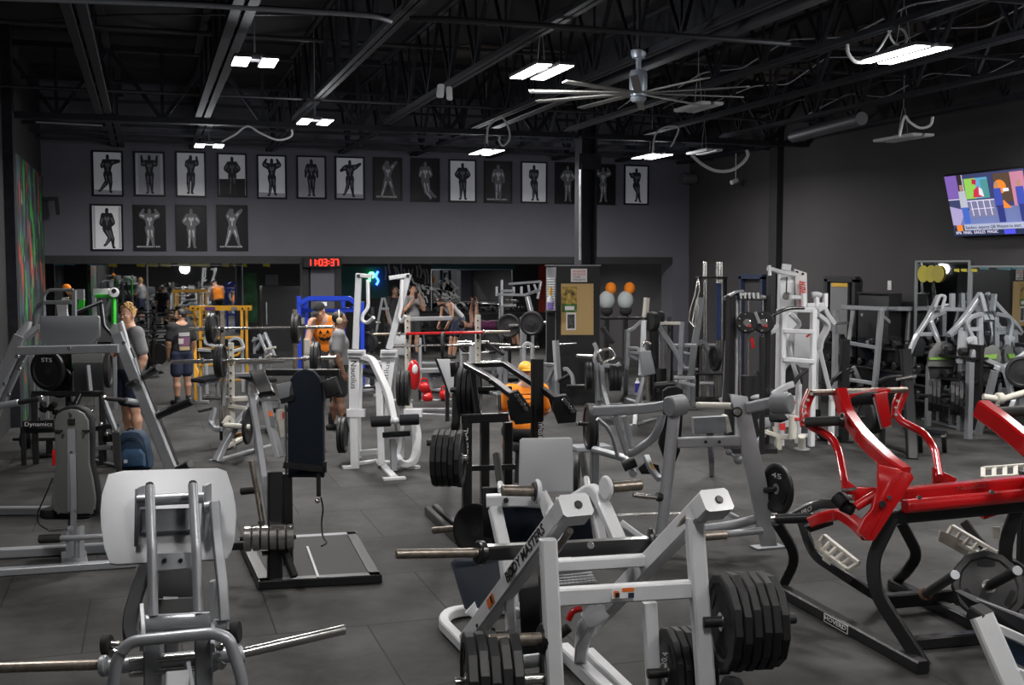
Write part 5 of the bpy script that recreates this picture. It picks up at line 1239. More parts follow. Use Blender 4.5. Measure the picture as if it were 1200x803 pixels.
stack(W(372,420,15.2), -lat, 2, 'right end of the lower racked barbell', .225, .05, 40, group='plates on the racked barbells')
# benches
def bench(label, P, yaw, L=1.15, m=VINYL, incline=0, fm=SILVER, h=.44, nm='weight_bench', wd=.29, group=None):
    t = thing(nm, label, 'bench', (P[0],P[1],0), yaw, group)
    def put(mb, n, mm): return mb.put(n, mm, t, world=False)
    put(MB().slab(rrect((0,-L*.32,h-.06), (1,0,0), (0,1,0), wd, L*.36, .04), (0,0,.07), .02), 'seat_pad', m)
    a = math.radians(incline); c = V((0,-L*.12,h-.06)); dr = V((0,math.cos(a),math.sin(a))); nn = V((0,-math.sin(a),math.cos(a)))
    put(MB().slab(rrect(c+dr*L*.33, (1,0,0), dr, wd, L*.62, .05), nn*.07, .02), 'back_pad', m)
    put(MB().beam([(0,-L*.5,h-.1),(0,L*.4,h-.1)], .06), 'spine', fm)
    for y, w in ((-L*.42,.35),(L*.38,.5)):
        put(MB().beam([(0,y,h-.1),(0,y,.03)], .06), 'leg', fm); put(MB().beam([(-w/2,y,.03),(w/2,y,.03)], .06,.05), 'foot', fm)
    if incline: put(MB().beam([c+dr*L*.5-nn*.0, (0,L*.38,h-.1)], .05), 'incline_prop', fm)
    return t
p = Fl(302,470); bench('dark flat bench under the upper racked barbell, before the yellow rack', p, .3)
p = Fl(245,470); bench('dark seat bench beside the man in the black printed shirt', p, -.5, .9)
p = Fl(322,508); bench('dark flat bench between the two drilled uprights behind the belt squat', p, .1)
# silver lever arms behind the barbells
t, d = mach('chest_press_machine', 'silver lever press with spread grips between the yellow rack and the dark cooler', 310, 455)
for s in ('303,392,.0 312,412,.0 308,430,.1','310,390,.1 318,408,.0 322,418,-.1','296,400,.3 312,392,.2 300,410,.2'): tr(t, 'lever_arm', SILVER, d, s, .06)
for s in ('311,410,-.2 323,407,-.3','311,419,-.2 318,415,-.3'): tr(t, 'hand_grip', OFFW, d, s, .05, kind='tube')
cush(t, VINYL, d, '292,415 310,414 314,420 292,421', .3, 'seat_pad'); legs(t, SILVER, d, ((305,418,.0),(298,395,.4),(316,400,.4)), .06)
t, d = mach('leg_curl_machine', 'silver bent-tube lever machine standing in front of the yellow rack base', 250, 462)
for s in ('243,388,.0 240,402,.0 258,408,.1','268,400,.1 275,396,.1 282,398,.1 286,408,.1 266,414,.0','232,410,.0 247,411,.0'): tr(t, 'lever_arm', SILVER, d, s, .06)
cush(t, VINYL, d, '233,412 247,411 249,425 236,426', .1); legs(t, SILVER, d, ((242,426,.0),(262,410,.3),(284,410,.3)), .06)
# ---- yellow rack
t, d = mach('power_rack', 'yellow steel rack at the back left with a drilled top beam', 258, 448)
tr(t, 'top_beam', YEL, d, '222.5,361.5 295,361', .07, .11)
for x, dd in ((228,.35),(234,-.0),(283,.0),(288.5,.35)):
    a = W(x, 363, d+dd); MB().beam([a, drop(a)], .06,.06, up=(0,1,0)).put('upright', YEL, t)
for s in ('234,397,.0 283,395,.0','234,409,.3 283,407,.3','233,428,.0 284,426,.0'): tr(t, 'cross_bar', YEL, d, s, .05)
tr(t, 'bar_hook', YEL, d, '283,410,.0 279,416,.0 272,417,.0', .05); tr(t, 'base_rail', YEL, d, '232,447,f 284,446,f', .07,.06)
for k, x in enumerate((226,232,284,291)): MB().cyl(W(x,361.5,d-.08), W(x,361.5,d-.05), .02, 8).put('bolt_hole', BLKM, t)
sheet(t, 'beam_sticker', PURPL, d-.07, '240,360 252,360 252,363.5 240,363.5', .01); sheet(t, 'beam_sticker', SILVD, d-.07, '271,360 278,360 278,363.5 271,363.5', .01)
t, d = mach('gate_post', 'short yellow post beside the black shirted man', 229, 449, 'post')
tr(t, 'post', YEL, d-3.0, '228.5,406 229,441', .05); tr(t, 'ring', YEL, d-3.0, '229,430 232,436 230,443', .05, kind='tube')
a = W(229,441,d-3); MB().beam([a, drop(a)], .06).put('base_post', YEL, t)
# ---- blue rack
t, d = mach('power_rack', 'blue steel power rack at the back, behind the man in the orange vest', 385, 456)
for x, y, dd in ((350,347,.0),(359,352,.9),(402,352,.9),(424,354,.0)):
    a = W(x, y, d+dd); MB().beam([a, drop(a)], .085,.085, up=(0,1,0)).put('upright', BLUE, t)
for s, w in (('352,356,.0 361,350,.0 410,350,.0 420,358,.0',.10),('350,364,.2 424,364,.2',.07),('350,362,.0 359,360,.9',.07),('424,364,.0 402,362,.9',.07),('352,420,.0 422,420,.0',.07)): tr(t, 'cross_bar', BLUE, d, s, w)
for s in ('350,375,.0 359,358,.5','424,378,.0 412,360,.3'): tr(t, 'brace', BLUE, d, s, .06)
sheet(t, 'name_plate', WTXT, d-.05, '371,354 383,354 383,358.5 374,358.5', .01); sheet(t, 'side_plate', SILVD, d-.1, '352,373 357,372 357,380 352,380', .02)
# ---- black drinks cooler and frames at the back
t, d = mach('drinks_cooler', 'tall black drinks cooler standing left of the column under the clock', 331, 421)
p = Fl(331,420); MB().box((p.x,p.y+.4,.98), 1.0,.75,1.9,.02).put('cabinet', BLACK, t); MB().box((p.x,p.y+.01,1.0), .94,.03,1.7,.008).put('door', BLACK, t); MB().box((p.x-.4,p.y-.03,1.2), .03,.03,.6,.008).put('door_handle', SILVD, t); MB().box((p.x,p.y+.0,.10), .94,.02,.14).put('kick_grille', IRON, t)
t = panel_back(311,326,322,344, mat('pale_print', (.07,.075,.085), .5), 'pale framed notice on the dark wall above the drinks cooler', 'framed_notice', .03, 'notice')
# ---- racks of dumbbells along the far wall
def dumbbell(P, ax, r, L, label, group):
    P, ax = V(P), V(ax).normalized(); mb = MB()
    mb.lathe(P-ax*L/2, ax, [(0,r*.7),(.01,r),(L*.30,r),(L*.31,.016),(L*.69,.016),(L*.70,r),(L-.01,r),(L,r*.7)], 6)
    o = mb.put('dumbbell', RUB if r > .06 else IRON, None, ang=25); return tag(o, label, 'dumbbell', group)
def drack(label, x0, x1, Y, where, tiers=3):
    a, b = onplane(x0, 380, 1, Y).x, onplane(x1, 380, 1, Y).x
    t = thing('dumbbell_rack', label, 'rack', ((a+b)/2, Y, 0))
    proto = None
    for i in range(tiers):
        z = .28+.42*i; y = Y+.12*i
        for yy in (-.12, .12): MB().beam([(a,y+yy,z+yy*.35),(b,y+yy,z+yy*.35)], .05,.04).put('shelf_rail', BLACK, t)
        n = max(3, int((b-a)/.26)); st = (b-a-.14)/(n-1)
        for k in range(n):
            r = .055+.012*((k+i) % 3)
            P = V((a+.07+st*k, y, z+.035+r))
            if proto is None or i*7+k < 3: o = dumbbell(P, (0,1,-.0), .066, .32, 'small hexagonal black dumbbell lying on the '+where, 'dumbbells on the '+where); proto = o; off = o.location-P
            else:
                o = proto.copy(); COL.objects.link(o); o.location = P+off
    for x in (a, (a+b)/2, b): MB().beam([(x,Y-.15,.03),(x,Y-.1,.2),(x,Y+.42,1.25)], .06,.05).put('side_frame', BLACK, t); MB().beam([(x,Y-.2,.03),(x,Y+.5,.03)], .06,.05).put('foot', BLACK, t)
drack('long three tier dumbbell rack along the far wall behind the red barbell', 452, 540, 31.2, 'rack behind the red barbell')
drack('three tier dumbbell rack along the far wall behind the round plates', 545, 628, 31.4, 'rack behind the round plates')
drack('three tier dumbbell rack before the far left mirror', 148, 214, 32.0, 'rack before the far left mirror')
drack('three tier dumbbell rack right of the notice cabinet', 704, 772, 30.5, 'rack right of the notice cabinet')
# ---- rack with the red barbell
t, d = mach('squat_rack', 'pale beige squat rack holding a red-gripped barbell, right of the tall white machine', 520, 484)
for x, y, dd in ((477.5,370,.0),(560,369,.15)):
    a = W(x, y, d+dd); MB().beam([a, drop(a)], .085,.09, up=(0,1,0)).put('upright', OFFW, t)
    for k in range(6): MB().cyl(W(x,376+8*k,d+dd-.07), W(x,376+8*k,d+dd-.03), .014, 8).put('pin_hole', BLKM, t)
    tr(t, 'hook', IRON, d, '%g,397,%g %g,396,%g %g,391,%g' % (x,dd,x,dd-.12,x,dd-.16), .05,.03)
for s in ('480,374,.3 530,373,.35',): tr(t, 'top_bar', SILVER, d, s, .07)
for s in ('483,435,.2 515,434,.25','478,481,f 530,481,f'): tr(t, 'cross_bar', SILVER, d, s, .08)
for x in (482, 562): tr(t, 'base_foot', SILVER, d, '%g,490,f %g,474,f' % (x,x-2), .09,.06)
barbell('barbell with a red-wrapped middle racked on the pale beige uprights', W(437,392,d-.2), W(598,389,d), red=(.24,.80))
barbell('plain steel barbell racked one step below the red barbell', W(452,406,d-.45), W(556,404,d-.3))
lat = LAT(0)
stack(W(519,405,d-.42), lat, 1, 'plain steel barbell under the red one', .225,.05,40)
stack(W(596,382,21.5), LAT(1.35), 1, 'silver tree peg right of the beige squat rack', .23,.04,40); stack(W(623,379,21), LAT(1.3), 1, 'silver tree peg left of the notice cabinet', .23,.05,40)
t, d = mach('plate_tree', 'silver steel plate tree carrying two big round plates left of the notice cabinet', 612, 468)
MB().beam([W(612,372,21.4), Fl(612,466)], .08,.08, up=(0,1,0)).put('post', SILVD, t)
for a, b in (((596,382,21.4),(614,381,21.5)),((610,380,21.3),(640,378,21.2))): MB().cyl(W(*a), W(*b), .03).put('peg', CHROME, t)
tr(t, 'base_foot', SILVD, 21.3, '596,470,f 628,464,f', .08,.06)
# incline bench pale
t, d = mach('incline_bench', 'inclined bench with a pale worn pad left of the black calf machine', 528, 492, 'bench')
cush(t, LTGREY, d-.6, '512,421 527,421 533,440 537,460 527,462 520,442', .07, 'back_pad'); tr(t, 'pad_frame', BLACK, d-.6, '511,421,.08 527,462,.08', .04)
legs(t, BLACK, d-.6, ((532,440,.1),(524,455,.4)), .06); tr(t, 'base_rail', SILVER, d, '494,486,f 540,489,f', .08,.06)
# red kettle weights on the floor
t, d = mach('low_sled', 'low dark frame with red weights behind the tall white machine', 510, 470, 'rack')
tr(t, 'frame', BLACK, d, '490,458,.2 520,460,.2 528,452,.2', .05); tr(t, 'base_rail', LTGREY, d, '494,470,f 530,469,f', .08,.04); legs(t, BLACK, d, ((492,458,.2),(520,460,.2)), .04)
for k, (x, y, lab) in enumerate(((497,454,'upper left'),(501,466,'lower left'),(521,463,'right'))):
    c = W(x, y, d); t2 = thing('kettlebell', lab+' of three red kettlebells beside the low dark frame', 'kettlebell', V((c.x,c.y,c.z-.1)), 0, 'red kettlebells')
    MB().ball(c, .105,.105,.10).put('bell', RED, t2); MB().tube(fillet([c+V((-.06,0,.07)), c+V((-.05,0,.16)), c+V((.05,0,.16)), c+V((.06,0,.07))], .05), .016, 8).put('handle', RED, t2)
p = W(485,431,18.6); t = thing('sandbag', 'red and white bag hanging low behind the beige upright', 'bag', p); MB().ball(p+V((0,0,-.12)), .11,.1,.26).put('bag', RED, t); MB().ball(p+V((0.0,-.09,-.02)), .05,.03,.08).put('white_patch', WTXT, t); MB().tube([p+V((0,0,.1)), p+V((0,0,.4))], .012, 6).put('strap', DARKF, t)
# cushions (pale seat seen left of the beige upright)
t, d = mach('preacher_bench', 'pale grey padded bench between the tall white machine and the beige rack', 470, 470, 'bench'); cush(t, LTGREY, d, '462,393 474,393 480,404 480,417 458,416', .1); legs(t, SILVER, d, ((464,416,.1),(476,416,.1)), .06)
tr(t, 'foot', SILVER, d, '456,470,f 484,470,f', .08,.05)
# ---- silver lattice machine far
t, d = mach('smith_machine', 'silver lattice-topped machine before the rust red wall panel, left of the cabinet', 610, 440)
for s in ('582,345,.0 615,346,.0 632,340,.2','596,333,.3 634,330,.3','588,341,.0 602,341,.0','590,358,.0 605,358,.0'): tr(t, 'top_bar', SILVD, d, s, .06)
for s in ('582,336,.0 582,347,.0','588,328,.0 588,360,.0','602,336,.1 602,346,.1','611,336,.1 611,346,.1','619,334,.2 621,345,.2','626,333,.2 630,344,.2','634,330,.3 630,350,.2'): tr(t, 'lattice_bar', SILVER, d, s, .05)
tr(t, 'upright', SILVER, d, '618,348,.1 624,372,.0', .10); legs(t, SILVD, d, ((624,370,.0),(588,358,.0),(586,345,.5)), .07)
tr(t, 'spacer_arm', CHROME, d, '560,355,.2 590,357,.0 605,358,.0', .04, kind='tube'); tr(t, 'guide_rod', CHROME, d, '586,362,.0 583,402,.0', .04, kind='tube')
# ---- assorted bench frames between centre and cabinet
t, d = mach('flat_press_rack', 'silver bench press frame with a bare bar in front of the notice cabinet', 620, 478)
for s in ('586,408,.0 632,407,.0',): tr(t, 'racked_bar', CHROME, d, s, .05, kind='tube')
tr(t, 'hook_frame', LTGREY, d, '614,430,.0 614,405,.0 618,402,.0 624,405,.0 624,424,.0', .06, fil=.08); tr(t, 'upright', SILVD, d, '614,392,.2 613,440,.2', .08)
tr(t, 'upright', LTGREY, d, '651,399,.0 654,446,.0', .11,.08); tr(t, 'cross_bar', SILVD, d, '636,427,.1 654,428,.0', .06); tr(t, 'brace', SILVER, d, '652,425,.0 642,447,.2', .06); legs(t, SILVER, d, ((653,440,.0),(614,438,.2),(644,445,.3)), .07)
tr(t, 'safety_bar', CHROME, d, '655,404,.0 676,402.5,-.1', .035, kind='tube'); tr(t, 'curved_guard', LTGREY, d, '660,433,.0 664,432,.0 671,440,.0 672,452,.0', .06, fil=.1); tr(t, 'black_peg', BLKM, d, '654,447,-.3 667,440,-.3', .07, kind='tube'); tr(t, 'black_peg', IRON, d, '664,453,-.3 690,453,-.2', .07, kind='tube')
t, d = mach('bench_press_rack', 'grey bench press frames with thin bars left of the red kettlebells and centre posts', 575, 478)
for s in ('541,415,.2 572,413,.2','548,425,.1 590,424,.1','562,402,.5 598,404,.3'): tr(t, 'bar', CHROME, d, s, .04, kind='tube')
tr(t, 'upright', LTGREY, d, '554,401,.0 553,428,.0', .10); legs(t, SILVER, d, ((553,425,.0),(592,412,.3),(585,420,.3)), .07); tr(t, 'diagonal', BLACK, d, '570,402,.3 590,416,.1', .05)
# ---- notice cabinet in front of the steel column
def cabinet():
    d = dep(Fl(672,475)); dp = .85
    a, b = W(652,312,d), W(703,309.5,d-.05); zt = a.z; Lx = (b-a); Lx.z = 0; w = Lx.length; u = Lx.normalized(); n = V((-u.y,u.x,0)); n = n if n.dot(FW) > 0 else -n
    o = drop(a); t = thing('notice_cabinet', 'black upright cabinet with cork notice board wrapped round the steel column', 'cabinet', o+u*w/2)
    MB().slab([o, o+u*w, o+u*w+n*dp, o+n*dp], (0,0,zt)).put('front_panel', WALLK, t, flat=True)
    l0 = W(640,311,d+.12); l0 = drop(l0); MB().slab([l0, o-u*.005, o-u*.005+n*dp, l0+n*dp], (0,0,zt-.02)).put('side_panel', GREYP, t, flat=True)
    g = MB()
    for k in range(16): g.beam([l0-n*.012+u*.02+V((0,0,zt-.22-.042*k)), o-u*.02-n*.012+V((0,0,zt-.22-.042*k))], .02,.022)
    g.put('vent_grille', LTGREY, t)
    MB().slab([l0-n*.05-u*.02+V((0,0,zt)), o+u*(w+.02)-n*.05+V((0,0,zt)), o+u*(w+.02)+n*dp+V((0,0,zt)), l0+n*dp+V((0,0,zt))], (0,0,.025)).put('top_trim', GREYP, t, flat=True)
    def onf(px, py, k=0): r = ray(px, py); q = o-n*(.012+k); s = (q-CAM).dot(n)/r.dot(n); return CAM+r*s
    def card(nm, m, x0, y0, x1, y1, k, th=.008): return MB().slab([onf(x0,y1,k), onf(x1,y1,k), onf(x1,y0,k), onf(x0,y0,k)], -n*th).put(nm, m, t, flat=True)
    card('side_panel_low', BLKM, 640.5, 366, 650.5, 430, .02, .05)
    card('cork_board', CORK, 657.5, 332.5, 695.5, 392.5, 0)
    card('notice_sheet', PAPER, 669, 315, 688, 330.5, .0)
    for k, (s, m) in enumerate((('PLEASE', RTXT),('RE-RACK',RTXT),('YOUR', KTXT),('WEIGHTS', KTXT))):
        text(s, 'lettering', m, t, onf(671.5, 319.3+3.3*k, .012), u, V((0,0,1)), .035, .22 if s != 'YOUR' else .13)
    card('flyer', mat('flyer_gold', (.30,.20,.04), .6, var=.9, vscale=14), 658.5, 336, 676, 356, .01, .003); card('flyer_base', mat('flyer_green', (.06,.16,.03), .6, var=.8, vscale=14), 658.5, 356, 676, 366, .01, .003); card('flyer_strip', PAPER, 662, 359, 673, 363.5, .014, .003)
    card('photo_border', PAPER, 663.5, 366.5, 675, 387, .012, .003); card('photo_print', mat('photo_dark', (.05,.055,.05), .5, var=.9, vscale=20), 665, 368.5, 673.5, 385, .016, .003)
    # spray bottle on the side
    c = onf(645, 363, .22); b2 = thing('spray_bottle', 'clear spray bottle of purple cleaner with a yellow top on the cabinet side', 'bottle', c)
    MB().lathe(c, (0,0,1), [(0,.05),(.01,.06),(.13,.06)], 16).put('liquid', mat('purple_liquid', (.24,.16,.50), .3), b2); MB().lathe(c+V((0,0,.13)), (0,0,1), [(0,.06),(.06,.055),(.12,.02)], 16).put('bottle_shoulder', mat('clear_plastic', (.55,.56,.62), .3), b2); MB().lathe(c+V((0,0,.25)), (0,0,1), [(0,.02),(.02,.028),(.12,.024),(.15,.012)], 12).put('spray_top', YEL, b2)
    hb = onf(645, 364, .18); MB().box(hb+V((0,0,-.02)), .16,.16,.03).put('bottle_shelf', BLKM, t)
cabinet()
# ---- right of the cabinet
t, d = mach('seated_row_machine', 'silver machine with grey chest pad and black pulley, right of the notice cabinet', 752, 492)
tr(t, 'column', SILVER, d, '755,376,.1 754,408,.05 752,440,.0', .10); tr(t, 'top_post', OFFW, d, '758,349,.1 756,372,.1', .08)
cush(t, GREYP, d-.2, '749,412 763,411 769,438 753,442', .14, 'chest_pad'); tr(t, 'pad_bracket', CHROME, d, '752,406,-.1 757,400,-.1 763,403,-.1', .05, kind='tube')
tr(t, 'leg', SILVD, d, '756,442,.0 751,460,-.05 745,482,-.1 744,500,f', .08); tr(t, 'front_stem', CHROME, d, '758,440,-.1 760,470,-.1', .06)
MB().cyl(W(761,377,d), W(768,377,d+.05), .16, 22).put('pulley', BLKM, t); MB().cyl(W(773,372,d+.1), W(776,372,d+.12), .10, 18).put('pulley', BLKM, t)
tr(t, 'arm', SILVD, d, '768,376,.0 792,412,-.1 800,430,-.1', .07); tr(t, 'handle_bar', OFFW, d, '770,379,.0 797,379,.0', .06,.05); tr(t, 'lever_arm', SILVER, d, '736,388,.0 742,385,.1 752,376,.1', .05)
tr(t, 'rod', BLACK, d, '704,373,.3 752,373,.1', .05, kind='tube'); tr(t, 'rod', BLKM, d, '706,384,.3 718,402,.2', .07)
tr(t, 'handle_bar', IRON, d, '766,452,-.2 790,450,-.1', .10, kind='tube'); tr(t, 'base_rail', SILVER, d, '738,500,f 775,490,f', .07,.05)
for x in (773.5, 778.5): tr(t, 'guide_rod', CHROME, d, '%g,401,.3 %g,440,.3' % (x,x), .022, kind='tube')
tr(t, 'weight_stack', BLKM, d, '776,432,.35 776,460,.35', .16,.14); tr(t, 'stack_frame', BLACK, d, '784,372,.4 783,492,f', .07); tr(t, 'stack_frame', BLACK, d, '768,385,.5 768,470,.5', .08)
t, d = mach('leg_curl_machine', 'silver loop-handled machine with black plates, below the corner of the notice cabinet', 704, 490)
tr(t, 'post', SILVD, d, '700,425,.1 701,470,.05', .09); tr(t, 'post', SILVER, d, '705,428,.0 706,455,.0 712,476,-.1', .08, fil=.1)
tr(t, 'loop_handle', CHROME, d, '704,424,.0 701,413,.0 706,410,.0 717,409,.0 722,420,.0 706,425,.0', .05, kind='tube', fil=.06); tr(t, 'link_arm', SILVER, d, '696,402,.1 700,410,.1 696,420,.1 700,430,.1', .06, fil=.06); tr(t, 'link_arm', SILVER, d, '708,428,.0 722,430,-.1 727,426,-.1', .07, fil=.06)
tr(t, 'plate_peg', CHROME, d, '676,417,.0 694,418,.1', .06, kind='tube'); tr(t, 'base_rail', SILVD, d, '688,478,f 728,474,f', .08,.05); legs(t, SILVD, d, ((701,468,.1),(712,474,-.1)), .07)
lat = LAT(0)
stack(W(688,441,d-.1), lat, 2, 'left peg of the loop-handled machine', .225,.05,40, group='plates on the loop-handled machine'); stack(W(716,442,d), lat, 3, 'right peg of the loop-handled machine', .225,.06,40, group='plates on the loop-handled machine')
plate(W(690,500,10.9), LAT(.1), .225, .05, 'outer black plate low at the left end of the silver lever arm', 'plates at the silver lever machine', 40); plate(W(694,500,10.95), LAT(.1), .225, .05, 'inner black plate low at the left end of the silver lever arm', 'plates at the silver lever machine', 40)
t = thing('plate_cart', 'low grey stand under the two plates left of the silver lever machine', 'stand', drop(W(694,520,10.95))); MB().cyl(W(676,497,10.8), W(700,497,10.98), .02).put('peg', CHROME, t); MB().beam([W(697,485,11), drop(W(697,485,11))], .08).put('post', SILVD, t); MB().box(Fl(692,527)+V((0,0,.03)), .5,.3,.06,.01).put('base', GREYP, t)
# purple drink bottle on the floor
c = Fl(747,463); b2 = thing('drink_bottle', 'blue labelled drink bottle standing on the floor behind the silver row machine', 'bottle', c); MB().lathe(c, (0,0,1), [(0,.05),(.01,.055),(.05,.055)], 14).put('bottle', MATS['clear_plastic'], b2); MB().lathe(c+V((0,0,.05)), (0,0,1), [(0,.057),(.18,.057)], 14).put('wrap_label', mat('blue_label', (.10,.10,.55), .5), b2); MB().lathe(c+V((0,0,.23)), (0,0,1), [(0,.055),(.05,.02),(.09,.022)], 14).put('bottle_neck', MATS['clear_plastic'], b2)
# two padded dummies with orange tops on the far rack
for x, lab in ((711,'left of two pale grey bundles with an orange top, far right of the cabinet'),(733,'right of two pale grey bundles with an orange top, far right of the cabinet')):
    c = W(x, 352, 26.0); t = thing('stuffed_figure', lab, 'figure', V((c.x,c.y,c.z-.25)), 0, 'orange topped bundles')
    MB().ball(c+V((0,0,.0)), .19,.17,.22).put('bundle', mat('pale_fleece', (.42,.46,.46), .9) if 'pale_fleece' not in MATS else MATS['pale_fleece'], t)
    MB().ball(c+V((.10,0,.27)), .13,.13,.15).put('orange_top', ORANGE, t); MB().ball(c+V((.0,0,-.24)), .15,.14,.12).put('base', DARKF, t)
    m = MB().beam([c+V((0,.0,-.26)), drop(c)], .1).put('stand', BLKM, t)
# ---- bar holder and ladder
t, d = mach('bar_holder', 'upright holder for long bars standing against the right wall', 834, 470)
zz = [W(834,y,d).z for y in (326, 440)]
for z in zz: MB().slab(rrect(W(834,326,d)*1.0-V((0,0,W(834,326,d).z-z)), RT, V((FW.x,FW.y,0)), .55,.3,.03), (0,0,.03)).put('bar_plate', BLKM, t)
legs(t, BLKM, d, ((818.5,326,.1),(850,326,.1)), .05); MB().slab(rrect(Fl(834,470), RT, V((FW.x,FW.y,0)), .6,.4,.03), (0,0,.05)).put('base', BLKM, t)
for k, (x, c2, w) in enumerate(((825,CHROME,'first'),(827.5,CHROME,'second'),(840.5,BLUE,'third'),(843.5,BLUE,'fourth'),(846,CHROME,'fifth'))):
    tb = thing('steel_bar', '%s from left of five long bars standing in the wall holder' % w, 'bar', Fl(x,469)+V((0,0,.05)), 0, 'bars in the wall holder')
    P = W(x, 307, d); m = W(x,332,d); e = W(x,398,d); b0 = V((P.x,P.y,.05))
    MB().cyl(P, m, .025, 12).put('upper_sleeve', CHROME, tb); MB().cyl(m, e, .016 if c2 is CHROME else .03, 12).put('shaft', mat('blue_grip', (.02,.045,.14), .5) if c2 is BLUE and 'blue_grip' not in MATS else (MATS['blue_grip'] if c2 is BLUE else CHROME), tb); MB().cyl(e, b0, .025, 12).put('lower_sleeve', CHROME, tb)
for k, (s, lab) in enumerate((('818,326 813,350 809,362 807,376 814,384 817,352 820,340','left chrome triangle attachment hanging on the bar holder'),('816,352 811,378 815,385 819,360','lower chrome triangle attachment hanging on the bar holder'))):
    p = polys(s, d-.15)[0]; tag(MB().tube(p, .014, 8, .04, None, True).put('cable_attachment', CHROME), lab, 'attachment')
t, d = mach('abdominal_bench', 'grey steep steel frame with curved guard in front of the bar holder', 828, 470)
tr(t, 'mast', SILVD, d, '822,349,.0 818,380,.0 813,410,.0 806,470,f', .12,.08, up=FW); tr(t, 'curved_guard', SILVD, d, '818,402,.0 826,400,.0 830,410,.0 835,468,f', .08, fil=.12); 
for s in ('800,404,.2 838,404,.0','790,447,.0 815,446,.0','800,413,.1 814,416,.1','795,430,.0 818,433,.0','820,449,-.2 836,449,-.2'): tr(t, 'cross_bar', LTGREY, d, s, .05,.04)
stack(W(838,420,d-.5), -RT*.2+V((-1,0,0)), 1, 'peg behind the steep grey frame', .225,.06,40)
t, d = mach('back_extension_machine', 'grey low bench frame with rails left of the bar holder', 792, 478)
tr(t, 'upright', SILVD, d, '800,378,.2 798,410,.1 797,440,.0', .09); tr(t, 'rail', LTGREY, d, '790,442,.0 814,443,.0', .08,.05); tr(t, 'rail', LTGREY, d, '796,447,-.2 814,452,-.2', .05); legs(t, SILVD, d, ((797,440,.0),(812,443,.1)), .07); tr(t, 'cross_bar', SILVER, d, '788,405,.2 816,405,.1', .06)
# ---- black cable tower
t, d = mach('cable_tower', 'black dual cable tower with round pulley discs, left of the white lettered machine', 876, 528)
for x, dd in ((856.5,.0),(898.5,.1)): MB().beam([W(x,346,d+dd), drop(W(x,346,d+dd))], .085,.14, up=(0,1,0)).put('upright', BLACK, t)
sheet(t, 'top_cover', BLACK, d, '853,347 862,342 873,341 890,343 898,347 898,351 853,351', .4, .01); tr(t, 'top_arc', SILVD, d, '855,347,-.05 862,342,-.05 871,341,-.05', .06,.03, fil=.1)
for k, x in enumerate((868,873,878,883,888)): tr(t, 'pulley_wheel', LTGREY, d, '%g,343,-.06 %g,350,-.06' % (x,x+.5), .035,.02)
for x, m_ in ((863,SILVER),(867.5,CHROME),(877,CHROME),(894,CHROME)): tr(t, 'guide_rod', m_, d, '%g,350,.05 %g,512,.05' % (x,x), .05 if m_ is SILVER else .03, kind='tube')
for x in (875.5, 895): 
    MB().cyl(W(x,378,d-.15), W(x,378,d-.05), .145, 26).put('pulley_disc', BLKM, t); MB().cyl(W(x,378,d-.17), W(x,378,d-.15), .05, 18).put('disc_hub', CHROME, t); sheet(t, 'disc_mark', RTXT, d-.16, '%g,380 %g,380 %g,383 %g,383' % (x-1,x+5,x+5,x-1), .008)
    for g in range(7): a = g*.9; bolt(t, W(x+10*math.cos(a),378+10*math.sin(a),d-.15), -FW, .014)
tr(t, 'red_tag', RED, d, '881,396,-.15 883,408,-.15', .06,.03); tr(t, 'grey_lever', GREYP, d, '885,366,-.15 890,379,-.15', .06,.04)
tr(t, 'handle_arm', BLACK, d, '897,374,-.1 912,366,-.1 925,361,.0 942,361,.1', .05, kind='tube', fil=.15)
MB().beam([W(878,440,d+.1), drop(W(878,440,d+.1))], .26,.16, up=(0,1,0)).put('weight_stack', BLKM, t); MB().slab(rrect(Fl(877,526), RT, V((FW.x,FW.y,0)), .62,.8,.03), (0,0,.06)).put('base', BLACK, t)
sheet(t, 'side_shroud', SILVD, d+.2, '850,400 855,388 856,470 846,480', .04, .004)
tr(t, 'front_post', BLACK, d, '893,395,-.3 893,505,-.3', .06); MB().beam([W(893,505,d-.3), drop(W(893,505,d-.3))], .06).put('front_post', BLACK, t)
# ---- white lettered tower and white frame
t, d = mach('lat_pulldown_machine', 'white upright pulldown tower with red letters on its side panel', 932, 508)
sheet(t, 'tower_face', WHITE, d+.5, '915,316 931,318 931,362 914,364', .2, .006); sheet(t, 'side_panel', mat('panel_white', (.58,.57,.56), .45), d+.45, '931,315 945.5,320 946.5,366 934,363', .04, .004)
for k in range(6):
    y = 330+5.6*k+(.8 if k > 2 else 0); u = k*.12
    q = MB()
    P = lambda a, b: W(936.6+(a+1.2)*1.35+u*.3, y+b*1.15+a*.25, d+.40)
    q.slab([P(-1.2,-.3),P(4.0,0),P(4.0,1.2),P(-1.2,.9)], -FW*.01)
    q.slab([P(-1.2,2.1),P(4.0,2.4),P(4.0,3.6),P(-1.2,3.3)], -FW*.01)
    if k % 2 == 0: q.slab([P(1.4,0.6),P(2.4,.6),P(2.4,3),P(1.4,3)], -FW*.01)
    else: q.slab([P(3.0,0.6),P(4.0,.6),P(4.0,3),P(3.0,3)], -FW*.01)
    q.put('red_letter', RTXT, t, flat=True)
tr(t, 'top_arm', WHITE, d, '901,315,-.2 915,319,.2 932,322,.4', .07,.06); tr(t, 'hanging_handle', WHITE, d, '901.5,311,-.2 902,323,-.2', .05, kind='tube'); tr(t, 'top_cap', WHITE, d, '917,313,.4 926,314,.4', .12,.1); tr(t, 'cable', BLKM, d, '922,325,.3 921.5,344,.3', .02, kind='tube'); MB().cyl(W(921.5,347,d+.3), W(922.5,347,d+.4), .06).put('pulley', CHROME, t)
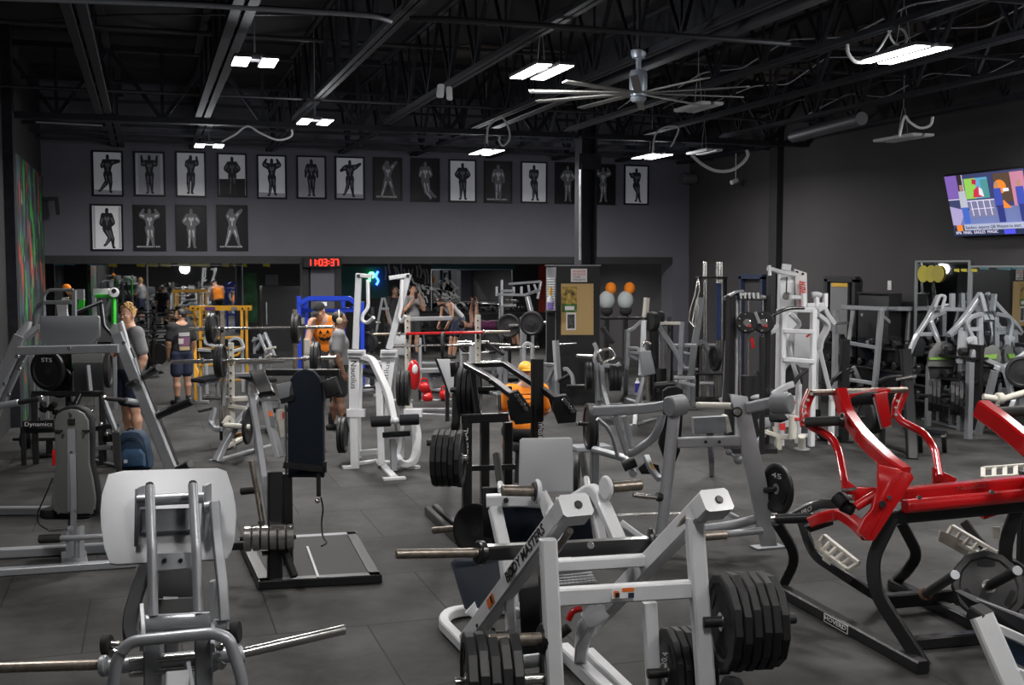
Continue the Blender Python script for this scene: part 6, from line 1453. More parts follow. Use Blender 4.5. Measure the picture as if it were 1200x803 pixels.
tr(t, 'seat_arm', WHITE, d, '926,348,.2 944,349,.3', .06); tr(t, 'lever_arm', LTGREY, d, '899,390,-.2 915,382,.1', .14,.06)
MB().beam([W(922,362,d+.6), drop(W(922,362,d+.6))], .3,.15, up=(0,1,0)).put('tower_base', WHITE, t); sheet(t, 'shroud', LTGREY, d+.4, '931,390 949,390 953,432 930,430', .05, .01)
for k, (x, y) in enumerate(((934,319),(941,321))): bolt(t, W(x,y,d+.44), -FW, .02, BLKM)
t, d = mach('leverage_frame_machine', 'white open frame machine with curved levers below the white lettered tower', 938, 524)
for x, dd in ((917.5,.0),(953.5,-.05)): MB().beam([W(x,363,d+dd), drop(W(x,363,d+dd))], .075,.08, up=(0,1,0)).put('upright', WHITE, t)
for s, w in (('916,363,.0 956,363.5,-.05',.07),('918,388,.0 954,389,-.05',.06),('918,421,.0 954,424,-.05',.06),('910,513,f 960,512,f',.09)): tr(t, 'cross_bar', WHITE, d, s, w)
for s in ('926,367,.3 938,380,.3 930,388,.3 925,402,.3 926,415,.3 936,450,.3','957,364,.2 965,359,.3 972,372,.3 978,380,.3','958,369,.1 972,380,.2 962,398,.2 960,408,.2 968,440,.2 975,470,.2'): tr(t, 'curved_lever', LTGREY, d, s, .085,.06, fil=.15)
for x in (942,957,967): tr(t, 'top_peg', WHITE, d, '%g,344,.5 %g,360,.5' % (x,x), .06)
tr(t, 'top_rail', WHITE, d, '946,358,.5 968,357,.5', .06); tr(t, 'rear_wheel', LTGREY, d, '952,346,.5 957,345,.5 962,347,.5', .09, kind='tube'); legs(t, WHITE, d, ((936,450,.3),(975,468,.2),(957,355,.5)), .07); tr(t, 'handle', RED, d, '945,395,.2 950,391,.2', .03, kind='tube')
plate(W(930,445,d+.6), LAT(.3), .225, .04, 'black plate behind the low bars of the white open frame machine', None, 40)
# black curved handles in front
t, d = mach('seated_dip_machine', 'low grey machine with black curved handles and cream posts, behind the silver lever machine', 915, 527)
tr(t, 'handle', BLKM, d, '872,455,.0 879,448,.0 888,436,.1', .06, kind='tube', fil=.1); tr(t, 'handle', BLKM, d, '928,452,.0 937,440,.0 945,434,.1', .06, kind='tube', fil=.1)
tr(t, 'arm', LTGREY, d, '845,470,.3 870,455,.1 876,452,.0', .08); tr(t, 'arm', LTGREY, d, '905,463,.0 922,453,.0 930,450,.0', .08); tr(t, 'cross_tube', LTGREY, d, '875,466,.0 892,465,.0', .07, kind='tube')
cush(t, VINYL, d, '896,487 920,485 926,492 916,496 895,494', .3, 'seat_pad'); cush(t, GREYP, d, '888,492 902,488 904,500 890,504', .1, 'side_pad')
tr(t, 'cream_post', OFFW, d, '930,475,-.1 929.5,486,-.1', .05, kind='tube'); MB().cyl(W(929.5,487,d-.1), W(929,515,d-.1), .055).put('cream_cylinder', OFFW, t); MB().cyl(W(939.5,511,d-.2), V((Fl(939.5,528).x,Fl(939.5,528).y,.03)), .05).put('cream_cylinder', OFFW, t); MB().cyl(Fl(939.5,528), Fl(939.5,528)+V((0,0,.03)), .11).put('foot', SILVD, t)
tr(t, 'red_pin', RED, d, '926,470,-.15 932,472,-.15', .04, kind='tube'); tr(t, 'red_pin', RED, d, '931,491,-.15 938,492,-.15', .04, kind='tube'); sheet(t, 'red_label', RTXT, d-.1, '913,497 920,496 921,505 914,504', .02)
tr(t, 'frame', OFFW, d, '893,505,.0 912,511,.0 928,514,.0', .08,.06); tr(t, 'frame', OFFW, d, '908,500,.0 912,515,.0', .08,.06); tr(t, 'frame', SILVER, d, '885,520,.0 895,510,.0 900,502,.1', .06); MB().beam([W(912,512,d), drop(W(912,512,d))], .08).put('foot_post', OFFW, t); tr(t, 'orange_clip', ORTXT, d, '861,454,.1 866,453,.1', .05,.04)
MB().beam([W(890,515,d), drop(W(890,515,d))], .07).put('foot_post', SILVER, t)
# ---- silver frame machine right
t, d = mach('pec_press_machine', 'silver open frame machine with blue seat, left of the two black posts', 1020, 488)
tr(t, 'top_beam', SILVER, d, '986,360,.3 1033,362,.0 1075,362,.3', .10,.07)
for x, y, dd in ((979.5,364,.4),(1033,364,.0),(1067,364,.3),(1000,362,1.2),(1050,362,1.2)):
    MB().beam([W(x,y,d+dd), drop(W(x-(8 if x > 1020 and dd < .5 else 0),y,d+dd))], .085,.08, up=(0,1,0)).put('upright', SILVER if dd < 1 else SILVD, t)
for s in ('995,402,.5 1030,408,.1','995,445,.5 1028,450,.1','1033,370,.1 1054,388,.4 1046,396,.5 1012,402,.6','1000,365,.8 995,400,.6','1070,364,.3 1078,392,.5 1092,392,.6','1010,370,.9 1018,366,.8 1020,385,.8','1000,430,.5 1010,452,.6'): tr(t, 'cross_bar', SILVER, d, s, .06)
cush(t, VINB, d+.4, '1005,400 1012,397 1035,430 1030,437 1022,436', .08, 'back_pad'); cush(t, BAG, d+.2, '1037,434 1055,430 1060,442 1040,448', .3, 'seat_pad'); tr(t, 'lever', CHROME, d, '979,380,.2 995,378,.1', .04, kind='tube')
tr(t, 'base_rail', SILVD, d, '982,486,f 1062,484,f', .08,.06); tr(t, 'badge', GREYP, d, '1040,361.5,-.03 1052,361.5,-.0', .02,.05)
# low dark partition boards on right wall
t, d = mach('low_screen_board', 'low dark grey board behind the silver frame machine', 1050, 476, 'board'); o = [Fl(1020,478), Fl(1130,486)]; MB().slab([o[0], o[1], o[1]+V((0,0,.85)), o[0]+V((0,0,.85))], (0,.06,0), .004).put('board', GREYP if False else PLAST, t); MB().beam([o[0]+V((0,0,.87)), o[1]+V((0,0,.87))], .09,.04).put('cap_rail', SILVD, t)
t, d = mach('dark_console', 'dark panel standing against the right wall below the light switch', 1030, 455, 'panel'); p = onplane(1012,343,0,XR-.3); q = onplane(1048,343,0,XR-.3); MB().slab([(XR-.4,p.y,0),(XR-.4,q.y,0),(XR-.4,q.y,p.z),(XR-.4,p.y,p.z)], (.25,0,0), .01).put('panel', BLACK, t); MB().beam([(XR-.42,p.y,p.z),(XR-.42,q.y,p.z)], .03).put('panel_trim', IRON, t)
# ---- twin silver presses under the mirrors
t, d = mach('incline_press_machine', 'left of the twin silver presses below the narrow wall mirror', 1092, 500)
for s in ('1100,347,.2 1088,372,.1 1074,394,.0 1064,418,.0','1116,344,.3 1116,362,.3','1092,362,.2 1130,363,.2','1095,370,.1 1090,376,.1 1098,395,.0 1103,412,.0','1106,365,.2 1092,372,.1','1075,392,.0 1097,392,.1'): tr(t, 'lever_frame', SILVER, d, s, .08,.06, fil=.08)
tr(t, 'hand_grip', LTGREY, d, '1096,360,.0 1101,346,.0 1108,347,.0 1104,362,.0', .05, kind='tube', fil=.05)
sheet(t, 'plate_guard', PLAST, d-.1, '1087,427 1089,412 1098,402 1108,400 1116,404 1120,414 1119,430 1087,430', .05, .008); sheet(t, 'guard_window', SILVD, d-.12, '1104,405 1111,404 1116,412 1115,418 1104,416', .02); sheet(t, 'green_stripe', mat('lime_print', (.18,.35,.05), .6), d-.13, '1089,419 1118,418 1118,421 1089,422', .02)
sheet(t, 'guard_panel', BLKM, d-.05, '1088,430 1118,430 1114,452 1092,452', .05, .006); cush(t, VINYL, d, '1072,400 1080,394 1086,402 1082,418 1072,418', .1, 'shoulder_pad')
legs(t, SILVD, d, ((1089,428,.0),(1117,428,.0),(1066,418,.2),(1103,410,.3)), .08)
t, d = mach('incline_press_machine', 'right of the twin silver presses below the narrow wall mirror', 1140, 505)
for s in ('1149,344,.2 1136,364,.1 1122,382,.0 1112,392,.0','1150,345,.1 1155,365,.1','1112,393,.0 1124,386,.1 1150,386,.1','1150,368,.1 1136,372,.0 1132,380,.0 1139,396,.0 1143,408,.0','1148,366,.1 1149,408,.1','1130,390,.0 1128,420,.0','1128,410,.0 1150,409,.0','1144,350,.3 1156,376,.1'): tr(t, 'lever_frame', SILVER, d, s, .085,.06, fil=.08)
tr(t, 'bent_arm', LTGREY, d, '1132,400,.0 1141,396,.0 1142,408,.0', .09); tr(t, 'tall_post', SILVER, d, '1128,388,.0 1126,426,.0', .11)
sheet(t, 'plate_guard', PLAST, d-.15, '1152,418 1155,408 1164,404 1172,409 1174,420 1170,430 1150,430', .05, .008); sheet(t, 'lime_badge', MATS['lime_print'], d-.17, '1154,416 1169,415 1167,421 1154,420', .02); cush(t, GREYP, d-.25, '1140,410 1151,408 1153,414 1149,426 1137,424', .14, 'roller_pad')
sheet(t, 'guard_panel', BLKM, d-.1, '1140,430 1170,430 1166,455 1142,452', .05, .006); tr(t, 'lever', SILVER, d, '1152,420,-.2 1165,426,-.2 1178,432,-.1', .07)
legs(t, SILVD, d, ((1127,426,.0),(1149,408,.2),(1170,425,.1)), .085)
t, d = mach('plate_rack', 'dark steel rack holding two big groups of black plates, right of the black post', 1115, 508)
MB().beam([W(1137,425,d-.6), drop(W(1137,425,d-.6))], .085,.1, up=(0,1,0)).put('post', SILVD, t); MB().beam([W(1166,435,d-.4), Fl(1146,510)], .10,.08, up=FW).put('slanted_post', SILVD, t)
for s in ('1078,485,f 1140,500,f','1082,492,f 1146,508,f'): tr(t, 'base_rail', SILVD, d, s, .07,.06)
MB().cyl(W(1078,464,d+.1), W(1140,464,d-.5), .03).put('peg', IRON, t)
stack(W(1090,463,d-.2), LAT(-.35), 3, 'left group of the dark rack by the black post', .235,.055,12, group='plates on the dark rack'); stack(W(1116,467,d-.5), LAT(-.35), 3, 'right group of the dark rack by the black post', .245,.055,12, group='plates on the dark rack')
# black posts and low bench right
t, d = mach('cable_post_machine', 'black upright post with a low black bench, behind the red machine', 1066, 536)
MB().beam([W(1061,409,d), W(1067,500,d), Fl(1069,538)], .13,.10, up=FW).put('post', BLACK, t)
cush(t, VINYL, d, '1060,502 1080,500 1111,505 1112,510 1080,512', .2, 'bench_pad'); 
for x, y in ((1106,510),(1078,508)): tr(t, 'bench_leg', BLACK, d, '%g,%g,.0 %g,530,f' % (x,y,x+1), .06)
tr(t, 'base_rail', BLACK, d, '1010,512,f 1070,534,f', .08,.06); MB().cyl(W(1050,445,d), W(1074,441,d-.1), .02).put('pin', CHROME, t); tr(t, 'handle', BLACK, d, '1030,448,.1 1042,442,.0 1060,440,.0', .06, kind='tube')
for k, x in enumerate((1015,1024)): plate(W(x,489,d+.3), LAT(.2), .22, .05, ['left','right'][k]+' of two black plates seen through the red machine arms', 'plates behind the red machine', 40)
tr(t, 'plate_peg', IRON, d, '1008,489,.3 1040,489,.3', .05, kind='tube'); MB().beam([W(1034,489,d+.3), drop(W(1034,489,d+.3))], .07).put('peg_post', BLACK, t)
t, d = mach('ab_crunch_machine', 'black frame with curved handles left of the red machine top bar', 985, 520)
MB().beam([W(990,398,d), drop(W(991,398,d))], .12,.10, up=(0,1,0)).put('post', BLACK, t); tr(t, 'curved_handle', BLACK, d, '969,470,.0 972,452,.0 980,440,.0 995,432,.0', .05, kind='tube', fil=.15); tr(t, 'curved_handle', BLACK, d, '975,446,.1 990,438,.1 1000,434,.1', .07, kind='tube'); tr(t, 'bar', CHROME, d, '965,490,.0 1005,486,.0', .04, kind='tube')
tr(t, 'ring_frame', BLKM, d, '958,480,.2 958,505,.2 966,514,.2 985,516,.2', .07, fil=.2); tr(t, 'base_rail', BLACK, d, '960,516,f 1000,520,f', .08,.06); cush(t, VINYL, d, '972,470 984,466 988,480 974,486', .1)
# right edge: cream lever, plates and silver frames
t, d = mach('row_lever_machine', 'cream lever arm machine at the right edge above the red arm', 1190, 520)
tr(t, 'lever', OFFW, d, '1152,465,.0 1172,468,.0 1178,467,.0 1215,456,.1', .09, kind='tube'); MB().cyl(W(1168,467,d-.02), W(1175,467,d), .08).put('lever_collar', OFFW, t); tr(t, 'lever_hook', OFFW, d, '1170,468,.0 1169,476,.0', .05)
MB().cyl(W(1170,484,d-.2), W(1215,480,d-.1), .04).put('hand_grip', GRIP, t); legs(t, SILVD, d, ((1196,462,.1),(1212,456,.1)), .08)
for s in ('1180,430,.5 1210,408,.5','1176,428,.5 1188,470,.4 1180,500,.3','1165,430,.6 1190,440,.5'): tr(t, 'frame_bar', SILVER, d, s, .07)
plate(W(1197,500,d), LAT(1.2), .225, .05, 'black plate at the right edge under the cream lever', None, 40)
plate(W(1198,436,d+.25), LAT(1.3), .225, .05, 'black plate with silver rings at the right edge above the cream lever', None, 40)
t, d = mach('upright_row_frame', 'dark slanted steel mast at the right edge before the wide wall mirror', 1182, 498)
tr(t, 'mast', SILVD, d, '1178,368,.3 1182,392,.2 1187,410,.1 1178,436,.0', .10, fil=.1); tr(t, 'arm', SILVD, d, '1168,384,.3 1178,370,.3 1200,368,.4', .07); legs(t, SILVD, d, ((1178,434,.0),(1196,400,.3)), .09); tr(t, 'bar', SILVER, d, '1152,383,.5 1168,384,.3', .05)
t, d = mach('green_guard_machine', 'bright green shroud of a machine cut off by the right edge', 1205, 490); sheet(t, 'shroud', mat('bright_green', (.02,.40,.02), .4), d, '1195,362 1202,356 1215,356 1215,388 1200,390 1195,383', .1, .01); legs(t, SILVD, d, ((1205,388,.1),), .1)
# ---- left background: loop frame, green and white machine, black plate machine
t, d = mach('treadmill_console', 'grey tube loop frame behind the grey head board at left', 68, 492)
tr(t, 'loop_tube', SILVD, d, '51.5,372,.0 51.5,346,.0 57,340,.0 86,340,.0', .055, kind='tube', fil=.1); tr(t, 'cross_bar', SILVD, d, '52,354.5,.0 84,354.5,.0', .07,.06); tr(t, 'arc_tube', SILVD, d, '40.5,412,.1 41,366,.1 46,357,.1 52,354,.0', .07, kind='tube', fil=.2)
sheet(t, 'upright_post', SILVD, d, '84,340 88,340 88,400 84,400', .08); sheet(t, 'white_panel', LTGREY, d+.3, '66,357 78,357 79,372 68,372', .05); sheet(t, 'screen', GREYP, d+.2, '88,339 98,339 98,352 90,351', .05); sheet(t, 'paper_note', PAPER, d+.3, '73,349 80,348 81,352 72,352', .02); legs(t, SILVD, d, ((52,372,.0),(86,395,.0),(41,405,.1)), .06)
p = W(78,337,d+.3); t3 = thing('orange_cloth', 'orange cloth draped on top of the grey tube loop frame', 'cloth', p); MB().ball(p, .07,.05,.06).put('cloth_top', ORANGE, t3); MB().slab([p+V((-.06,0,0)), p+V((.10,0,-.02)), p+V((.13,0,-.22)), p+V((.06,0,-.2))], (0,.03,0), .008).put('cloth_fold', MATS['wood_block'], t3)
t, d = mach('chest_press_machine', 'bright green and white press machine behind the blond man', 125, 480)
sheet(t, 'white_header', WHITE, d, '109,339 127,338 129,345 109,347', .1, .006); MB().cyl(W(133.5,343,d-.1), W(133.5,343,d+.0), .085, 24).put('white_disc', WHITE, t); MB().cyl(W(133.5,341,d-.11), W(133.5,341,d-.09), .04, 16).put('disc_hole', BLKM, t)
tr(t, 'green_post', GREEN, d, '112,347,.0 130,347,.0 133.5,352,.0 133.5,390,.0', .07,.06, fil=.08); sheet(t, 'green_panel', GREEN, d+.1, '92,352 99,350 98,361 91,362', .04); legs(t, SILVD, d, ((133.5,388,.0),(110,348,.3)), .07)
tr(t, 'black_arm', BLACK, d, '90,366,-.1 120,354,-.1', .09,.05); tr(t, 'arm_trim', LTGREY, d, '90,364.5,-.14 120,352.5,-.14', .02); tr(t, 'black_arm', BLACK, d, '119,355,-.1 122,382,-.1 134,396,-.1', .07,.05); tr(t, 'arm_trim', LTGREY, d, '120,356,-.14 123,382,-.14 134,394,-.14', .015)
t, d = mach('hack_squat_machine', 'black plate machine with round disc and weight box behind the silver A-frame', 80, 545)
for x in (36, 118): MB().beam([W(x,412,d+.5), drop(W(x,412,d+.5))], .075, up=(0,1,0)).put('post', SILVD, t)
lat = LAT(1.25)
plate(W(56,434,d+.1), lat, .25, .05, 'large black disc with pale print behind the silver A-frame, left of the weight box', 'plates behind the A-frame', 40, word=('STS', -1)); plate(W(72,425,d+.4), lat, .225, .05, 'second black disc overlapping the printed disc behind the A-frame', 'plates behind the A-frame', 40); plate(W(70,448,d+.3), lat, .2, .05, 'third and lowest black disc behind the silver A-frame', 'plates behind the A-frame', 40)
plate(W(127,434,d+.4), LAT(.2), .225,.06, 'black plate beside the blond man, right of the weight box', 'plates behind the A-frame', 40)
MB().box(W(103,420,d+.2), .36,.30,.14,.01).put('weight_box_lid', PLAST, t); MB().box(W(104,440,d+.2), .34,.28,.36,.01).put('weight_box', BLACK, t); tr(t, 'box_lever', GREYP, d, '103,428,-.05 106,458,-.05', .05,.03)
tr(t, 'frame_bar', BLACK, d, '38,461,.0 122,462,.0', .06); tr(t, 'frame_bar', SILVD, d, '60,462,.0 122,464,.0', .03); tr(t, 'frame_bar', BLACK, d, '94,462,.0 88,475,-.1', .06); tr(t, 'green_tube', GREEN, d, '86,412,.2 87,432,.2', .06, kind='tube'); tr(t, 'pale_tube', OFFW, d, '88,435,.2 88,458,.2', .06, kind='tube')
legs(t, BLACK, d, ((40,461,.0),(120,463,.0),(80,462,.3)), .07)
for k in range(14):
    x, y = 33+rng.uniform(0,50), 470+rng.uniform(0,24); P = W(x, y, d+rng.uniform(0,.3)); MB().cyl(P, P+V((.04,-.03,0)), rng.uniform(.02,.05), 12).put('chain_wheel', IRON if k % 2 else BLKM, t)
tr(t, 'name_bar', BLACK, d, '27,498,-.1 64,496,-.1', .04,.09); text('Dynamics', 'lettering', WTXT, t, W(29,499.5,d-.14), RT+FW*.05, V((0,0,1)), .05, .33)
tr(t, 'base_rail', BLACK, d, '25,505,.0 120,502,.0', .06); legs(t, BLACK, d, ((27,500,-.05),(118,502,.0)), .06)
c = W(27,515,14.6); t2 = thing('fixed_barbell', 'short black barbell on low stand, left of the grey shell backrest', 'barbell', drop(c))
for k in (0, 1): MB().lathe(c+LAT(0)*.07*k, LAT(0), [(0,.06),(.01,.14-.02*k),(.05,.14-.02*k),(.06,.06)], 26).put('end_plate', RUB, t2)
MB().cyl(c-LAT(0)*.13, c+LAT(0)*.75, .022).put('bar', IRON, t2); s = c+LAT(0)*.34; MB().beam([s, drop(s)], .08).put('stand_post', BLKM, t2); MB().box(drop(s)+V((0,0,.02)), .3,.3,.04,.008).put('stand_base', BLKM, t2); s = c+LAT(0)*.68; MB().beam([s, drop(s)], .08).put('stand_post', BLKM, t2)
# small machine between seat back and A-frame
t, d = mach('low_row_machine', 'low dark frame with silver knobs between the grey shell backrest and the navy bag', 122, 545)
for s in ('106,490,.0 108,540,f','118,500,.0 138,500,.0','124,478,.2 134,505,.0 137,548,f','112,525,.0 140,524,.0','108,540,f 138,548,f'): tr(t, 'frame_bar', BLACK if s[0] != '1' or '118' in s else SILVD, d, s, .06)
for x, y in ((107,482),(110,492),(104,500),(125,508),(118,497)): MB().ball(W(x,y,d-.05), .03).put('silver_knob', CHROME, t)
cush(t, VINYL, d, '118,510 132,509 133,518 118,519', .2, 'seat_pad')
# silver upright bench behind blond man right side dark wheels
t, d = mach('spin_bike_row', 'dark stationary cycle under the far mirror beside the blond man', 180, 440)
for s in ('172,395,.0 176,425,.0 170,438,f','176,425,.0 190,438,f','180,398,.0 178,425,.0'): tr(t, 'frame_bar', BLACK, d, s, .07)
MB().cyl(W(184,415,d), W(185,415,d+.05), .25, 28).put('flywheel', IRON, t); tr(t, 'handlebar', BLACK, d, '178,397,.0 186,393,.0', .05, kind='tube'); cush(t, VINYL, d, '168,394 176,393 177,397 168,398', .12, 'saddle')

# ---- more equipment crowding the middle distance
def barstand(label, x0, x1, yb, ytop, d, m=SILVD, bar=None):
    t = thing('barbell_stand', label, 'rack', drop(W((x0+x1)/2, yb, d)))
    for x in (x0, x1):
        a = W(x, ytop, d); MB().beam([a, drop(a)], .06,.07, up=(0,1,0)).put('upright', m, t); g = drop(a); MB().beam([g+V((0,-.3,.03)), g+V((0,.3,.03))], .06,.05).put('foot', m, t)
    a, b = W(x0, (ytop+yb)/2, d+.05), W(x1, (ytop+yb)/2, d+.05); MB().beam([a, b], .05).put('cross_bar', m, t)
    return t
barstand('grey bar stand left of the silver lattice machine, under the purple shirt', 548, 578, 462, 402, 21.5)
barbell('bare bar on the grey stand under the lying person', W(536,401,21.3), W(590,400,21.4))
stack(W(550,401,21.35), lat, 2, 'left end of the bar on the grey stand', .225,.05,40, group='plates in the middle distance')
stack(W(577,400.5,21.4), -lat, 2, 'right end of the bar on the grey stand', .225,.05,40, group='plates in the middle distance')
barstand('silver bar stand between the beige uprights and the far dumbbell rack', 492, 540, 455, 396, 22.5, SILVER)
p = Fl(515,462); bench('dark flat bench inside the silver bar stand behind the red barbell', p, .15)
p = Fl(598,468); bench('dark flat bench left of the notice cabinet under the bare bar', p, -.3)
p = Fl(435,462); bench('dark flat bench behind the tall white machine, right of the blue rack', p, .25)
t, d = mach('plate_tree', 'dark plate tree behind the tall white machine arms', 436, 455)
MB().beam([W(436,360,d), Fl(436,455)], .08,.08, up=(0,1,0)).put('post', BLACK, t); MB().box(Fl(436,455)+V((0,0,.03)), .6,.5,.06,.01).put('base', BLACK, t)
for y in (378, 402, 426): MB().cyl(W(426,y,d), W(446,y,d), .025).put('peg', CHROME, t)
for y, w_ in ((378,'top'),(402,'middle'),(426,'bottom')): stack(W(430,y,d-.02), lat, 2, w_+' peg of the tree behind the white arms', .22 if y > 380 else .17,.05,40, group='plates on the dark tree')
t, d = mach('a_frame_rack', 'slim grey A-frame stand between the high white arms', 448, 450); tr(t, 'leg', SILVD, d, '448,349,.0 440,392,.0 432,452,f|450,349,.1 462,392,.2 470,448,f', .05, each=True); tr(t, 'cross_bar', SILVD, d, '445,362,.0 456,362,.0', .05)
t, d = mach('cable_tower', 'dark cable column right of the notice cabinet behind the grey chest pad', 772, 468)
for x in (764, 786): MB().beam([W(x,378,d), drop(W(x,378,d))], .08,.08, up=(0,1,0)).put('upright', BLACK, t)
for x in (772.5, 779): tr(t, 'guide_rod', CHROME, d, '%g,392,.0 %g,455,.0' % (x,x), .03, kind='tube')
MB().box(W(776,450,d), .3,.2,.5).put('weight_stack', BLKM, t); tr(t, 'top_bar', BLACK, d, '762,379,.0 788,379,.0', .09); MB().box(Fl(775,468)+V((0,0,.03)), .7,.5,.06).put('base', BLACK, t)
t, d = mach('hyper_bench', 'silver frame with white foot bars low behind the silver lever machine', 735, 470); tr(t, 'post', SILVER, d, '735,386,.0 734,430,.0 733,462,f', .09); tr(t, 'floor_bar', LTGREY, d, '733,468,f 752,474,f', .08,.06); tr(t, 'guard', SILVER, d, '732,408,.0 748,408,-.1 749,414,-.1 733,412,.0', .05, fil=.05); tr(t, 'guard', SILVER, d, '733,414,.0 748,421,-.1', .05)
p = Fl(680,470); bench('dark bench at the foot of the notice cabinet beside the loop-handled machine', p, .8, .9)
for k, (x, y) in enumerate(((646,465),(655,478),(664,462))):
    o = dumbbell(Fl(x,y)+V((0,0,.07)), LAT(.4+k), .07, .34, ['left','front','right'][k]+' of three dumbbells on the floor before the notice cabinet', 'dumbbells on the floor')
t, d = mach('storage_rack', 'low dark storage rack behind the silver frame machine against the right wall', 1100, 470)
for z in (.35,.75,1.1): MB().beam([onplane(1060,420,0,XR-.5)*0+V((XR-.45,13.6,z)), V((XR-.45,17.6,z))], .3,.03).put('shelf', BLACK, t)
for y in (13.7,15.6,17.5): MB().beam([V((XR-.45,y,0)), V((XR-.45,y,1.3))], .06,.3).put('upright', BLACK, t)
proto = None
for z in (.35,.75,1.1):
    for k in range(12):
        P = V((XR-.45, 13.85+.31*k, z+.085))
        if proto is None: proto = dumbbell(P, (1,0,0), .07, .32, 'hexagonal dumbbell on the low dark rack along the right wall', 'dumbbells on the right wall rack'); off = proto.location-P
        else: o = proto.copy(); COL.objects.link(o); o.location = P+off
# ================================================================== PEOPLE
def sd_cap(P, a, b, ra, rb):
    a, b = np.array(a), np.array(b); ba = b-a; L = float(ba@ba) or 1e-9
    h = np.clip(((P-a)@ba)/L, 0, 1)
    return np.linalg.norm(P-a-h[..., None]*ba, axis=-1)-(ra+(rb-ra)*h)
def sd_ell(P, c, r, M=None):
    q = P-np.array(c)
    if M is not None: q = q@M
    r = np.array(r); k0 = np.linalg.norm(q/r, axis=-1); k1 = np.linalg.norm(q/(r*r), axis=-1)+1e-9
    return k0*(k0-1)/k1
def sd_box(P, c, h, M, rd):
    q = np.abs((P-np.array(c))@M)-np.array(h)
    return np.linalg.norm(np.maximum(q, 0), axis=-1)+np.minimum(q.max(-1), 0)-rd
def bounds(p):
    if p[0] == 'cap': r = max(p[3], p[4]); return np.minimum(p[1], p[2])-r, np.maximum(p[1], p[2])+r
    if p[0] == 'ell': r = max(p[2]); return np.array(p[1])-r, np.array(p[1])+r
    r = np.linalg.norm(p[2])+p[4]; return np.array(p[1])-r, np.array(p[1])+r
def surf(prims, vox, cuts=()):
    """smooth union of shapes -> one continuous surface-net mesh (verts, quads)"""
    lo = np.min([bounds(p)[0] for p in prims], axis=0)-3*vox; hi = np.max([bounds(p)[1] for p in prims], axis=0)+3*vox
    n = np.ceil((hi-lo)/vox).astype(int)+1
    F = np.full(n, .3, np.float32); ax = [lo[i]+vox*np.arange(n[i]) for i in range(3)]
    for p in prims:
        k = p[-1]; a, b = bounds(p); m = k+3*vox
        i0 = np.maximum(((a-m-lo)/vox).astype(int), 0); i1 = np.minimum(((b+m-lo)/vox).astype(int)+2, n)
        sl = tuple(slice(i0[i], i1[i]) for i in range(3))
        G = np.stack(np.meshgrid(*[ax[i][sl[i]] for i in range(3)], indexing='ij'), -1)
        d = sd_cap(G, *p[1:5]) if p[0] == 'cap' else sd_ell(G, *p[1:4]) if p[0] == 'ell' else sd_box(G, *p[1:5])
        f = F[sl]; h = np.clip(.5+.5*(f-d)/k, 0, 1); F[sl] = f*(1-h)+d*h-k*h*(1-h)
    if cuts:
        G = np.stack(np.meshgrid(*ax, indexing='ij'), -1)
        for (c, nn) in cuts: F = np.maximum(F, (G-np.array(c))@np.array(nn))
    S = F < 0; nx, ny, nz = n; acc = np.zeros((nx-1, ny-1, nz-1, 3)); cnt = np.zeros((nx-1, ny-1, nz-1))
    C = [(i, j, k) for i in (0, 1) for j in (0, 1) for k in (0, 1)]
    sub = lambda A, c: A[c[0]:nx-1+c[0], c[1]:ny-1+c[1], c[2]:nz-1+c[2]]
    for a in C:
        for x in range(3):
            if a[x]: continue
            b = list(a); b[x] = 1
            fa, fb = sub(F, a), sub(F, b); m = (fa < 0) != (fb < 0)
            t = np.where(m, fa/np.where(m, fa-fb, 1), 0)
            for q in range(3): acc[..., q] += np.where(m, a[q]+(t if q == x else 0), 0)
            cnt += m
    act = cnt > 0; idx = -np.ones(act.shape, int); idx[act] = np.arange(act.sum())
    base = np.argwhere(act); verts = lo+vox*(base+acc[act]/cnt[act][:, None]); quads = []
    for x in range(3):
        y, z = (x+1) % 3, (x+2) % 3
        s0 = [slice(1, -1)]*3; s1 = [slice(1, -1)]*3; s0[x] = slice(0, -1); s1[x] = slice(1, None)
        A, B = S[tuple(s0)], S[tuple(s1)]; E = np.argwhere(A != B)
        off = np.array([1, 1, 1]); off[x] = 0; E0 = E+off; flip = A[A != B]
        e = np.eye(3, dtype=int)
        q = [idx[tuple((E0-e[y]-e[z]).T)], idx[tuple((E0-e[z]).T)], idx[tuple(E0.T)], idx[tuple((E0-e[y]).T)]]
        Q = np.stack(q, 1); Q[~flip] = Q[~flip][:, ::-1]; quads.append(Q)
    return verts, np.concatenate(quads)
def smesh(name, prims, vox, m, parent, cuts=(), S=1.0):
    v, q = surf(prims, vox, cuts)
    me = bpy.data.meshes.new(name); me.from_pydata((v*S).tolist(), [], q.tolist()); me.update()
    me.polygons.foreach_set('use_smooth', [True]*len(me.polygons)); me.materials.append(m)
    o = bpy.data.objects.new(name, me); COL.objects.link(o); o.parent = parent; return o
A_ = lambda *x: np.array(x, float)
def nrm(v): return v/(np.linalg.norm(v)+1e-9)
def frame(fwd, up):
    f = nrm(fwd); s = nrm(np.cross(up, f)); u = np.cross(f, s); return np.stack([s, f, u], 1)   # columns side, forward, up
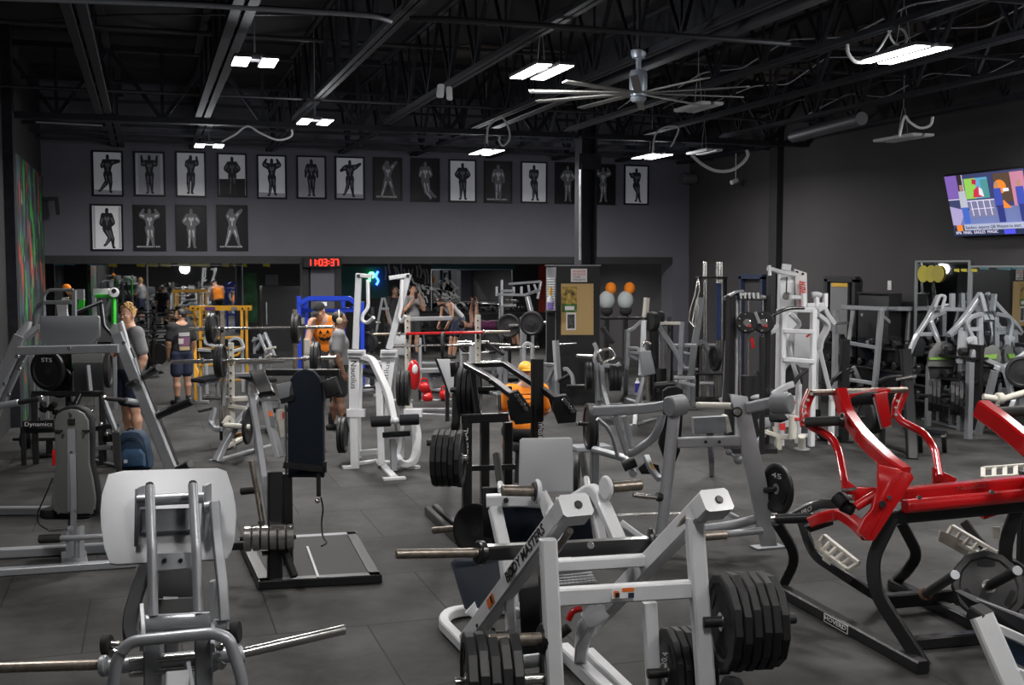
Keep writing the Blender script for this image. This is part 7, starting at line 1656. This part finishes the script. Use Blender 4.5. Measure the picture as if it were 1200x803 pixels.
def hand(w, el, palm_n, curl=.5, side=1):
    """palm, four unequal fingers in two segments and a thumb from the palm side"""
    d = nrm(w-el); pn = nrm(palm_n-d*(palm_n@d)); s = np.cross(d, pn)*side; M = np.stack([s, d, pn], 1); out = []
    out.append(('box', w+d*.050, (.030,.036,.008), M, .007, .012))
    for i, L in enumerate((.066,.074,.070,.054)):
        b = w+d*.088+s*(-.029+.0195*i)*-1; c1 = curl*.9; dd = nrm(d*math.cos(c1)+pn*math.sin(c1)); m = b+dd*L*.5
        c2 = curl*2.0; d2 = nrm(d*math.cos(c2)+pn*math.sin(c2)); e = m+d2*L*.5
        out += [('cap', b, m, .0092, .0085, .004), ('cap', m, e, .0085, .0072, .004)]
    tb = w+d*.025+s*.032; tm = tb+nrm(d*.7+s*.7+pn*.3)*.038; te = tm+nrm(d*.9+s*.1+pn*.5)*.030
    out += [('cap', tb, tm, .0125, .010, .008), ('cap', tm, te, .010, .008, .004)]
    return out
def person(label, loc, yaw, H, J, skin, clothes, hair=None, vox=.0085, head_yaw=0, head_pitch=0, bulk=1.0, curl=.5, extra=None, eyes=True):
    t = thing('person', label, 'person', loc, yaw); S = H/1.80; k = bulk
    g = {n: A_(*v) for n, v in J.items()}
    sp = g['neck']-g['pel']; across = g['shL']-g['shR']; T = frame(np.cross(across, sp), sp)   # T[:,1] = forwards
    f = T[:, 1]; up = T[:, 2]; sd = T[:, 0]
    # head frame, facing -Y locally, turned and tilted
    cy, sy = math.cos(head_yaw), math.sin(head_yaw); hf = A_(sy, -cy, 0); hu = A_(0,0,1)
    cp, s_ = math.cos(head_pitch), math.sin(head_pitch); hf2 = hf*cp-hu*s_; hu2 = hu*cp+hf*s_; hs = np.cross(hu2, hf2)*-1
    h = g['head']; HP = lambda x, y, z: h+hs*x+hf2*y+hu2*z; HM = np.stack([hs, hf2, hu2], 1)
    waist = g['pel']*.55+g['chest']*.45
    B = [('ell', h+hu2*.028-hf2*.008, (.076,.096,.092), HM, .02), ('ell', HP(0,.028,-.040), (.060,.068,.082), HM, .03), ('cap', HP(0,.062,-.098), HP(0,.066,-.100), .024,.024, .03),
         ('cap', HP(0,.088,.010), HP(0,.108,-.022), .010,.014, .010), ('cap', HP(-.032,.082,.022), HP(.032,.082,.022), .011,.011, .014), ('cap', HP(-.018,.090,-.055), HP(.018,.090,-.055), .008,.008, .008),
         ('ell', HP(.077,-.008,-.012), (.012,.022,.032), HM, .008), ('ell', HP(-.077,-.008,-.012), (.012,.022,.032), HM, .008),
         ('cap', HP(.04,.066,-.022), HP(.036,.06,-.07), .022,.018, .02), ('cap', HP(-.04,.066,-.022), HP(-.036,.06,-.07), .022,.018, .02),
         ('cap', HP(0,-.018,-.07), g['neck'], .055*k,.062*k, .03)]
    tor = [('ell', g['pel'], (.160*k,.112*k,.125), T, .06), ('ell', waist, (.142*k,.102*k,.150), T, .07), ('ell', g['chest'], (.172*k,.118*k,.180), T, .07),
           ('cap', g['neck'], g['shL'], .058*k,.062*k, .05), ('cap', g['neck'], g['shR'], .058*k,.062*k, .05)]
    B += tor
    for s in 'LR':
        B += [('cap', g['sh'+s], g['el'+s], .060*k,.045*k, .03), ('ell', g['sh'+s]*.7+g['el'+s]*.3, (.058*k,.058*k,.075*k), None, .03), ('cap', g['el'+s], g['wr'+s]*.3+g['el'+s]*.7, .044*k,.047*k, .02), ('cap', g['wr'+s]*.3+g['el'+s]*.7, g['wr'+s], .047*k,.028, .02)]
        pn = A_(*J.get('palm'+s, tuple(-sd if s == 'L' else sd))); B += hand(g['wr'+s], g['el'+s], pn, curl, 1 if s == 'L' else -1)
        kn, an, hp = g['kn'+s], g['an'+s], g['hip'+s]; cf = kn*.65+an*.35+nrm(A_(0,1,0))*.012
        B += [('cap', hp, kn, .090*k,.058*k, .04), ('cap', kn, cf, .056,.060*k, .03), ('cap', cf, an, .060*k,.036, .03)]
        td = A_(*J.get('toe'+s, (0,-1,0))); B += [('cap', an-A_(0,0,.03)-td*.02, an-A_(0,0,.05)+td*.13, .038,.028, .03)]
    smesh('body', B, vox, skin, t, S=S)
    def limbc(a, b, u0, u1): return a+(b-a)*u0, a+(b-a)*u1
    for c in clothes:
        kind, m = c[0], c[1]; P = []; cuts = []
        if kind in ('shirt', 'vest'):
            e = .016
            P = [('ell', g['pel']+up*.02, (.160*k+e,.112*k+e,.13), T, .07), ('ell', waist, (.145*k+e,.104*k+e,.150), T, .08), ('ell', g['chest'], (.172*k+e,.118*k+e,.178+e*.3), T, .07)]
            if kind == 'shirt':
                P += [('cap', g['neck']-up*.035, g['shL'], .055*k+e,.062*k+e, .05), ('cap', g['neck']-up*.035, g['shR'], .055*k+e,.062*k+e, .05)]
                for s in 'LR':
                    a, b = limbc(g['sh'+s], g['el'+s], 0, .70); P += [('cap', a, b, .064*k+e,.060*k+e, .03)]; dd = nrm(g['el'+s]-g['sh'+s])
            else:
                for s in 'LR': P += [('cap', g['neck']*.55+g['sh'+s]*.45-up*.0, g['chest']+sd*(.06 if s == 'L' else -.06)*1, .058*k+e*.6,.07+e, .04)]
            cuts = [(g['pel']-up*(c[2] if len(c) > 2 else .10), -up)]
            smesh('shirt' if kind == 'shirt' else 'vest', P, .011, m, t, cuts, S)
        elif kind in ('shorts', 'trousers'):
            e = .020; P = [('ell', g['pel']-up*.02, (.160*k+e,.112*k+e,.12), T, .06)]
            for s in 'LR':
                if kind == 'shorts': a, b = limbc(g['hip'+s], g['kn'+s], 0, .72); P += [('cap', a, b, .090*k+e,.088*k+e, .03)]
                else: P += [('cap', g['hip'+s], g['kn'+s], .090*k+e,.062*k+e, .03), ('cap', g['kn'+s], g['an'+s]+A_(0,0,.03), .062*k+e,.05+e, .03)]
            smesh(kind, P, .011, m, t, [(g['pel']+up*.09, up)], S)
        elif kind in ('shoes', 'socks'):
            for s in 'LR':
                an = g['an'+s]; td = nrm(A_(*J.get('toe'+s, (0,-1,0))))
                if kind == 'shoes':
                    zf = an[2]-.085; P = [('cap', A_(an[0],an[1],zf+.045)-td*.045, A_(an[0],an[1],zf+.040)+td*.16, .045,.038, .03), ('cap', an-A_(0,0,.02), A_(an[0],an[1],zf+.05)+td*.05, .046,.042, .03)]
                    sh = smesh('shoe', P, .009, m, t, [(A_(0,0,zf+.012), A_(0,0,-1))], S)
                    q = MB(); pts = [A_(an[0],an[1],zf)+td*(.055+.125*math.cos(a))+np.cross(td, A_(0,0,1))*.046*math.sin(a) for a in np.linspace(0, 2*math.pi, 18)[:-1]]
                    q.slab([V(p)*S for p in pts], V((0,0,.02*S))).put('sole', c[2] if len(c) > 2 else DARKF, sh, world=False)
                else: smesh('sock', [('cap', an-A_(0,0,.02), an+A_(0,0,c[2])+(g['kn'+s]-an)*0, .044,.050, .02)], .009, m, t, (), S)
    if hair:
        kind, m = hair; e = .010
        P = [('ell', h+hu2*.034-hf2*.016, (.076+e,.094+e,.090+e), HM, .02)]
        if kind == 'curly':
            rg = random.Random(5)
            for i in range(60):
                a, b = rg.uniform(0, 6.28), rg.uniform(.05, 1.5); dv = hs*math.cos(a)*math.cos(b)*.082+hf2*math.sin(a)*math.cos(b)*.10+hu2*math.sin(b)*.105
                P += [('cap', h+hu2*.034-hf2*.016+dv, h+hu2*.036-hf2*.016+dv*1.12, .017,.013, .008)]
        cuts = [(HP(0,.045,.078), nrm(hf2*.9-hu2*.42)), (HP(0,0,-.060), -hu2)]
        if kind == 'cap':
            P = [('ell', h+hu2*.045-hf2*.010, (.088,.106,.088), HM, .02)]; cuts = [(HP(0,0,.025), -hu2)]
            o = smesh('cap', P, .008, m, t, cuts, S)
            smesh('cap_peak', [('ell', HP(0,.125*(1 if not extra or extra != 'backcap' else -1),.034), (.070,.075,.012), HM, .01)], .007, m, t, (), S)
        else: smesh('hair', P, .008, m, t, cuts, S)
        if kind == 'beard' or (extra == 'beard'):
            smesh('beard', [('ell', HP(0,.040,-.072), (.062,.066,.062), HM, .02)], .008, m, t, [(HP(0,0,-.045), hu2)], S)
    if eyes:
        for sx in (-1, 1):
            q = MB().ball(V(HP(.030*sx,.083,.004))*S, .0125*S, n=10, m=6).put('eye', MATS.get('eye_white') or mat('eye_white', (.6,.58,.55), .3), t, world=False)
            MB().ball(V(HP(.030*sx,.0925,.004))*S, .0065*S, n=8, m=6).put('iris', HAIRK, q, world=False)
            MB().ball(V(HP(.030*sx,.094,.028))*S, .022*S, .008*S, .006*S, n=8, m=6).put('eyebrow', hair[1] if hair and hair[0] != 'cap' else HAIRK, t, world=False)
        MB().ball(V(HP(0,.0965,-.055))*S, .022*S, .008*S, .007*S, n=10, m=6).put('lips', MATS.get('lip') or mat('lip', (.32,.12,.10), .5), t, world=False)
    t['_'] = 0; del t['_']
    return t, S, HP, g, T
def stand(**kw):
    J = dict(pel=(0,0,1.0), chest=(0,-.005,1.30), neck=(0,.0,1.50), head=(0,-.02,1.675), shL=(.185,0,1.455), shR=(-.185,0,1.455), elL=(.235,.02,1.16), elR=(-.235,.02,1.16), wrL=(.235,-.06,.92), wrR=(-.235,-.06,.92),
             hipL=(.095,0,.93), hipR=(-.095,0,.93), knL=(.105,-.01,.50), knR=(-.105,-.01,.50), anL=(.11,.02,.085), anR=(-.11,.02,.085), toeL=(.2,-1,0), toeR=(-.2,-1,0))
    J.update(kw); return J
R_ = math.radians
# blond man, facing left
t, S, HP, g, T = person('blond man in grey shirt and navy shorts turned left behind the silver A-frame', Fl(155,525), R_(-62), 1.93,
    stand(elR=(-.25,-.08,1.20), wrR=(-.20,-.30,1.12), elL=(.245,.05,1.15), wrL=(.22,-.04,.91)), SKIN,
    [('shirt', TEEG, .13), ('shorts', NAVY), ('socks', TEEG, .10), ('shoes', DARKF)], ('curly', HAIRB), head_yaw=R_(24), head_pitch=R_(4), bulk=1.08, vox=.008)
# black printed shirt, seen from behind
t, S, HP, g, T = person('bearded man in black printed shirt and navy shorts seen from behind, head turned left', Fl(214,474), R_(203), 1.70,
    stand(elL=(.25,.0,1.17), wrL=(.22,-.10,.93)), SKINT, [('shirt', TEEK, .14), ('shorts', NAVY), ('socks', DARKF, .06), ('shoes', TEEK)], ('short', HAIRK), head_yaw=R_(58), bulk=1.08, extra='beard')
PB = [((-.10,1.36),(.10,1.36),(.10,1.28),(-.10,1.29),'pale_shirt_print',(.36,.35,.35)), ((-.11,1.27),(.11,1.27),(.10,1.12),(-.09,1.11),'plum_shirt_print',(.14,.06,.12)), ((-.09,1.10),(.10,1.11),(.09,1.04),(-.10,1.03),'tan_shirt_print',(.36,.27,.16)), ((.02,1.25),(.11,1.25),(.11,1.15),(.03,1.15),'white_shirt_print',(.45,.42,.40))]
for k, (a, b, c, e, nm, col) in enumerate(PB):
    q = MB(); n = 8; vs = []
    for i in range(n+1):
        for u, v in (((a[0]*(1-i/n)+b[0]*i/n), a[1]), ((e[0]*(1-i/n)+c[0]*i/n), e[1])):
            vs.append(V((u*1.05, .148+.0015*k-u*u*1.9, v))*S)
    q.add(vs, [(2*i,2*i+1,2*i+3,2*i+2) for i in range(n)]); q.put('shirt_print', mat(nm, col, .9), bpy.data.objects[t.name].children[1], world=False)
# orange jack-o-lantern vest
t, S, HP, g, T = person('man in orange pumpkin-face vest and black cap leaning over the racked barbell', Fl(384,485), R_(-22), 1.92,
    stand(pel=(0,.06,1.0), chest=(0,-.05,1.29), neck=(-.02,-.12,1.48), head=(-.06,-.22,1.62), shL=(.195,-.08,1.45), shR=(-.195,-.10,1.43), elR=(-.25,-.20,1.15), wrR=(-.20,-.30,.92), elL=(.26,-.16,1.16), wrL=(.16,-.36,.98), toeL=(.3,-1,0)), SKIN,
    [('vest', ORANGE, .12), ('trousers', DARKF), ('shoes', TEEK)], ('cap', TEEK), head_yaw=R_(-18), head_pitch=R_(28), bulk=1.12)
vest = [c for c in t.children if c.name.startswith('vest')][0]
def front(u, v):
    # point on the front of the vest: u across, v up from the chest centre
    c = g['chest']; r = A_(.172*1.12+.016,.118*1.12+.016,.186); y = math.sqrt(max(.05, 1-(u/r[0])**2-(v/(r[2]*1.9))**2))*r[1]
    return V(c+T[:,0]*u+T[:,2]*v+T[:,1]*(y+.006))*S
for nm, poly in (('pumpkin_eye',[(-.085,.06),(-.025,.07),(-.055,.12)]),('pumpkin_eye',[(.025,.07),(.085,.06),(.055,.12)]),('pumpkin_nose',[(-.018,.025),(.018,.025),(0,.055)]),('pumpkin_mouth',[(-.10,.015),(-.06,-.01),(-.035,.005),(-.02,-.02),(.02,-.02),(.035,.005),(.06,-.01),(.10,.015),(.075,-.05),(.03,-.07),(.01,-.055),(-.01,-.07),(-.03,-.07),(-.075,-.05)])):
    pts = [front(u, v-.03) for u, v in poly]; n = V(T[:,1]); MB().slab(pts, n*.004).put(nm, KTXT, vest, world=False, flat=True)
# headphones man in profile
t, S, HP, g, T = person('man in grey shirt and black shorts with cream headphones facing right', Fl(398,505), R_(82), 1.78,
    stand(elL=(.24,.0,1.16), elR=(-.25,.04,1.15), wrR=(-.22,-.06,.90), anR=(-.12,-.06,.085), anL=(.11,.12,.085), knL=(.11,.03,.50)), SKIND,
    [('shirt', TEEG, .14), ('shorts', DARKF), ('socks', TEEK, .16), ('shoes', TEEK)], ('short', HAIRK), bulk=1.14)
CRM = mat('cream_plastic', (.55,.47,.32), .4)
hp = MB(); pts = [V(HP(math.sin(a)*.098,-.012,.03+math.cos(a)*.112))*S for a in np.linspace(-1.65,1.65,12)]; hp.tube(pts, .011*S, 8); o = hp.put('headphone_band', CRM, t, world=False)
for s in (-1, 1): MB().lathe(V(HP(.075*s,-.008,-.008))*S, V(HP(s,0,0)-HP(0,0,0)), [(0,.042),(.012,.046),(.03,.044),(.036,.032)], 20).put('ear_cup', CRM, t, world=False)
# orange shirt, seated with his back to the camera in the middle
f0 = Fl(617,562)
t, S, HP, g, T = person('person in orange printed shirt and yellow cap seated behind the black calf machine', f0, R_(172), 1.76,
    stand(pel=(0,0,.60), chest=(0,-.03,.90), neck=(0,-.05,1.09), head=(0,-.08,1.26), shL=(.19,-.04,1.05), shR=(-.19,-.04,1.05), elL=(.27,-.12,.80), elR=(-.27,-.12,.80), wrL=(.20,-.34,.72), wrR=(-.20,-.34,.72), hipL=(.10,-.04,.56), hipR=(-.10,-.04,.56), knL=(.16,-.44,.52), knR=(-.16,-.44,.52), anL=(.17,-.42,.085), anR=(-.17,-.42,.085)), SKINT,
    [('shirt', ORANGE, .10), ('shorts', DARKF), ('shoes', TEEK)], ('cap', YEL), bulk=.98, extra='backcap')
sh = [c for c in t.children if c.name.startswith('shirt')][0]
for k in range(5):
    z = 1.02-.055*k; MB().slab([V((-.10,.157-.008*k,z))*S, V((.10,.157-.008*k,z))*S, V((.10,.160-.008*k,z+.014))*S, V((-.10,.160-.008*k,z+.014))*S], (0,.006,0)).put('shirt_print', mat('brown_print', (.22,.06,.01), .8) if 'brown_print' not in MATS else MATS['brown_print'], sh, world=False)
u = thing('low_stool', 'low dark stool under the person in the orange printed shirt', 'stool', f0); MB().box(f0+V((0,0,.40)), .42,.36,.09,.02).put('seat', VINYL, u)
for sx in (-1,1):
    for sy in (-1,1): MB().beam([f0+V((sx*.15,sy*.12,.36)), f0+V((sx*.17,sy*.14,0))], .04).put('leg', BLACK, u)
# people far under the mezzanine
t, *_ = person('far man in grey shirt holding a phone up before his face', drop(W(484,400,31)), R_(8), 1.93, stand(elL=(.25,-.12,1.18), wrL=(.08,-.30,1.48), elR=(-.25,-.12,1.18), wrR=(-.08,-.30,1.46), palmL=(0,1,0), palmR=(0,1,0)), SKINT, [('shirt', TEEG, .13), ('shorts', DARKF), ('shoes', TEEK)], ('short', HAIRK), vox=.011, eyes=False)
q = thing('phone', 'dark phone held up by the far man in the grey shirt', 'phone', t.location+V((0,0,1.4))); p0 = t.location+V((0,-.38,1.66)); MB().box(p0, .09,.015,.17,.008).put('phone_body', BLKM, q); MB().box(p0+V((0,.011,.04)), .03,.004,.03,.002).put('lens_block', IRON, q)
t, *_ = person('far man in dark shirt standing left of the phone holder', drop(W(463,400,31.3)), R_(20), 1.90, stand(), SKIND, [('shirt', TEEK, .13), ('shorts', DARKF), ('shoes', TEEK)], ('short', HAIRK), vox=.011, eyes=False)
t, *_ = person('far bearded man in grey tank top bent forward over the dumbbell rack', drop(W(528,400,30.0)), R_(-75), 1.90,
    stand(pel=(0,.25,1.02), chest=(0,.02,1.24), neck=(0,-.14,1.38), head=(0,-.28,1.46), shL=(.19,-.10,1.36), shR=(-.19,-.10,1.36), elL=(.24,-.10,1.08), elR=(-.24,-.12,1.08), wrL=(.20,-.20,.86), wrR=(-.20,-.22,.86), hipL=(.1,.25,.94), hipR=(-.1,.25,.94), knL=(.11,.1,.5), knR=(-.11,.1,.5)), SKINT,
    [('vest', TEEG, .10), ('shorts', NAVY), ('shoes', TEEK)], ('short', HAIRK), head_pitch=R_(40), vox=.011, eyes=False, extra='beard')
b0 = drop(W(572,400,27.5)); bz = .80
bt = thing('press_bench', 'high dark bench carrying the lying person under the far plates', 'bench', b0)
MB().slab(rrect(b0+V((.1,0,.80)), (1,0,0), (0,1,0), 1.2,.32,.06), (0,0,.10), .02).put('bench_pad', VINYL, bt); 
for sx in (-.35,.55): MB().beam([b0+V((sx,0,.8)), b0+V((sx,0,0))], .07).put('leg', BLACK, bt)
t = thing('person', 'person in purple shirt lying on the far bench with one arm raised', 'person', b0+V((0,0,.90)))
z = .12; B = [('ell', A_(-.62,0,z+.02), (.10,.078,.085), None, .02), ('ell', A_(-.64,-.0,z+.07), (.05,.05,.05), None, .03), ('cap', A_(-.52,0,z), A_(-.42,0,z), .055,.06, .03), ('ell', A_(-.2,0,z), (.22,.18,.12), None, .06), ('ell', A_(.15,0,z), (.18,.16,.11), None, .06),
    ('cap', A_(-.34,-.18,z+.02), A_(-.36,-.24,z+.32), .06,.046, .03), ('cap', A_(-.36,-.24,z+.32), A_(-.34,-.20,z+.58), .045,.03, .02), ('cap', A_(-.34,.18,z+.02), A_(-.36,.24,z+.30), .06,.046, .03), ('cap', A_(-.36,.24,z+.30), A_(-.34,.20,z+.56), .045,.03, .02),
    ('cap', A_(.25,-.1,z), A_(.62,-.16,z+.10), .09,.06, .04), ('cap', A_(.62,-.16,z+.10), A_(.72,-.17,-.34), .06,.04, .03), ('cap', A_(.25,.1,z), A_(.62,.16,z+.10), .09,.06, .04), ('cap', A_(.62,.16,z+.10), A_(.72,.17,-.34), .06,.04, .03)]
B += hand(A_(-.34,-.20,z+.58), A_(-.36,-.24,z+.32), A_(-1,0,0), .9, 1)+hand(A_(-.34,.20,z+.56), A_(-.36,.24,z+.30), A_(-1,0,0), .9, -1)
smesh('body', B, .011, SKIN, t); smesh('shirt', [('ell', A_(-.2,0,z), (.235,.20,.135), None, .06), ('ell', A_(.12,0,z), (.19,.175,.125), None, .06)], .012, mat('plum_shirt', (.14,.03,.10), .9), t); smesh('shorts', [('ell', A_(.2,0,z), (.15,.18,.125), None, .05), ('cap', A_(.25,-.1,z), A_(.5,-.14,z+.07), .11,.09, .03), ('cap', A_(.25,.1,z), A_(.5,.14,z+.07), .11,.09, .03)], .012, DARKF, t); smesh('hair', [('ell', A_(-.66,0,z+.02), (.09,.09,.09), None, .02)], .011, HAIRK, t)
barbell('bare barbell held up by the lying person in the purple shirt', b0+V((-1.4,-.1,1.62)), b0+V((.75,-.1,1.60)))
# navy backpack
p = Fl(155,551); t = thing('backpack', 'navy blue backpack standing on the floor beside the foot of the silver A-frame', 'backpack', p)
d = dep(p); o = polys('138,551 136,530 137,514 142,507 152,505 162,506 169,513 173,530 175,549 170,552', d)[0]; o = [V((q.x,q.y,max(q.z,.0))) for q in o]
MB().slab(o, V((FW.x,FW.y,0))*.22, .05).put('bag_body', BAG, t); sheet(t, 'front_pocket', mat('blue_bag', (.02,.06,.12), .7, 0, bump=.5, bscale=35, var=.3), d-.07, '141,548 140,532 145,527 163,527 168,533 169,547', .10, .03)
tr(t, 'zip', IRON, d-.02, '141,522 147,513 161,513 167,522', .012, kind='tube', fil=.05); tr(t, 'top_loop', DARKF, d+.1, '148,507 151,502 156,502 158,507', .02, kind='tube'); tr(t, 'shoulder_strap', DARKF, d+.2, '168,512 176,524 179,540 174,548', .04, .012, fil=.08)
sheet(t, 'bag_label', LTGREY, d-.085, '145,539 149,539 149,543 145,543', .01)

# ================================================================== RENDER LOOK
w = bpy.data.worlds.new('room_world'); SC.world = w; w.use_nodes = True
w.node_tree.nodes['Background'].inputs[0].default_value = (.55,.6,.75,1); w.node_tree.nodes['Background'].inputs[1].default_value = .03
vs = SC.view_settings; vs.view_transform = 'Standard'; vs.look = 'None'; vs.exposure = 0.58; vs.gamma = 1; vs.use_curve_mapping = False
SC.cycles.max_bounces = 6; SC.cycles.diffuse_bounces = 3; SC.cycles.glossy_bounces = 4; SC.cycles.use_denoising = True
SC.cycles.sample_clamp_indirect = 4
